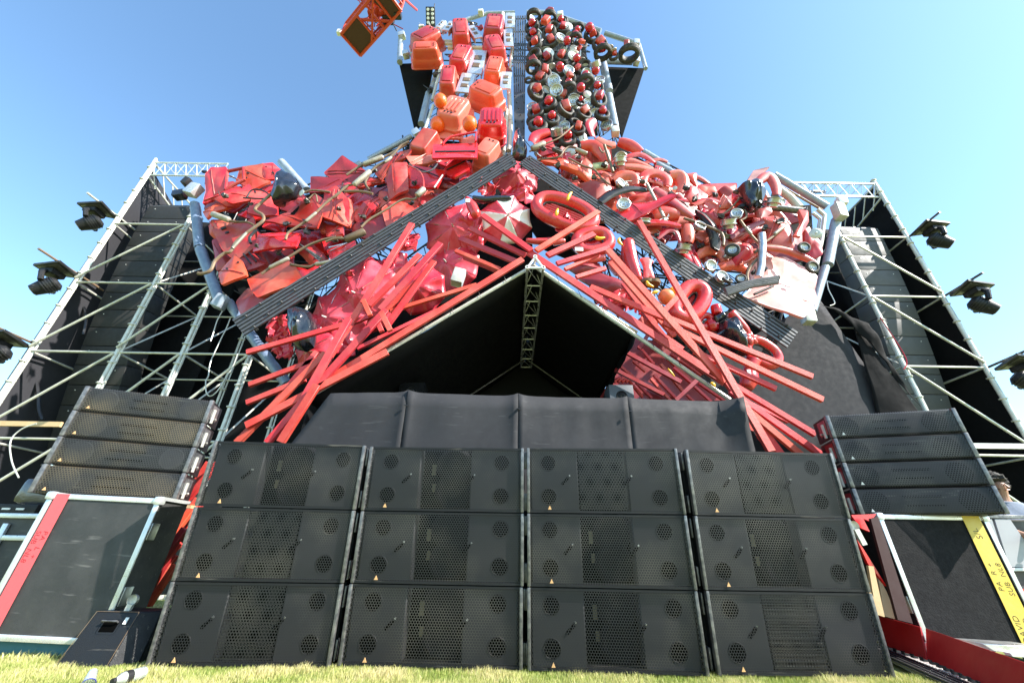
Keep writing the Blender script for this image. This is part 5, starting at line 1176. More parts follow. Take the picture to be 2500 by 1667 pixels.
for lab, reg, x, y, rad, Y, me in (('glossy orange ball at the left edge of the head', 'A', 1078, 968, 64, 6.7, ORBM), ('glossy orange ball touching the ribbed red casing', 'A', 1358, 1188, 70, 6.6, ORBM),
                               ('glossy orange ball half hidden below the salmon ribbed casing', 'A', 1052, 1195, 72, 7.1, ORBM), ('faded orange ball beside the red and black dinghy', 'O', 1063, 560, 50, 6.3, PEAM)):
    c = pt(reg, x, y, Y); k = mpp(reg, x, y, Y) * rad; inst('ball', me, Matrix.Translation(c) @ Matrix.Diagonal((k, k, k * 1.15 if reg == 'A' else k, 1)), lab, 'ball')
# aluminium brackets with two rounded holes
def bracket(lab, reg, cx, cy, w, l, ang, Y):
    c = pt(reg, cx, cy, Y); a = math.radians(ang)
    e0 = pt(reg, cx + math.sin(a) * l / 2, cy - math.cos(a) * l / 2, Y); e1 = pt(reg, cx - math.sin(a) * l / 2, cy + math.cos(a) * l / 2, Y)
    ax_ = e0 - e1; L_ = ax_.length; ax_.normalize(); sx = Vector((0, -1, 0)).cross(ax_); W_ = w * mpp(reg, cx, cy, Y); c = (e0 + e1) / 2
    R = Matrix((sx, Vector((0, 1, 0)), ax_)).transposed(); r = thing('aluminium_bracket', lab, 'metal bracket', c)
    MB().rbox(c, (W_, .05, L_), .015, R).build('plate', ALU, r)
    for s_ in (-1, 1): MB().rbox(c + sx * s_ * W_ / 2 + Vector((0, .07, 0)), (.03, .18, L_), .01, R).build('flange', ALU, r)
    for s_ in (-.14, .14):
        MB().rbox(c + ax_ * L_ * s_ * 1.15 + Vector((0, -.02, 0)), (W_ * .58, .03, L_ * .2), .012, R, 1).build('opening_rim', RAILM, r)
        MB().rbox(c + ax_ * L_ * s_ * 1.15 + Vector((0, -.028, 0)), (W_ * .5, .025, L_ * .17), .01, R, 1).build('opening', RUSTP, r)
for a in (('wide aluminium bracket with two openings in the middle of the head', 'A', 1430, 600, 130, 230, 15, 7.2), ('aluminium bracket with two openings lower down beside the lying casing', 'A', 1320, 800, 130, 190, 20, 7.15),
          ('narrow aluminium bracket with two openings beside the slats', 'A', 1705, 775, 95, 160, 5, 7.1), ('aluminium bracket at the top right of the casings', 'A', 1745, 200, 85, 140, 2, 7.3),
          ('aluminium bracket second from the top beside the slats', 'A', 1730, 370, 80, 160, -4, 7.3), ('small tilted aluminium bracket between the two upper casings', 'A', 1405, 310, 70, 140, -35, 7.3),
          ('cut pale bracket piece left of the upper casings', 'A', 1160, 255, 60, 110, 40, 7.3), ('pale bracket piece beside the floodlight casing', 'A', 1085, 235, 40, 90, 45, 7.3)):
    bracket(*a)
# ---- exhaust pipes
def exhaust(lab, reg, pts, Y, rad, muff=None, m=RUSTP, mm=CREAMP):
    P = smoothpath([pt(reg, x, y, Y) for x, y in pts], 4); r = thing('exhaust_pipe', lab, 'exhaust pipe', P[len(P) // 2])
    rad *= .62; MB().tube(P, rad, 8).build('pipe', m, r)
    for mf in (muff or []):
        a = pt(reg, mf[0], mf[1], Y - .02); b_ = pt(reg, mf[2], mf[3], Y - .02); d = b_ - a; R_ = mf[4] * .85 * mpp(reg, mf[0], mf[1], Y) / 2
        MB().tube([a, a + d * .04, a + d * .08, a + d * .92, a + d * .96, b_], [rad, R_ * .9, R_, R_, R_ * .9, rad], 14).build('muffler', mm, r)
    return r
for a in (
    ('long rusty exhaust pipe snaking down to the wrapped tube, left wing', 'C', [(465, 1105), (500, 1108), (570, 1080), (610, 1000), (690, 935), (740, 920), (790, 840), (870, 770), (960, 705), (1020, 655), (1015, 610), (960, 575), (955, 550), (1020, 490), (1110, 410)], 6.6, .055, [(760, 890, 880, 760, 28)]),
    ('rusty exhaust with slim muffler crossing the dented boot lid, left wing', 'C', [(1742, 360), (1640, 440), (1540, 520), (1460, 600), (1400, 650), (1310, 710), (1230, 765), (1210, 820)], 6.6, .045, [(1470, 590, 1380, 665, 32)]),
    ('straight exhaust with pale muffler below the tailgate, left wing', 'C', [(1005, 1112), (1090, 1052), (1210, 985), (1400, 870), (1570, 810), (1690, 800)], 6.5, .045, [(1070, 1060, 1240, 975, 42)]),
    ('short exhaust ending in a cream muffler above the slats, left wing', 'C', [(1250, 1030), (1350, 1048), (1420, 1048), (1460, 1030)], 6.7, .045, [(1460, 1030, 1640, 1000, 44)]),
    ('flattened exhaust box at the outer tip, left wing', 'C', [(585, 600), (700, 650), (790, 668), (880, 670), (940, 695)], 6.8, .04, [(585, 600, 735, 655, 60)]),
    ('black bent bracket rod beside the tailgate, left wing', 'C', [(960, 740), (905, 800), (915, 850)], 6.6, .05, None, BLK),
    ('grey straight rod crossing the dark red door, left wing', 'C', [(1310, 850), (1510, 982)], 6.9, .05, None, RAILM),
    ('thin curled black pipe at the top of the left wing', 'C', [(880, 460), (920, 400), (990, 395), (1060, 430), (1050, 470), (850, 465)], 6.9, .03, None, BLK),
    ('short rusty pipe ending in a ring at mid left wing', 'D', [(432, 680), (340, 660), (240, 655), (160, 660)], 6.6, .05, None),
    ('bent pale pipe leaving the tall pink door, left wing', 'D', [(0, 740), (80, 700), (180, 605), (250, 595)], 6.6, .045, [(245, 600, 410, 460, 62)]),
    ('rusty pipe curving up to the left shoulder', 'D', [(400, 645), (362, 590), (370, 540), (450, 430), (560, 365), (640, 290), (700, 220), (780, 180)], 6.8, .05, [(545, 380, 610, 330, 34)]),
    ('wide rusty muffler lying along the upper left wing edge', 'D', [(180, 500), (340, 400), (540, 330), (760, 200)], 7.0, .05, [(335, 405, 535, 325, 62)]),
    ('rusty pipe running over the big doors to the slats, left wing', 'D', [(320, 1000), (400, 925), (560, 830), (660, 765), (740, 730), (830, 730), (870, 680)], 6.5, .04, [(850, 700, 925, 630, 66)]),
    ('large rust brown muffler above the slats, left wing', 'D', [(-20, 1140), (60, 1112), (150, 1108), (190, 1120)], 6.5, .04, [(165, 1125, 360, 1035, 86)], RUSTP, RUSTP),
    ('twisted rusty rods at the notch of the left wing', 'C', [(1350, 425), (1440, 400), (1590, 415)], 6.9, .04, None),
    ('short bent rod at the notch of the left wing', 'C', [(1380, 500), (1460, 430), (1480, 500)], 6.9, .03, None),
    ('grey bent handle rod on the bright red door with black line', 'D', [(780, 395), (900, 470), (1000, 450), (1050, 395)], 6.5, .03, None, RAILM),
    ('curved red window rail over the red doors', 'D', [(760, 410), (860, 450), (910, 520), (920, 620)], 6.5, .03, None, RED),
    ('curved white edged rail above the slats', 'D', [(1100, 500), (1060, 560), (1020, 620)], 6.5, .03, None, STEELW),
    ('rusty rods poking up at the right shoulder', 'E', [(215, 320), (300, 305), (400, 290), (450, 230), (500, 205), (600, 235)], 6.9, .045, [(540, 225, 640, 265, 42)]),
    ('short fat pale muffler at the top of the right wing', 'E', [(150, 245), (280, 180), (400, 130), (520, 30)], 6.9, .035, [(165, 225, 280, 175, 60)]),
    ('long rusty pipe crossing the red bonnet, right wing', 'E', [(480, 300), (600, 365), (700, 400), (760, 470), (830, 525)], 6.7, .04, None),
    ('rusty pole with elbow beside the shoulder fenders, right wing', 'E', [(785, 190), (815, 280), (860, 420)], 6.5, .06, None),
    ('rusty hooked pipe at the right shoulder', 'E', [(740, 210), (770, 255), (795, 220), (790, 190), (850, 210)], 6.6, .03, None),
    ('pale pole lying over the red bumper, right wing', 'E', [(1145, 515), (1200, 620), (1290, 800)], 6.5, .055, None, CREAMP),
    ('long ochre bent pipe in the middle of the right wing', 'F', [(240, 462), (380, 510), (480, 548), (555, 585), (580, 640), (575, 695)], 6.5, .05, None),
    ('thin rusty rods at the notch of the right wing', 'F', [(570, 430), (640, 380), (720, 290)], 6.8, .035, None),
    ('pale muffler pipe running down to the silver bumper, right wing', 'F', [(720, 480), (800, 590), (890, 690)], 6.6, .045, [(765, 540, 815, 600, 34)]),
    ('pale muffler pipe meeting the silver bumper from the right, right wing', 'F', [(1110, 518), (1010, 610), (900, 690)], 6.6, .045, [(1105, 525, 1010, 600, 36)]),
    ('rust brown forked pipe over the pale bonnet, right wing', 'F', [(845, 755), (925, 700), (915, 760), (830, 850), (780, 940), (798, 1030)], 6.5, .045, None),
    ('thin brown rod pointing right from the fork, right wing', 'F', [(930, 690), (1040, 700), (1140, 715)], 6.6, .03, None),
    ('rusty pipe loop beside the pierced disc, right wing', 'F', [(720, 400), (760, 400), (775, 450), (730, 480)], 6.7, .04, None),
    ('brown bar along the top right corner, right wing', 'F', [(1050, 180), (1240, 290), (1420, 395)], 7.2, .045, None),
    ('pale pole through the fenders near the slats, right wing', 'E', [(1250, 1190), (1400, 1080), (1480, 1010)], 6.9, .03, None, CREAMP)):
    exhaust(*a)
# pale tubes of the right wing corner
pole('F', [(1040, 210), (1150, 290), (1225, 375)], 7.1, .12, TUBEC, 'fat cream tube in the top right corner of the right wing', 'pipe', 'pipe')
pole('F', [(800, 395), (1000, 370), (1240, 400)], 7.1, .11, RAILM, 'grey brown beam across the top right of the right wing', 'pipe', 'pipe')
pole('F', [(1380, 390), (1440, 440), (1415, 640), (1370, 860)], 7.1, .06, TUBEC, 'cream bent frame tube at the outer edge of the right wing', 'pipe', 'pipe')
pole('F', [(1340, 420), (1400, 470), (1380, 600)], 7.2, .05, STEELW, 'white frame tube inside the outer edge, right wing', 'pipe', 'pipe')
pole('F', [(905, 600), (912, 700), (900, 880), (875, 970)], 6.45, .10, CHROME, 'upright silver bumper in the middle of the right wing', 'car_bumper', 'bumper')
b = MB()
for k in range(4): b.tube([pt('F', 590 + k * 6, 1070 + k * 14, 6.4), pt('F', 830, 1000 + k * 13, 6.4), pt('F', 1050 - k * 4, 965 + k * 15, 6.4)], .045, 8)
o = b.build('running_board', SLATM); tag(o, 'grey black ribbed running board lying on the pale bonnet, right wing', 'running board')
pole('F', [(840, 1110), (1000, 1040)], 6.6, .035, BLK, 'thin black rod under the running board, right wing')
# ---- fenders: curved half shells
def fender(lab, reg, pts, rad, Y, m=RED, grp='moped fenders wired to the right wing', flat=.50):
    P = smoothpath([pt(reg, x, y, Y) for x, y in pts], 4); s_ = mpp(reg, pts[0][0], pts[0][1], Y); R_ = rad * s_ * 1.08; n = len(P); K = 11; vs = []; fs = []
    ly = 0; roll = rnd.uniform(-.75, .75)
    for i, p in enumerate(P):
        d = (P[min(i + 1, n - 1)] - P[max(i - 1, 0)]).normalized(); w = d.cross(Vector((0, -1, 0))).normalized(); w0 = w; N_ = Vector((0, -1, 0)); w = w0 * math.cos(roll) + N_ * math.sin(roll); N_ = N_ * math.cos(roll) - w0 * math.sin(roll); t = i / (n - 1)
        k = (.55 + .45 * math.sin(PI * min(1, max(0, (t * .86 + .10))))) * R_
        for sc in (1, .90):
            for j in range(K):
                a = PI * (j / (K - 1)) * 1.06 - .03 * PI; ca, sa = math.cos(a), math.sin(a); lp = 1.14 if (j in (0, K - 1)) else 1; o_ = w * (abs(ca) ** .75 * (1 if ca > 0 else -1)) * k * sc * lp + N_ * ((abs(sa) ** .8 * (1 if sa > 0 else -1)) * k * flat * sc * (1.0 + (.10 if j == K // 2 else 0))) + w * ly * k * math.sin(a)
                vs.append(p + o_ + (Vector((0, .012, 0)) if sc < 1 else Vector()))
    Q = 2 * K
    for i in range(n - 1):
        for j in range(K - 1):
            fs.append((i * Q + j, i * Q + j + 1, (i + 1) * Q + j + 1, (i + 1) * Q + j)); fs.append((i * Q + K + j + 1, i * Q + K + j, (i + 1) * Q + K + j, (i + 1) * Q + K + j + 1))
        fs.append((i * Q, (i + 1) * Q, (i + 1) * Q + K, i * Q + K)); fs.append((i * Q + K - 1, i * Q + Q - 1, (i + 1) * Q + Q - 1, (i + 1) * Q + K - 1))
    for i in (0, n - 1):
        for j in range(K - 1): fs.append((i * Q + j, i * Q + K + j, i * Q + K + j + 1, i * Q + j + 1))
    o = MB().add(vs, fs).build('fender', m, sharp=50); tag(o, lab, 'fender', grp); return o
for i, (reg, pts, rad, Y, m, lab) in enumerate((
    ('E', [(705, -10), (660, 40), (690, 130)], 42, 6.8, RED, 'red fender half shell under the right edge of the head'),
    ('E', [(720, 140), (790, 185), (880, 190)], 40, 6.8, SALM, 'salmon fender beside the hooked pipe at the right shoulder'),
    ('E', [(585, 195), (690, 195), (770, 260), (800, 330)], 48, 6.85, RED, 'long drooping red fender left of the rusty pole, right shoulder'),
    ('E', [(905, 160), (1000, 190), (1100, 250)], 42, 7.0, RED, 'straight red cover along the upper right wing edge'),
    ('E', [(960, 300), (1070, 280), (1150, 310), (1215, 350)], 50, 6.9, RED, 'big salmon red fender with bump below the upper right edge'),
    ('E', [(165, 170), (210, 110), (320, 75)], 38, 6.8, REDB, 'crimson bent cover at the start of the right wing beside black bag'),
    ('E', [(960, 370), (1080, 380), (1210, 410)], 34, 6.85, SALM, 'worn pale fender under the drum wheel, upper right wing'),
    ('E', [(860, 500), (940, 470), (1020, 480), (1040, 540)], 55, 6.8, RED, 'bulging red cover with wheel stuck in it, right wing'),
    ('E', [(1105, 540), (1130, 450), (1230, 430), (1320, 480), (1325, 540)], 44, 6.8, RED, 'red fender bent like a horseshoe, upper right wing'),
    ('E', [(1160, 500), (1250, 520), (1350, 590)], 36, 6.9, SALM, 'salmon fender under the horseshoe shaped one, right wing'),
    ('E', [(1345, 450), (1420, 450), (1450, 520), (1420, 600)], 44, 6.85, SALM, 'open ended pinkish fender near the upper edge, right wing'),
    ('E', [(1540, 560), (1540, 620), (1490, 670)], 62, 6.85, RED, 'round red tank cover near the upper edge, right wing'),
    ('E', [(1210, 565), (1380, 690), (1545, 800)], 46, 6.7, RED, 'long weathered red bumper sloping down, right wing'),
    ('E', [(1530, 705), (1640, 660), (1745, 700)], 42, 6.85, RED, 'red fender with slot near the notch, right wing'),
    ('E', [(745, 680), (850, 605), (1000, 565), (1145, 575)], 42, 6.6, BLK, 'black plastic seat shell beside the slats, right wing'),
    ('E', [(1195, 800), (1300, 770), (1425, 790)], 55, 6.75, RED, 'smooth red tank below the long bumper, right wing'),
    ('E', [(1220, 990), (1310, 920), (1400, 940), (1445, 1050)], 40, 6.8, RED, 'arched red fender with sky under it, right wing'),
    ('E', [(1495, 870), (1500, 950), (1500, 1020)], 48, 6.75, RED, 'upright red tank beside the arched fender, right wing'),
    ('E', [(1040, 905), (1180, 985), (1350, 1110)], 22, 7.0, RED, 'thin red strip running beside the slats, right wing'),
    ('E', [(1590, 1110), (1670, 1085), (1745, 1110)], 32, 6.9, SALM, 'arched salmon fender low in the middle, right wing'),
    ('E', [(1000, 880), (1150, 850), (1290, 850), (1435, 880)], 28, 6.7, REDB, 'bright red slotted cover above the arched fender, right wing'),
    ('F', [(880, 150), (960, 105), (1020, 180), (1035, 270)], 42, 6.9, RED, 'red fender curling over the top right corner of the right wing'),
    ('F', [(930, 712), (1100, 735), (1250, 790), (1365, 845)], 28, 6.6, RED, 'long dark red fender edge above the pale bonnet, right wing'),
    ('F', [(360, 790), (440, 740), (540, 755), (600, 830)], 36, 6.9, SALM, 'arched salmon fender around the white wheel, right wing'),
    ('F', [(540, 885), (650, 860), (770, 895)], 42, 6.9, ORNG, 'brownish orange fender above the low wheels, right wing'),
    ('F', [(640, 640), (780, 560), (920, 495)], 30, 6.75, REDD, 'dark red ribbed leg shield in the middle of the right wing'),
    ('F', [(900, 200), (930, 250), (960, 300)], 34, 6.95, SALM, 'pinkish cover right of the black bag, right wing'))):
    fender(lab, reg, pts, rad, Y, m)
RW = [
 ('long red side panel above the bonnet at the start of the right wing', 'E', [(245, 350), (380, 305), (520, 282), (640, 310), (520, 335), (330, 370)], 6.95, RED),
 ('folded red side panel with sharp crease, upper right wing', 'E', [(275, 380), (430, 370), (820, 418), (832, 500), (690, 498), (540, 430)], 6.9, ORNG),
 ('triangular red leg shield pointing left, upper right wing', 'E', [(385, 460), (560, 480), (690, 640), (700, 672), (560, 590)], 6.95, RED),
 ('domed red bonnet under the long rusty pipe, right wing', 'E', [(560, 490), (700, 500), (822, 430), (832, 575), (705, 672), (620, 590)], 6.85, RED),
 ('glossy red bumper block below the black seat shell, right wing', 'E', [(838, 765), (1000, 695), (1300, 678), (1342, 710), (1100, 800), (942, 850)], 6.6, REDB),
 ('red panel on which the pale pole rests, right wing', 'E', [(1000, 640), (1160, 600), (1250, 640), (1260, 680), (1010, 700)], 6.8, RED),
 ('red strut panel reaching down to the slats, right wing', 'E', [(1395, 1085), (1520, 1080), (1665, 1335), (1600, 1292), (1450, 1170)], 6.75, REDB),
 ('red triangular cover behind the drum wheel, right wing', 'E', [(1375, 1130), (1450, 1090), (1500, 1180), (1440, 1200)], 7.0, RED),
 ('big bonnet painted faded pink for sun sheen, with dented middle, lower right wing', 'F', [(835, 790), (1120, 800), (1235, 880), (1342, 960), (1305, 1180), (1100, 1392), (735, 1160), (860, 1040)], 6.9, PINK),
 ('tall red fairing with curved edge at the outer right wing', 'F', [(935, 430), (1050, 425), (1140, 500), (1155, 720), (950, 690), (965, 560)], 6.75, RED),
 ('angular red block near the outer edge, right wing', 'F', [(1170, 615), (1245, 490), (1250, 365), (1312, 390), (1310, 480), (1222, 625)], 6.55, RED),
 ('red side cover holding the outer tyre, right wing', 'F', [(1250, 590), (1290, 570), (1385, 690), (1398, 780), (1330, 795), (1270, 700)], 6.8, RED),
 ('red shield behind the black bumper, right wing', 'F', [(420, 425), (480, 408), (600, 480), (560, 530), (500, 500)], 6.95, RED),
 ('dark red ribbed shield lying below the round drum, right wing', 'F', [(640, 625), (900, 500), (935, 520), (920, 560), (700, 655)], 6.8, RED),
 ('red holed fairing right of the white wheel, right wing', 'F', [(735, 660), (800, 650), (835, 690), (812, 790), (700, 835), (640, 810), (730, 760)], 6.75, RED),
 ('crimson panel below the fork of pipes, right wing', 'F', [(790, 960), (860, 850), (870, 960), (830, 970)], 7.05, RED),
 ('pink shiny patch panel above the white wheel, right wing', 'F', [(590, 660), (700, 655), (720, 700), (640, 720), (600, 700)], 6.9, PINK),
 ('red piece between bag and beam at the notch, right wing', 'F', [(690, 350), (750, 300), (820, 395), (760, 415)], 7.0, RED),
 ('dark red pair of bars near the low slats, right wing', 'F', [(345, 730), (430, 610), (460, 640), (370, 740)], 7.0, REDD)]
for lab, reg, P, Y, m in RW:
    panel(lab, reg, P, Y, m, bulge=.22 if 'domed' in lab or 'fairing' in lab else .12, dent=.05 if 'dented' in lab else .03, grp='red body panels wired to the right wing',
          tilt=(-.02, .30) if 'faded pink' in lab else (0, 0), stripe=[(870, 1030, 1230, 1240, 5, SALM)] if 'faded pink' in lab else None)
panel('cream cut panel sticking up at the notch of the right wing', 'F', [(608, 290), (740, 200), (815, 88), (920, 95), (790, 200), (720, 290), (625, 335)], 7.3, PINK, grp='x', dent=.05)
bpy.data.objects[-1].name
panel('pale green bent plate among the upper fenders, right wing', 'E', [(690, 340), (800, 335), (810, 375), (700, 390)], 6.9, mat('pale_green_paint', (.36, .42, .22), .5), grp='x')
panel('black plastic bumper lying diagonally in the middle, right wing', 'F', [(355, 395), (440, 425), (520, 520), (560, 640), (545, 705), (480, 690), (440, 560)], 6.7, BLK, bulge=.2, grp='x')
panel('cream triangle of sheet metal at the upper right edge', 'E', [(1600, 590), (1640, 620), (1690, 650), (1620, 640)], 7.2, YEL, grp='x')
for o in bpy.data.objects:
    if o.get('group') == 'x': del o['group']

# deeper second layer of scrap seen between the front pieces
fr = random.Random(21)
def layer(n, corners, Y, mk):
    items = []
    for k in range(n):
        u = (k + .5) / n; v = (k * .618) % 1; (ax, ay), (bx, by), (cx, cy), (dx, dy) = corners
        x = (ax + (bx - ax) * u) * (1 - v) + (dx + (cx - dx) * u) * v; y = (ay + (by - ay) * u) * (1 - v) + (dy + (cy - dy) * u) * v
        mk(k, x + fr.uniform(-12, 12), y + fr.uniform(-12, 12), Y + fr.uniform(-.1, .15))
def mkp(k, x, y, Y):
    n = fr.choice((4, 5)); a0 = fr.uniform(0, 6); R_ = fr.uniform(28, 46)
    P = [(x + R_ * 1.2 * math.cos(a0 + 2 * PI * j / n) * fr.uniform(.8, 1.15), y + R_ * .8 * math.sin(a0 + 2 * PI * j / n) * fr.uniform(.8, 1.15)) for j in range(n)]
    panel('dark red scrap sheet behind the front panels, %s from the left wing tip' % ordinal(k + 1), 'n', P, Y, fr.choice((REDD, RED, REDD, REDB)))
layer(26, [(545, 480), (1140, 385), (1110, 450), (620, 690)], 7.65, mkp)
def mkf(k, x, y, Y):
    a = fr.uniform(-.3, 1.2); L_ = fr.uniform(28, 48); c_ = fr.uniform(-18, 18)
    P = [(x - L_ * math.cos(a), y - L_ * math.sin(a)), (x + c_, y - abs(c_)), (x + L_ * math.cos(a), y + L_ * math.sin(a))]
    fender('dark fender behind the front row, %s from the inner end of the right wing' % ordinal(k + 1), 'n', P, fr.uniform(9, 15), Y, fr.choice((REDD, RED, RED, SALM)))
layer(30, [(1330, 345), (1930, 480), (1880, 640), (1400, 480)], 7.6, mkf)
ENG = mat('greasy_engine_metal', (0.05, 0.047, 0.042), 0.45, metal=0.5, tint=(0.22, 0.20, 0.17), tscale=7, tamt=0.7, var=0.4)
def junk(name, lab, cat, x, y, Y, R_, m, grp):
    c = at(x, y, Y); k = (c - CAM).dot(Fv) / FPX * R_; b = MB()
    Q_ = Matrix.Rotation(fr.uniform(-1, 1), 3, 'Y') @ Matrix.Rotation(fr.uniform(-.6, .6), 3, 'X')
    b.rbox(c, (k * 1.1, k * .7, k * fr.uniform(.5, .9)), k * .12, Q_, 1)
    b.lathe([(0, -k * .5), (k * .42, -k * .5), (k * .46, -k * .42), (k * .46, k * .1), (k * .3, k * .1)], Matrix.Translation(c + Vector((fr.uniform(-.5, .5) * k, -k * .1, fr.uniform(-.4, .4) * k))) @ Matrix.Rotation(fr.uniform(-.6, .6), 4, 'X') @ Matrix.Rotation(fr.uniform(-.6, .6), 4, 'Z'), 14)
    for j in range(fr.choice((2, 3))):
        a = c + Q_ @ Vector((fr.uniform(-.5, .5) * k, -k * .3, fr.uniform(-.3, .3) * k)); b.tube(smoothpath([a, a + Vector((fr.uniform(-1, 1), fr.uniform(-.4, .1), fr.uniform(-1, 1))) * k * .7, a + Vector((fr.uniform(-1, 1), fr.uniform(-.4, .1), fr.uniform(-1, 1))) * k * 1.2], 3), k * fr.uniform(.06, .12), 6)
    for j in range(4): b.tube([c + Q_ @ Vector(((j - 1.5) * .22 * k, -k * .38, k * .2)), c + Q_ @ Vector(((j - 1.5) * .22 * k, -k * .46, k * .2))], k * .07, 6)
    tag(b.build(name, m), lab, cat, grp)
def mkr(k, x, y, Y):
    n = fr.choice((3, 4, 5)); a0 = fr.uniform(0, 6); R_ = fr.uniform(15, 30); el = fr.uniform(.5, 1); an = fr.uniform(0, PI)
    P = []
    for j in range(n):
        u, v = R_ * 1.3 * math.cos(a0 + 2 * PI * j / n) * fr.uniform(.75, 1.2), R_ * el * math.sin(a0 + 2 * PI * j / n) * fr.uniform(.75, 1.2)
        P.append((x + u * math.cos(an) - v * math.sin(an), y + u * math.sin(an) + v * math.cos(an)))
    panel('jagged red moped body shard among the fenders, %s from the inner end' % ordinal(k + 1), 'n', P, Y, fr.choice((REDD, RED, RED, REDB, SALM, RED, ORNG)), grp='jagged red moped body shards')
layer(60, [(1320, 350), (1950, 500), (1870, 690), (1390, 500)], 6.95, mkr)
layer(20, [(1340, 355), (1940, 520), (1900, 640), (1420, 480)], 7.9, lambda k, x, y, Y: panel('dark red sheet closing the right wing behind everything, %s from the inner end' % ordinal(k + 1), 'n', [(x - 50, y - 34), (x + 48, y - 26), (x + 54, y + 30), (x - 44, y + 34)], Y, fr.choice((REDD, REDD, RED)), grp='dark red sheets behind the right wing'))
for lab, P, Y, m in (('long dark pink scooter bonnet under the right fan of planks', [(600, 1290), (760, 1268), (900, 1340), (1000, 1400), (1005, 1465), (800, 1440)], 6.3, REDD),
                     ('dark red flap between the lowest right fan planks', [(470, 1215), (720, 1180), (770, 1255), (560, 1280)], 6.4, REDD),
                     ('red sheet metal beside the upright vinyl tube', [(820, 1180), (930, 1150), (960, 1300), (880, 1290)], 6.6, RED),
                     ('bright red panel behind the second dinghy', [(560, 1040), (760, 1010), (800, 1060), (600, 1110)], 6.7, REDB),
                     ('red flap left of the faded orange ball', [(1060, 1380), (1180, 1440), (1200, 1530), (1080, 1500)], 6.6, RED)):
    panel(lab, 'E', P, Y, m, grp='red panels among the dinghies')
sheet_list = [('crumpled red plastic below the right fan, nearer the roof', 'O', [(640, 560), (800, 540), (840, 640), (680, 640)], 6.2, .25, 21), ('crumpled red plastic further right below the fan', 'O', [(880, 640), (1000, 650), (1040, 760), (900, 740)], 6.2, .25, 22)]
layer(46, [(1320, 355), (1950, 500), (1860, 690), (1400, 500)], 6.72, lambda k, x, y, Y: junk('engine_scrap', 'greasy engine scrap between the fenders, %s from the inner end' % ordinal(k + 1), 'engine part', x, y, Y, fr.uniform(8, 15), fr.choice((ENG, ENG, BLK, CHROME)), 'engine scrap between the fenders'))
layer(22, [(540, 470), (1150, 380), (1120, 450), (620, 690)], 6.8, lambda k, x, y, Y: junk('bracket_scrap', 'dark bracket scrap between the car panels, %s from the wing tip' % ordinal(k + 1), 'metal bracket', x, y, Y, fr.uniform(7, 13), fr.choice((ENG, BLK)), 'dark bracket scrap between the car panels'))
layer(26, [(1035, 60), (1240, 40), (1230, 340), (1040, 330)], 7.6, lambda k, x, y, Y: junk('bracket_scrap', 'metal bracket scrap behind the plastic casings, %s from the left' % ordinal(k + 1), 'metal bracket', x, y, Y, fr.uniform(9, 15), fr.choice((ENG, CHROME, REDD, REDD)), 'metal scrap behind the plastic casings'))
# ---- black plastic bags
def bag(lab, reg, pts, Y, seed, m=BAGM, dep=.28, name='wrapped_lamp', cat='wrapped lamp'):
    Pn = [pt(reg, x, y, Y) for x, y in pts]; c = sum(Pn, Vector()) / len(Pn); out = []
    for i in range(len(Pn)):
        for t in (0, .25, .5, .75): out.append(Pn[i].lerp(Pn[(i + 1) % len(Pn)], t))
    n = len(out); vs = []; K = 10
    for side in (-1, 1):
        for i in range(K):
            k = 1 - i / K
            for p in out:
                v = c.lerp(p, k ** .8 if k else 0); f = noise.noise(Vector((v.x * 5 + seed, v.z * 2.5, side * 3))); g_ = abs(noise.noise(Vector((v.x * 9, v.z * 4, seed))))
                y = side * dep * math.sqrt(max(0, 1 - (k ** 1.6))) + f * .10 - g_ * .07
                vs.append(Vector((v.x, Y + (y if i else f * .05), v.z)))
        vs.append(Vector((c.x, Y + side * dep, c.z)))
    S_ = K * n + 1; fs = []
    for s_ in (0, 1):
        for i in range(K - 1):
            for j in range(n): fs.append((s_ * S_ + i * n + j, s_ * S_ + i * n + (j + 1) % n, s_ * S_ + (i + 1) * n + (j + 1) % n, s_ * S_ + (i + 1) * n + j))
        fs += [(s_ * S_ + (K - 1) * n + j, s_ * S_ + (K - 1) * n + (j + 1) % n, s_ * S_ + K * n) for j in range(n)]
    fs += [(j, (j + 1) % n, S_ + (j + 1) % n, S_ + j) for j in range(n)]
    o = MB().add(vs, fs).build(name, m, sharp=60); tag(o, lab, cat); return o
bag('lamp wrapped in black plastic hanging at the notch of the left wing', 'C', [(1140, 320), (1200, 250), (1300, 300), (1350, 380), (1290, 460), (1180, 500), (1110, 520), (1095, 470)], 6.7, 1)
bag('lamp wrapped in black plastic at the top of the right wing', 'F', [(755, 190), (830, 165), (900, 190), (925, 290), (890, 370), (810, 385), (765, 330), (700, 210)], 6.7, 2)
bag('black plastic bundle at the crossing of the three slat bands', 'E', [(25, 110), (60, 80), (90, 180), (130, 240), (120, 310), (60, 330), (0, 300), (5, 170)], 7.1, 3)
bag('silver black plastic wrapped lamp left of the red planks', 'N', [(450, 600), (500, 570), (600, 610), (640, 700), (620, 850), (560, 880), (490, 860), (450, 720)], 6.5, 4)
bag('black plastic wrapped lamp hanging in the dinghies at right', 'P', [(680, 170), (820, 110), (900, 220), (950, 400), (950, 520), (840, 500), (740, 380), (670, 270)], 6.5, 5)
bag('crumpled dark foil above the right wrapped lamp', 'P', [(600, 120), (700, 50), (745, 130), (640, 180)], 6.5, 6, dep=.12, name='foil', cat='foil')
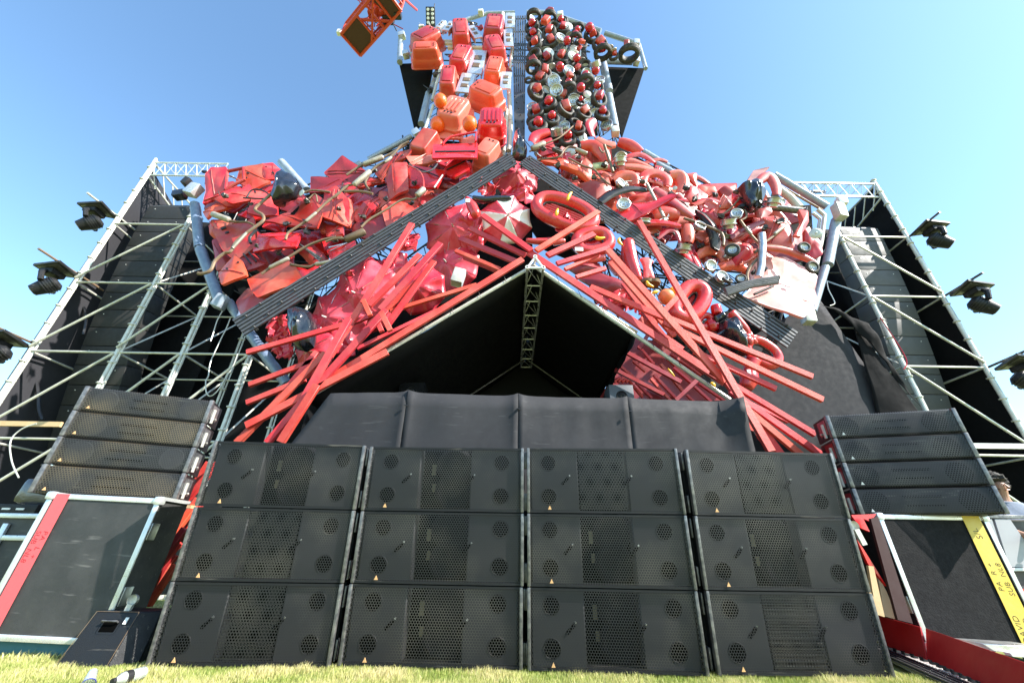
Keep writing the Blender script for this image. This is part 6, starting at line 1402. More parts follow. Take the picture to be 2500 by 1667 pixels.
# ---- tyres, wheels, hub caps, balls
def mesh_of(mb, m, name, sharp=38):
    o = mb.build(name, m, sharp=sharp, origin=(0, 0, 0)); me = o.data; bpy.data.objects.remove(o); return me
tp = []
for k in range(24):
    a = 2 * PI * k / 24; rx = .21; x = math.cos(a); y = math.sin(a)
    sx = abs(x) ** .7 * (1 if x > 0 else -1); sy = abs(y) ** .6 * (1 if y > 0 else -1)
    tp.append((.79 + rx * sx, .32 * sy))
TY = MB(); TY.lathe(tp, None, 40, True)
for k in range(-1, 2): TY.lathe([(.995, k * .12 - .035), (1.015, k * .12 - .03), (1.015, k * .12 + .03), (.995, k * .12 + .035)], None, 40, True)
TYM = mesh_of(TY, TYRE, 'tyre')
RI = MB(); RI.lathe([(0, -.10), (.14, -.11), (.16, -.06), (.20, -.04), (.50, -.10), (.60, -.02), (.74, -.06), (.80, -.20), (.92, -.24), (1.0, -.20), (1.0, -.12), (.86, -.08), (.82, .10), (.86, .30), (1.0, .34), (1.0, .38), (.8, .34)], None, 28)
for k in range(8): a = 2 * PI * k / 8; RI.tube([(.38 * math.cos(a), -.088, .38 * math.sin(a)), (.38 * math.cos(a), -.05, .38 * math.sin(a))], .06, 8)
RIM = mesh_of(RI, CHROME, 'wheel_rim')
RH = MB()
for k in range(8): a = 2 * PI * (k + .5) / 8; RH.tube([(.47 * math.cos(a), -.115, .47 * math.sin(a)), (.47 * math.cos(a), -.095, .47 * math.sin(a))], .055, 8)
RH.tube([(0, -.125, 0), (0, -.10, 0)], .07, 10)
RHM = mesh_of(RH, PORTM, 'rim_hole')
CA = MB(); CA.lathe([(0, -.22), (.2, -.20), (.28, -.13), (.6, -.15), (.78, -.06), (1, 0), (1, .06), (.9, .08), (0, .08)], None, 26)
CAP = mesh_of(CA, STEELW, 'hub_cap')
BALLR = sphere_mesh('red_ball', GLOSSR)
CN = MB(); CN.rbox((0, 0, 0), (1.15, .9, 1.5), .22, None, 3); CN.rbox((0, -.42, 0), (.75, .15, 1.1), .06); CN.tube([(0, 0, .75), (0, 0, .84)], .14, 10)
CANM = mesh_of(CN, RED, 'red_canister', 50)
CANB = CANM.copy(); CANB.materials[0] = ORNG
cnt = {}
def num(k): cnt[k] = cnt.get(k, 0) + 1; return cnt[k]
def orient(c, tz, tx, s_, spin=0): return Matrix.Translation(c) @ Matrix.Rotation(tz, 4, 'Z') @ Matrix.Rotation(tx, 4, 'X') @ Matrix.Rotation(spin, 4, 'Y') @ Matrix.Diagonal((s_, s_, s_, 1))
WH = [(210, 155, 135, 'ns'), (360, 165, 130, 'cs'), (190, 258, 135, 'b'), (320, 235, 120, 'C'), (465, 222, 105, 'b'), (200, 348, 130, 'b'), (355, 318, 135, 'c'), (470, 365, 95, 'r'), (485, 285, 125, 'c'), (560, 335, 100, 'h'),
      (622, 320, 100, 'b'), (215, 432, 140, 'c'), (370, 412, 130, 'c'), (525, 432, 85, 'B'), (610, 375, 120, 'bs'), (665, 440, 80, 'O'), (738, 305, 95, 'B'), (765, 352, 150, 'c'), (320, 465, 95, 'h'), (352, 505, 110, 'h'),
      (215, 525, 130, 'n'), (325, 575, 130, 'c'), (470, 558, 130, 'c'), (600, 472, 100, 'h'), (580, 535, 105, 'h'), (660, 572, 95, 'h'), (615, 598, 80, 'B'), (700, 622, 105, 'n'), (800, 618, 95, 'd'), (840, 432, 140, 'c'),
      (868, 505, 160, 'bs'), (1090, 460, 90, 'C'), (1120, 515, 190, 'ns'), (975, 545, 90, 'c'), (930, 455, 90, 'h'), (965, 490, 80, 'h'), (205, 645, 145, 'cs'), (370, 637, 95, 'h'), (455, 682, 95, 'B'), (545, 672, 95, 'r'), (312, 702, 135, 'c'),
      (625, 682, 80, 'C'), (715, 702, 92, 'r'), (795, 715, 90, 'B'), (265, 768, 150, 'c'), (400, 775, 110, 'r'), (550, 765, 120, 'c'), (708, 775, 150, 'bs'), (838, 762, 95, 'r'), (545, 840, 130, 'bs'), (228, 885, 165, 'c'),
      (320, 868, 90, 'h'), (425, 870, 118, 'r'), (655, 882, 95, 'B'), (812, 860, 130, 'b'), (485, 940, 130, 'c'), (600, 925, 100, 'h'), (582, 972, 105, 'r'), (655, 988, 85, 'b'), (730, 990, 100, 'r'), (832, 955, 155, 'c'),
      (362, 948, 80, 'r'), (348, 1010, 160, 'b'), (190, 1018, 95, 'r'), (228, 1088, 155, 'c'), (512, 1055, 170, 'c'), (380, 1145, 140, 'b'), (690, 1095, 150, 'c'), (792, 1092, 100, 'r'), (862, 1098, 140, 'b'), (248, 1210, 175, 'b'),
      (500, 1205, 100, 'r'), (428, 1262, 115, 'd'), (632, 1245, 130, 'c'), (905, 1195, 110, 'r'), (532, 1335, 155, 'b'), (270, 1472, 105, 'r'), (382, 1440, 115, 'd'), (560, 1450, 108, 'h'), (1042, 1515, 115, 'r'), (600, 160, 0, ''),
      (540, 250, 90, 'h'), (640, 270, 100, 'ns'), (400, 255, 110, 'n'), (160, 770, 80, 'ns'), (720, 900, 80, 'h'), (640, 500, 70, 'C'), (740, 1190, 110, 'n'), (430, 640, 90, 'n'), (590, 610, 90, 'n')]
WH = [w for w in WH if w[2]]
ft = random.Random(5)
for k in range(44):
    v = k / 44; y = 200 + 1240 * v; xl, xr = 190, 640 + 260 * v; x = xl + (xr - xl) * ((k * .618) % 1)
    WH.append((x, y, ft.uniform(105, 140), ft.choice(('z', 'z', 'zh', 'zr'))))
where = lambda x: 'near the slats' if x < 300 else ('in the middle' if x < 620 else 'near the outer edge')
WH.sort(key=lambda w: w[1])
rw = random.Random(11)
for x, y, w, kind in WH:
    Y = 7.15 + rw.uniform(-.12, .12) + (.45 if 'z' in kind else 0); c = pt('B', x, y, Y); s_ = w * mpp('B', x, y, Y) / 2 * 1.06
    side = 's' in kind; base = {'z': 'n', 'zh': 'h', 'zr': 'r'}.get(kind, kind.replace('s', ''))
    tx = rw.uniform(.0, .38); tz = rw.uniform(-.5, .5)
    if side: tx = rw.uniform(-1.35, -1.05); tz = rw.uniform(-.35, .35)
    pos = where(x)
    if base in 'nbcC' and base or side:
        if base != 'C':
            k_ = 'tyre lying flat' if side else 'black tyre'
            inst('tyre', TYM, orient(c, tz, tx, s_), '%s %s, %s tyre of the wheel covered head' % (k_, pos, nth(num('tyre'))), 'tyre', 'tyres wired to the right half of the head')
    if base == 'b' or base == 'B':
        rb = s_ * (.50 if base == 'b' else .82); cc = c + Vector((0, -.10 if not side else -.05, .05 if not side else .22))
        inst('ball', BALLR, Matrix.Translation(cc) @ Matrix.Diagonal((rb, rb, rb * 1.1, 1)), 'shiny red ball %s, %s red ball of the head' % (pos, nth(num('ball'))), 'ball', 'red balls among the tyres')
    if base == 'c' or base in 'CO' and base:
        rb = s_ * (.72 if base == 'c' else .9); cc = c + Vector((0, -.10, .05 if not side else .2))
        inst('canister', CANB if base == 'O' else CANM, orient(cc, rw.uniform(-.5, .5), rw.uniform(-.2, .5), rb, rw.uniform(-.8, .8)), '%s canister %s, %s canister among the tyres' % ('orange red' if base == 'O' else 'red square', pos, nth(num('can'))), 'canister', 'red canisters among the tyres')
    if base == 'r':
        o = inst('alloy_disc', RIM, orient(c, tz, rw.uniform(-.1, .5), s_ * 1.02), 'bare alloy wheel rim %s, %s rim of the head' % (pos, nth(num('rim'))), 'wheel rim', 'bare rims among the tyres')
        inst('rim_hole', RHM, Matrix(), parent=o)
    if base == 'h':
        inst('hub_cap', CAP, orient(c, rw.uniform(-.7, .7), rw.choice((-.9, -1.05, -.75, .3)), s_ * .9), 'pale disc cover %s, %s disc of the head' % (pos, nth(num('cap'))), 'hub cap', 'pale disc covers among the tyres')
    if base == 'd':
        o = MB().lathe([(.9, -.55), (1, -.58), (1, .5), (.9, .5), (.88, -.5), (.55, -.1), (.5, .3), (0, .3)], orient(c, tz, -.4, s_ * .95), 26).build('brake_drum', CHROME); tag(o, 'hollow brake drum %s, %s drum of the head' % (pos, nth(num('drum'))), 'brake drum')
W2 = [('E', 385, 235, 95, 'n', 'dark tyre hub beside the fat pale muffler, right shoulder'), ('E', 920, 320, 112, 'd', 'stacked wheel drum below the rusty pole, right wing'), ('E', 925, 510, 85, 'r', 'alloy wheel stuck in the bulging red cover, right wing'),
      ('E', 950, 692, 115, 'r', 'alloy wheel lying against the black seat shell, right wing'), ('E', 1130, 832, 110, 'r', 'wheel rim lying flat above the long red plank, right wing'), ('E', 1465, 1060, 125, 'd', 'drum wheel standing at the lower middle, right wing'),
      ('E', 1692, 1212, 100, 'r', 'silver wheel face beside the slats, low right wing'), ('E', 1600, 872, 100, 'r', 'grey wheel partly behind the ochre pipe, right wing'), ('F', 690, 422, 95, 'r', 'pierced disc wheel near the notch, right wing'),
      ('F', 625, 500, 125, 'd', 'dark wheel drum in the middle, right wing'), ('F', 655, 735, 120, 'r', 'white wheel with dark tyre in the middle, right wing'), ('F', 568, 960, 115, 'r', 'chrome wheel low beside the slats, right wing'),
      ('F', 728, 978, 90, 'r', 'dark wheel next to the running board, right wing'), ('F', 1265, 712, 100, 'r', 'spoked wheel with tyre at the outer edge, right wing'), ('F', 1335, 880, 110, 'r', 'small tyred wheel over the corner of the pink bonnet, right wing'),
      ('F', 1005, 320, 115, 'd', 'grey wheel drum right of the black bag, right wing'), ('F', 1078, 322, 60, 'r', 'small wheel beside the grey drum, right wing'), ('F', 1365, 590, 100, 'h', 'pale headlamp shell at the outer edge, right wing'), ('F', 610, 990, 90, 'n', 'thin dark tyre behind the low chrome wheel, right wing'),
      ('C', 1345, 420, 60, 'h', 'round brown cap at the notch of the left wing'), ('E', 1385, 555, 40, 'h', 'green tinted lamp end in the open fender, right wing')]
for reg, x, y, w, k, lab in W2:
    Y = 6.5 if reg != 'E' or x > 800 else 6.8; c = pt(reg, x, y, Y); s_ = w * mpp(reg, x, y, Y) / 2
    if k == 'r':
        tyred = 'tyre' in lab or 'dark wheel' in lab or 'tyred' in lab
        tx, tz = (rw.uniform(-.2, .35), rw.uniform(-.5, .5)) if 'flat' not in lab else (-1.0, .1)
        if tyred:
            r = thing('wheel', lab, 'wheel', (0, 0, 0)); inst('tyre', TYM, Matrix(), parent=r); inst('wheel_rim', RIM, Matrix.Diagonal((.62, .62, .62, 1)), parent=r); inst('rim_hole', RHM, Matrix.Diagonal((.62, .62, .62, 1)), parent=r); r.matrix_world = orient(c, tz, tx, s_)
        else:
            o = inst('alloy_disc', RIM, orient(c, tz, tx, s_), lab, 'wheel rim'); inst('rim_hole', RHM, Matrix(), parent=o)
    elif k == 'n': inst('tyre', TYM, orient(c, .3, -.4, s_), lab, 'tyre')
    elif k == 'h': inst('hub_cap', CAP, orient(c, -.4, .2, s_), lab, 'lamp shell' if 'lamp' in lab else 'cap')
    else:
        M = orient(c, rw.uniform(-.2, .2), -.85, s_); r = thing('wheel_drum', lab, 'wheel rim', c)
        MB().lathe([(.2, -.4), (.3, -.42), (.35, -.35), (.75, -.38), (.85, -.45), (1, -.45), (1, -.35), (.86, -.3), (.86, .1), (1, .15), (1, .28), (.9, .34), (.8, .34), (.7, .5), (.7, .8), (0, .8)], M, 28).build('drum', CHROME, r)
        MB().lathe([(0, -.38), (.19, -.38)], M, 14).build('hub_hole', PORTM, r)

# ---- umbrellas and plastic sheets
def umbrella(lab, reg, x, y, rad, Y, tz, tx, cols, fold=.12, seed=0, name='umbrella', crush=0):
    c = pt(reg, x, y, Y); R_ = rad * mpp(reg, x, y, Y); r = thing(name, lab, 'umbrella', (0, 0, 0)); h = R_ * .36
    NG = 8; K = 7; J_ = 6
    for g_ in range(NG):
        vs = []
        for i in range(K + 1):
            t = i / K; rr_ = R_ * t
            for j in range(J_ + 1):
                u = j / J_; a = 2 * PI * (g_ + u) / NG; sag = math.sin(u * PI)
                k = rr_ * (1 - .10 * sag * t); y_ = h * (t ** 1.4) + sag * t * R_ * .09
                wv = crush * noise.noise(Vector((math.cos(a) * t * 3 + seed, math.sin(a) * t * 3, seed))) * R_
                vs.append(Vector((k * math.cos(a), y_ + wv + fold * R_ * .3 * noise.noise(Vector((math.cos(a) * t * 4, math.sin(a) * t * 4, seed))), k * math.sin(a))))
        fs = [(i * (J_ + 1) + j, i * (J_ + 1) + j + 1, (i + 1) * (J_ + 1) + j + 1, (i + 1) * (J_ + 1) + j) for i in range(K) for j in range(J_)]
        o = MB().add(vs, fs).build('canopy_gore', cols[g_ % len(cols)], r, sharp=30, origin=(0, 0, 0)); o.modifiers.new('solid', 'SOLIDIFY').thickness = .006
    MB().tube([(0, .05, 0), (0, -.06, 0), (0, -.12, 0)], [.02, .02, .008], 8).build('tip', STEELW, r, origin=(0, 0, 0))
    MB().tube([(0, .05, 0), (0, R_ * .9, 0)], .012, 6).build('shaft', CHROME, r, origin=(0, 0, 0))
    for g_ in range(NG):
        a = 2 * PI * g_ / NG; MB().tube([(0, .01, 0), (R_ * .55 * math.cos(a), .02 + h * .36, R_ * .55 * math.sin(a)), (R_ * math.cos(a), h + .01, R_ * math.sin(a))], .006, 4).build('rib', CHROME, r, origin=(0, 0, 0))
    r.matrix_world = Matrix.Translation(c) @ Matrix.Rotation(tz, 4, 'Z') @ Matrix.Rotation(tx, 4, 'X') @ Matrix.Rotation(seed, 4, 'Y')
    return r
umbrella('red and white segmented umbrella above the stage roof apex', 'D', 1725, 885, 265, 6.4, .15, .35, [FABW, FABR], seed=.2)
umbrella('pointed red umbrella just under the slat crossing', 'D', 1810, 470, 240, 6.8, .1, .2, [FABR], seed=.5, crush=.03)
umbrella('large red umbrella with folded centre left of the planks fan', 'D', 1200, 990, 330, 6.6, -.1, .3, [FABR], seed=1.1, crush=.05)
umbrella('deep red umbrella behind the short red planks, left of the roof', 'D', 1130, 1330, 310, 6.8, -.3, .1, [FABR, TARP], seed=2.1, crush=.04)
umbrella('red umbrella low at the left behind the crossing planks', 'N', 900, 470, 300, 6.7, -.2, .3, [FABR], seed=1.7, crush=.06)
umbrella('wide red umbrella below the left slat band', 'N', 700, 640, 270, 6.85, -.3, .25, [FABR], seed=.9, crush=.04)
umbrella('small red umbrella near the left plank tips', 'N', 560, 870, 190, 6.85, -.4, .2, [FABR], seed=2.6, crush=.05)
umbrella('shiny pink red umbrella beside the stage roof edge, left', 'N', 1330, 420, 200, 6.3, -.1, .3, [TARP], seed=.3, crush=.05)
def sheet(lab, reg, P, Y, amp, seed, m=TARP):
    tl, tr, br, bl = [pt(reg, x, y, Y) for x, y in P]; n = 30; vs = []
    for j in range(n + 1):
        for i in range(n + 1):
            u, v = i / n, j / n; p = tl.lerp(tr, u).lerp(bl.lerp(br, u), v)
            f = noise.noise(Vector((p.x * 2.2 + seed, p.z * 1.2, seed))); g_ = 1 - abs(noise.noise(Vector((p.x * 3.4 + p.z * 1.5, p.z * 2 - p.x, seed + 5)))) * 2
            e = .09 * noise.noise(Vector((u * 6, v * 6, seed + 9)))
            vs.append(Vector((p.x + e, Y + amp * f - amp * .55 * g_ * g_, p.z + e)))
    o = MB().add(vs, [(j * (n + 1) + i, (j + 1) * (n + 1) + i, (j + 1) * (n + 1) + i + 1, j * (n + 1) + i + 1) for j in range(n) for i in range(n)]).build('plastic_sheet', m, sharp=180)
    o.modifiers.new('solid', 'SOLIDIFY').thickness = .005; tag(o, lab, 'plastic sheet'); return o
sheet('crumpled red plastic beside the vinyl arm below the slats', 'D', [(1450, 590), (1640, 560), (1600, 700), (1440, 690)], 6.8, .25, 1)
sheet('crumpled red plastic right of the pointed umbrella', 'D', [(1650, 660), (1960, 600), (1960, 830), (1760, 800)], 6.7, .3, 2)
sheet('bunched red plastic with white edge right of the slats end, left', 'N', [(850, 330), (960, 300), (1000, 470), (850, 490)], 6.8, .25, 3)
sheet('stiff crumpled red foil standing on the slats, left', 'N', [(1240, 90), (1360, 60), (1330, 190), (1200, 180)], 6.9, .2, 4)
sheet('bunched red plastic left of the wrapped lamp', 'N', [(315, 650), (440, 640), (460, 780), (310, 790)], 6.8, .3, 5)
sheet('red plastic flap hanging behind the left plank tips', 'N', [(310, 790), (470, 780), (480, 940), (370, 930)], 6.9, .25, 6)
sheet('smooth red plastic between the big umbrellas, left', 'N', [(960, 260), (1260, 200), (1300, 420), (1010, 430)], 7.0, .2, 7)
sheet('deep red plastic behind the plank crossing, left', 'N', [(560, 640), (960, 560), (900, 900), (560, 960)], 7.05, .2, 8)
sheet('pink red plastic left of the red and white umbrella', 'D', [(1250, 860), (1480, 830), (1500, 1250), (1260, 1150)], 6.75, .3, 9)
sheet('shiny red plastic right of the roof apex', 'O', [(610, 560), (850, 540), (900, 640), (700, 650)], 6.3, .25, 10)
for a_ in sheet_list: sheet(*a_)
sheet('red plastic under the first dinghy', 'E', [(330, 840), (520, 830), (560, 920), (400, 960)], 6.6, .3, 11)
# ---- inflatables
def ringpath(c, ax_, bx_, n=40, pw=2.4):
    out = []
    for k in range(n):
        a = 2 * PI * k / n; x = abs(math.cos(a)) ** (2 / pw) * (1 if math.cos(a) > 0 else -1); y = abs(math.sin(a)) ** (2 / pw) * (1 if math.sin(a) > 0 else -1)
        out.append(c + ax_ * x + bx_ * y)
    return out
def closed_tube(b, P, r_, n=12):
    m = len(P); vs = []; 
    for i, p in enumerate(P):
        d = (P[(i + 1) % m] - P[i - 1]).normalized(); w = d.cross(Vector((0, -1, 0))).normalized(); u = d.cross(w)
        for k in range(n): a = 2 * PI * k / n; vs.append(p + (w * math.cos(a) + u * math.sin(a)) * r_)
    b.add(vs, [(i * n + k, i * n + (k + 1) % n, ((i + 1) % m) * n + (k + 1) % n, ((i + 1) % m) * n + k) for i in range(m) for k in range(n)])
def dinghy(lab, reg, cx, cy, L_, W_, ang, tube, Y, tilt=0, ribs=True, black=True):
    c = pt(reg, cx, cy, Y); s_ = mpp(reg, cx, cy, Y); a = math.radians(ang)
    e = (pt(reg, cx + math.cos(a) * 50, cy - math.sin(a) * 50, Y) - c).normalized(); f_ = Vector((0, -1, 0)).cross(e)
    e = (e + Vector((0, tilt, 0))).normalized()
    l = L_ * s_ / 2; w = W_ * s_ / 2; t = tube * s_ / 2
    f2 = (pt(reg, cx - math.sin(a) * 50, cy - math.cos(a) * 50, Y) - c); w *= f2.length / (50 * s_) if f2.length > 0 else 1
    r = thing('inflatable_dinghy', lab, 'inflatable boat', c)
    b = MB(); closed_tube(b, ringpath(c, e * (l - t), f_ * (w - t)), t, 14); b.build('air_tube', VINYL, r, sharp=180)
    if black:
        b = MB(); closed_tube(b, ringpath(c + Vector((0, t * .3, 0)), e * (l - 1.9 * t), f_ * (w - 1.9 * t)), t * .35, 8); b.build('inner_seam', BAGM, r, sharp=180)
    if ribs:
        n = 7
        for k in range(n):
            u = -1 + 2 * (k + .5) / n; hl = (l - 1.8 * t) * math.sqrt(max(.05, 1 - (u * .85) ** 2))
            MB().tube([c + f_ * u * (w - 1.8 * t) - e * hl + Vector((0, t * .5, 0)), c + f_ * u * (w - 1.8 * t) + e * hl + Vector((0, t * .5, 0))], (w - 1.8 * t) / n * 1.05, 8).build('floor_rib', VINYL, r)
    return r
dinghy('red dinghy with ribbed floor and black inside, just right of the umbrellas', 'E', 450, 760, 620, 270, -22, 105, 6.5)
dinghy('red dinghy behind the plank fan with banana float in it', 'E', 690, 1010, 380, 240, 12, 100, 6.5, ribs=False)
dinghy('red dinghy with ribbed floor beside the faded orange ball', 'O', 1205, 590, 360, 230, 55, 88, 6.5)
dinghy('red dinghy low at the far right behind the plank tips', 'P', 1140, 480, 420, 270, -35, 95, 6.6, ribs=False)
dinghy('folded red dinghy behind the long red plank', 'F', 420, 1340, 200, 150, 40, 60, 6.6, ribs=False, black=False)
def blob(name, lab, cat, reg, pts, rads, Y, m, smooth=4):
    P = smoothpath([pt(reg, x, y, Y) for x, y in pts], smooth); s_ = mpp(reg, *pts[0], Y); n = len(P); k = len(rads) - 1; R_ = []
    for i in range(n): t = i / (n - 1) * k; j = min(k - 1, int(t)); R_.append((rads[j] + (rads[j + 1] - rads[j]) * (t - j)) * s_)
    o = MB().tube(P, R_, 14).build(name, m, sharp=180); tag(o, lab, cat); return o
blob('inflatable_tube', 'red vinyl arm with round white valve above the striped umbrella', 'inflatable', 'D', [(1330, 720), (1380, 800), (1420, 880), (1440, 900)], [20, 52, 48, 15], 6.3, VINYL)
blob('inflatable_tube', 'black vinyl tube above the striped umbrella', 'inflatable', 'D', [(1390, 720), (1500, 740), (1620, 730), (1760, 720)], [25, 36, 36, 20], 6.4, BAGM)
blob('inflatable_tube', 'upright red vinyl tube with printed rings right of the fan', 'inflatable', 'E', [(990, 1010), (1000, 1110), (1030, 1220), (1080, 1340)], [46, 56, 50, 30], 6.4, VINYL)
blob('inflatable_tube', 'thin dark side of the upright vinyl tube', 'inflatable', 'E', [(950, 1015), (945, 1120), (960, 1200)], [16, 18, 8], 6.5, REDD)
blob('inflatable_tube', 'banded pink vinyl roll above the right planks', 'inflatable', 'E', [(640, 1175), (700, 1160), (790, 1150)], [30, 34, 26], 6.4, SKINP)
blob('inflatable_tube', 'banded pale vinyl roll under the first dinghy', 'inflatable', 'E', [(350, 1020), (400, 1010), (450, 1005)], [26, 30, 20], 6.4, SKINP)
blob('inflatable_tube', 'red vinyl tube wrapping down at the lower right plank tips', 'inflatable', 'P', [(1040, 560), (1010, 660), (1000, 760), (960, 860)], [80, 66, 90, 60], 6.6, VINYL)
blob('inflatable_tube', 'red vinyl arm reaching down to the star float, right', 'inflatable', 'P', [(800, 60), (880, 140), (960, 230), (990, 280)], [50, 42, 36, 24], 6.6, VINYL)
blob('inflatable_tube', 'red vinyl roll behind the planks right of centre', 'inflatable', 'E', [(120, 1000), (230, 1010), (360, 990)], [18, 30, 20], 6.6, VINYL)
for k in range(4): blob('inflatable_roll', 'ribbed red air mattress tube seen through the planks, %s from the left' % ordinal(k + 1), 'inflatable', 'Q', [(290 + 55 * k, 900), (330 + 55 * k, 860), (385 + 55 * k, 830)], [22, 26, 22], 7.0, VINYL)
blob('fuel_canister', 'small red canister with rounded lid above the right wrapped lamp', 'canister', 'P', [(640, -10), (650, 40), (660, 75)], [52, 56, 46], 6.5, GLOSSR)
blob('red_float', 'smooth red float left of the right wrapped lamp', 'inflatable', 'P', [(560, 150), (600, 200), (620, 260)], [60, 80, 60], 6.6, GLOSSR)
# star float
c = pt('P', 1010, 330, 6.4); s_ = mpp('P', 1010, 330, 6.4); b = MB()
for k in range(6):
    a = 2 * PI * k / 6 + .3; b.tube([c, c + Vector((math.cos(a), 0, math.sin(a))) * 45 * s_, c + Vector((math.cos(a), 0, math.sin(a))) * 80 * s_], [36 * s_, 30 * s_, 16 * s_], 12)
tag(b.build('star_float', SKINP, sharp=180), 'pinkish star shaped vinyl float at the right', 'inflatable')
# inflatable figure torso
r = thing('inflatable_torso', 'headless pinkish vinyl torso with short arms hanging in front of the slats', 'inflatable figure', pt('E', 1150, 1230, 6.4))
def skin_obj(parent, name, js, ed, m):
    s_ = mpp('E', 1150, 1230, 6.4); return skin_body(name, [((pt('E', x, y, 6.4) - parent.location), rd * s_) for x, y, rd in js], ed, m, parent)
skin_obj(r, 'torso', [(1145, 1190, 34), (1150, 1235, 28), (1155, 1275, 38), (1130, 1150, 15), (1100, 1165, 20), (1085, 1165, 10), (1185, 1180, 20), (1205, 1190, 12), (1135, 1315, 26), (1140, 1345, 18), (1190, 1315, 26), (1205, 1345, 18)],
         [(0, 1), (1, 2), (0, 3), (0, 4), (4, 5), (0, 6), (6, 7), (2, 8), (8, 9), (2, 10), (10, 11)], SKINP)
for (x, y) in ((1145, 1360), (1200, 1362)): MB().tube([pt('E', x, y - 6, 6.4), pt('E', x + 2, y + 14, 6.4)], [.15, .13], 12).build('trouser_cuff', RUSTP, r)
# bananas
for k, (reg, pts, lab) in enumerate((('E', [(470, 660), (485, 620), (510, 590)], 'yellow banana float standing over the first dinghy'), ('E', [(375, 790), (382, 760), (390, 730)], 'small yellow banana float inside the first dinghy'),
                         ('E', [(700, 965), (740, 985), (790, 975)], 'yellow banana float inside the second dinghy'), ('E', [(915, 980), (910, 1010), (940, 1040)], 'yellow banana float beside the upright vinyl tube'),
                         ('E', [(1145, 1345), (1160, 1375), (1205, 1395)], 'yellow banana float hanging below the vinyl torso'), ('E', [(1190, 1450), (1220, 1440), (1250, 1425)], 'yellow banana float left of the faded orange ball'),
                         ('E', [(1350, 1400), (1375, 1420), (1395, 1450)], 'orange banana float right of the faded orange ball'), ('Q', [(1060, 700), (1110, 760), (1160, 820)], 'orange banana float seen between the planks under the eave'), ('O', [(1330, 1080), (1345, 1095), (1350, 1110)], 'tiny yellow strap knot at the right roof tube'))):
    blob('banana_float', lab, 'banana float', reg, pts, [6, 16, 14, 5], 6.2, YEL)
for k, (reg, x, y, lab) in enumerate((('E', 490, 660, 'small white box in the first dinghy'),)): pass
# white tags
for reg, x, y, w, h, lab, Y in (('E', 570, 1075, 70, 40, 'white printed patch on the second dinghy', 6.25), ('P', 995, 690, 38, 60, 'white printed patch on the low red vinyl tube', 6.15), ('D', 1340, 745, 44, 44, 'round white valve on the red vinyl arm', 6.05)):
    c = pt(reg, x, y, Y); s_ = mpp(reg, x, y, Y); o = MB().rbox(c, (w * s_, .015, h * s_), .006).build('white_patch', WHITE); tag(o, lab, 'label patch')

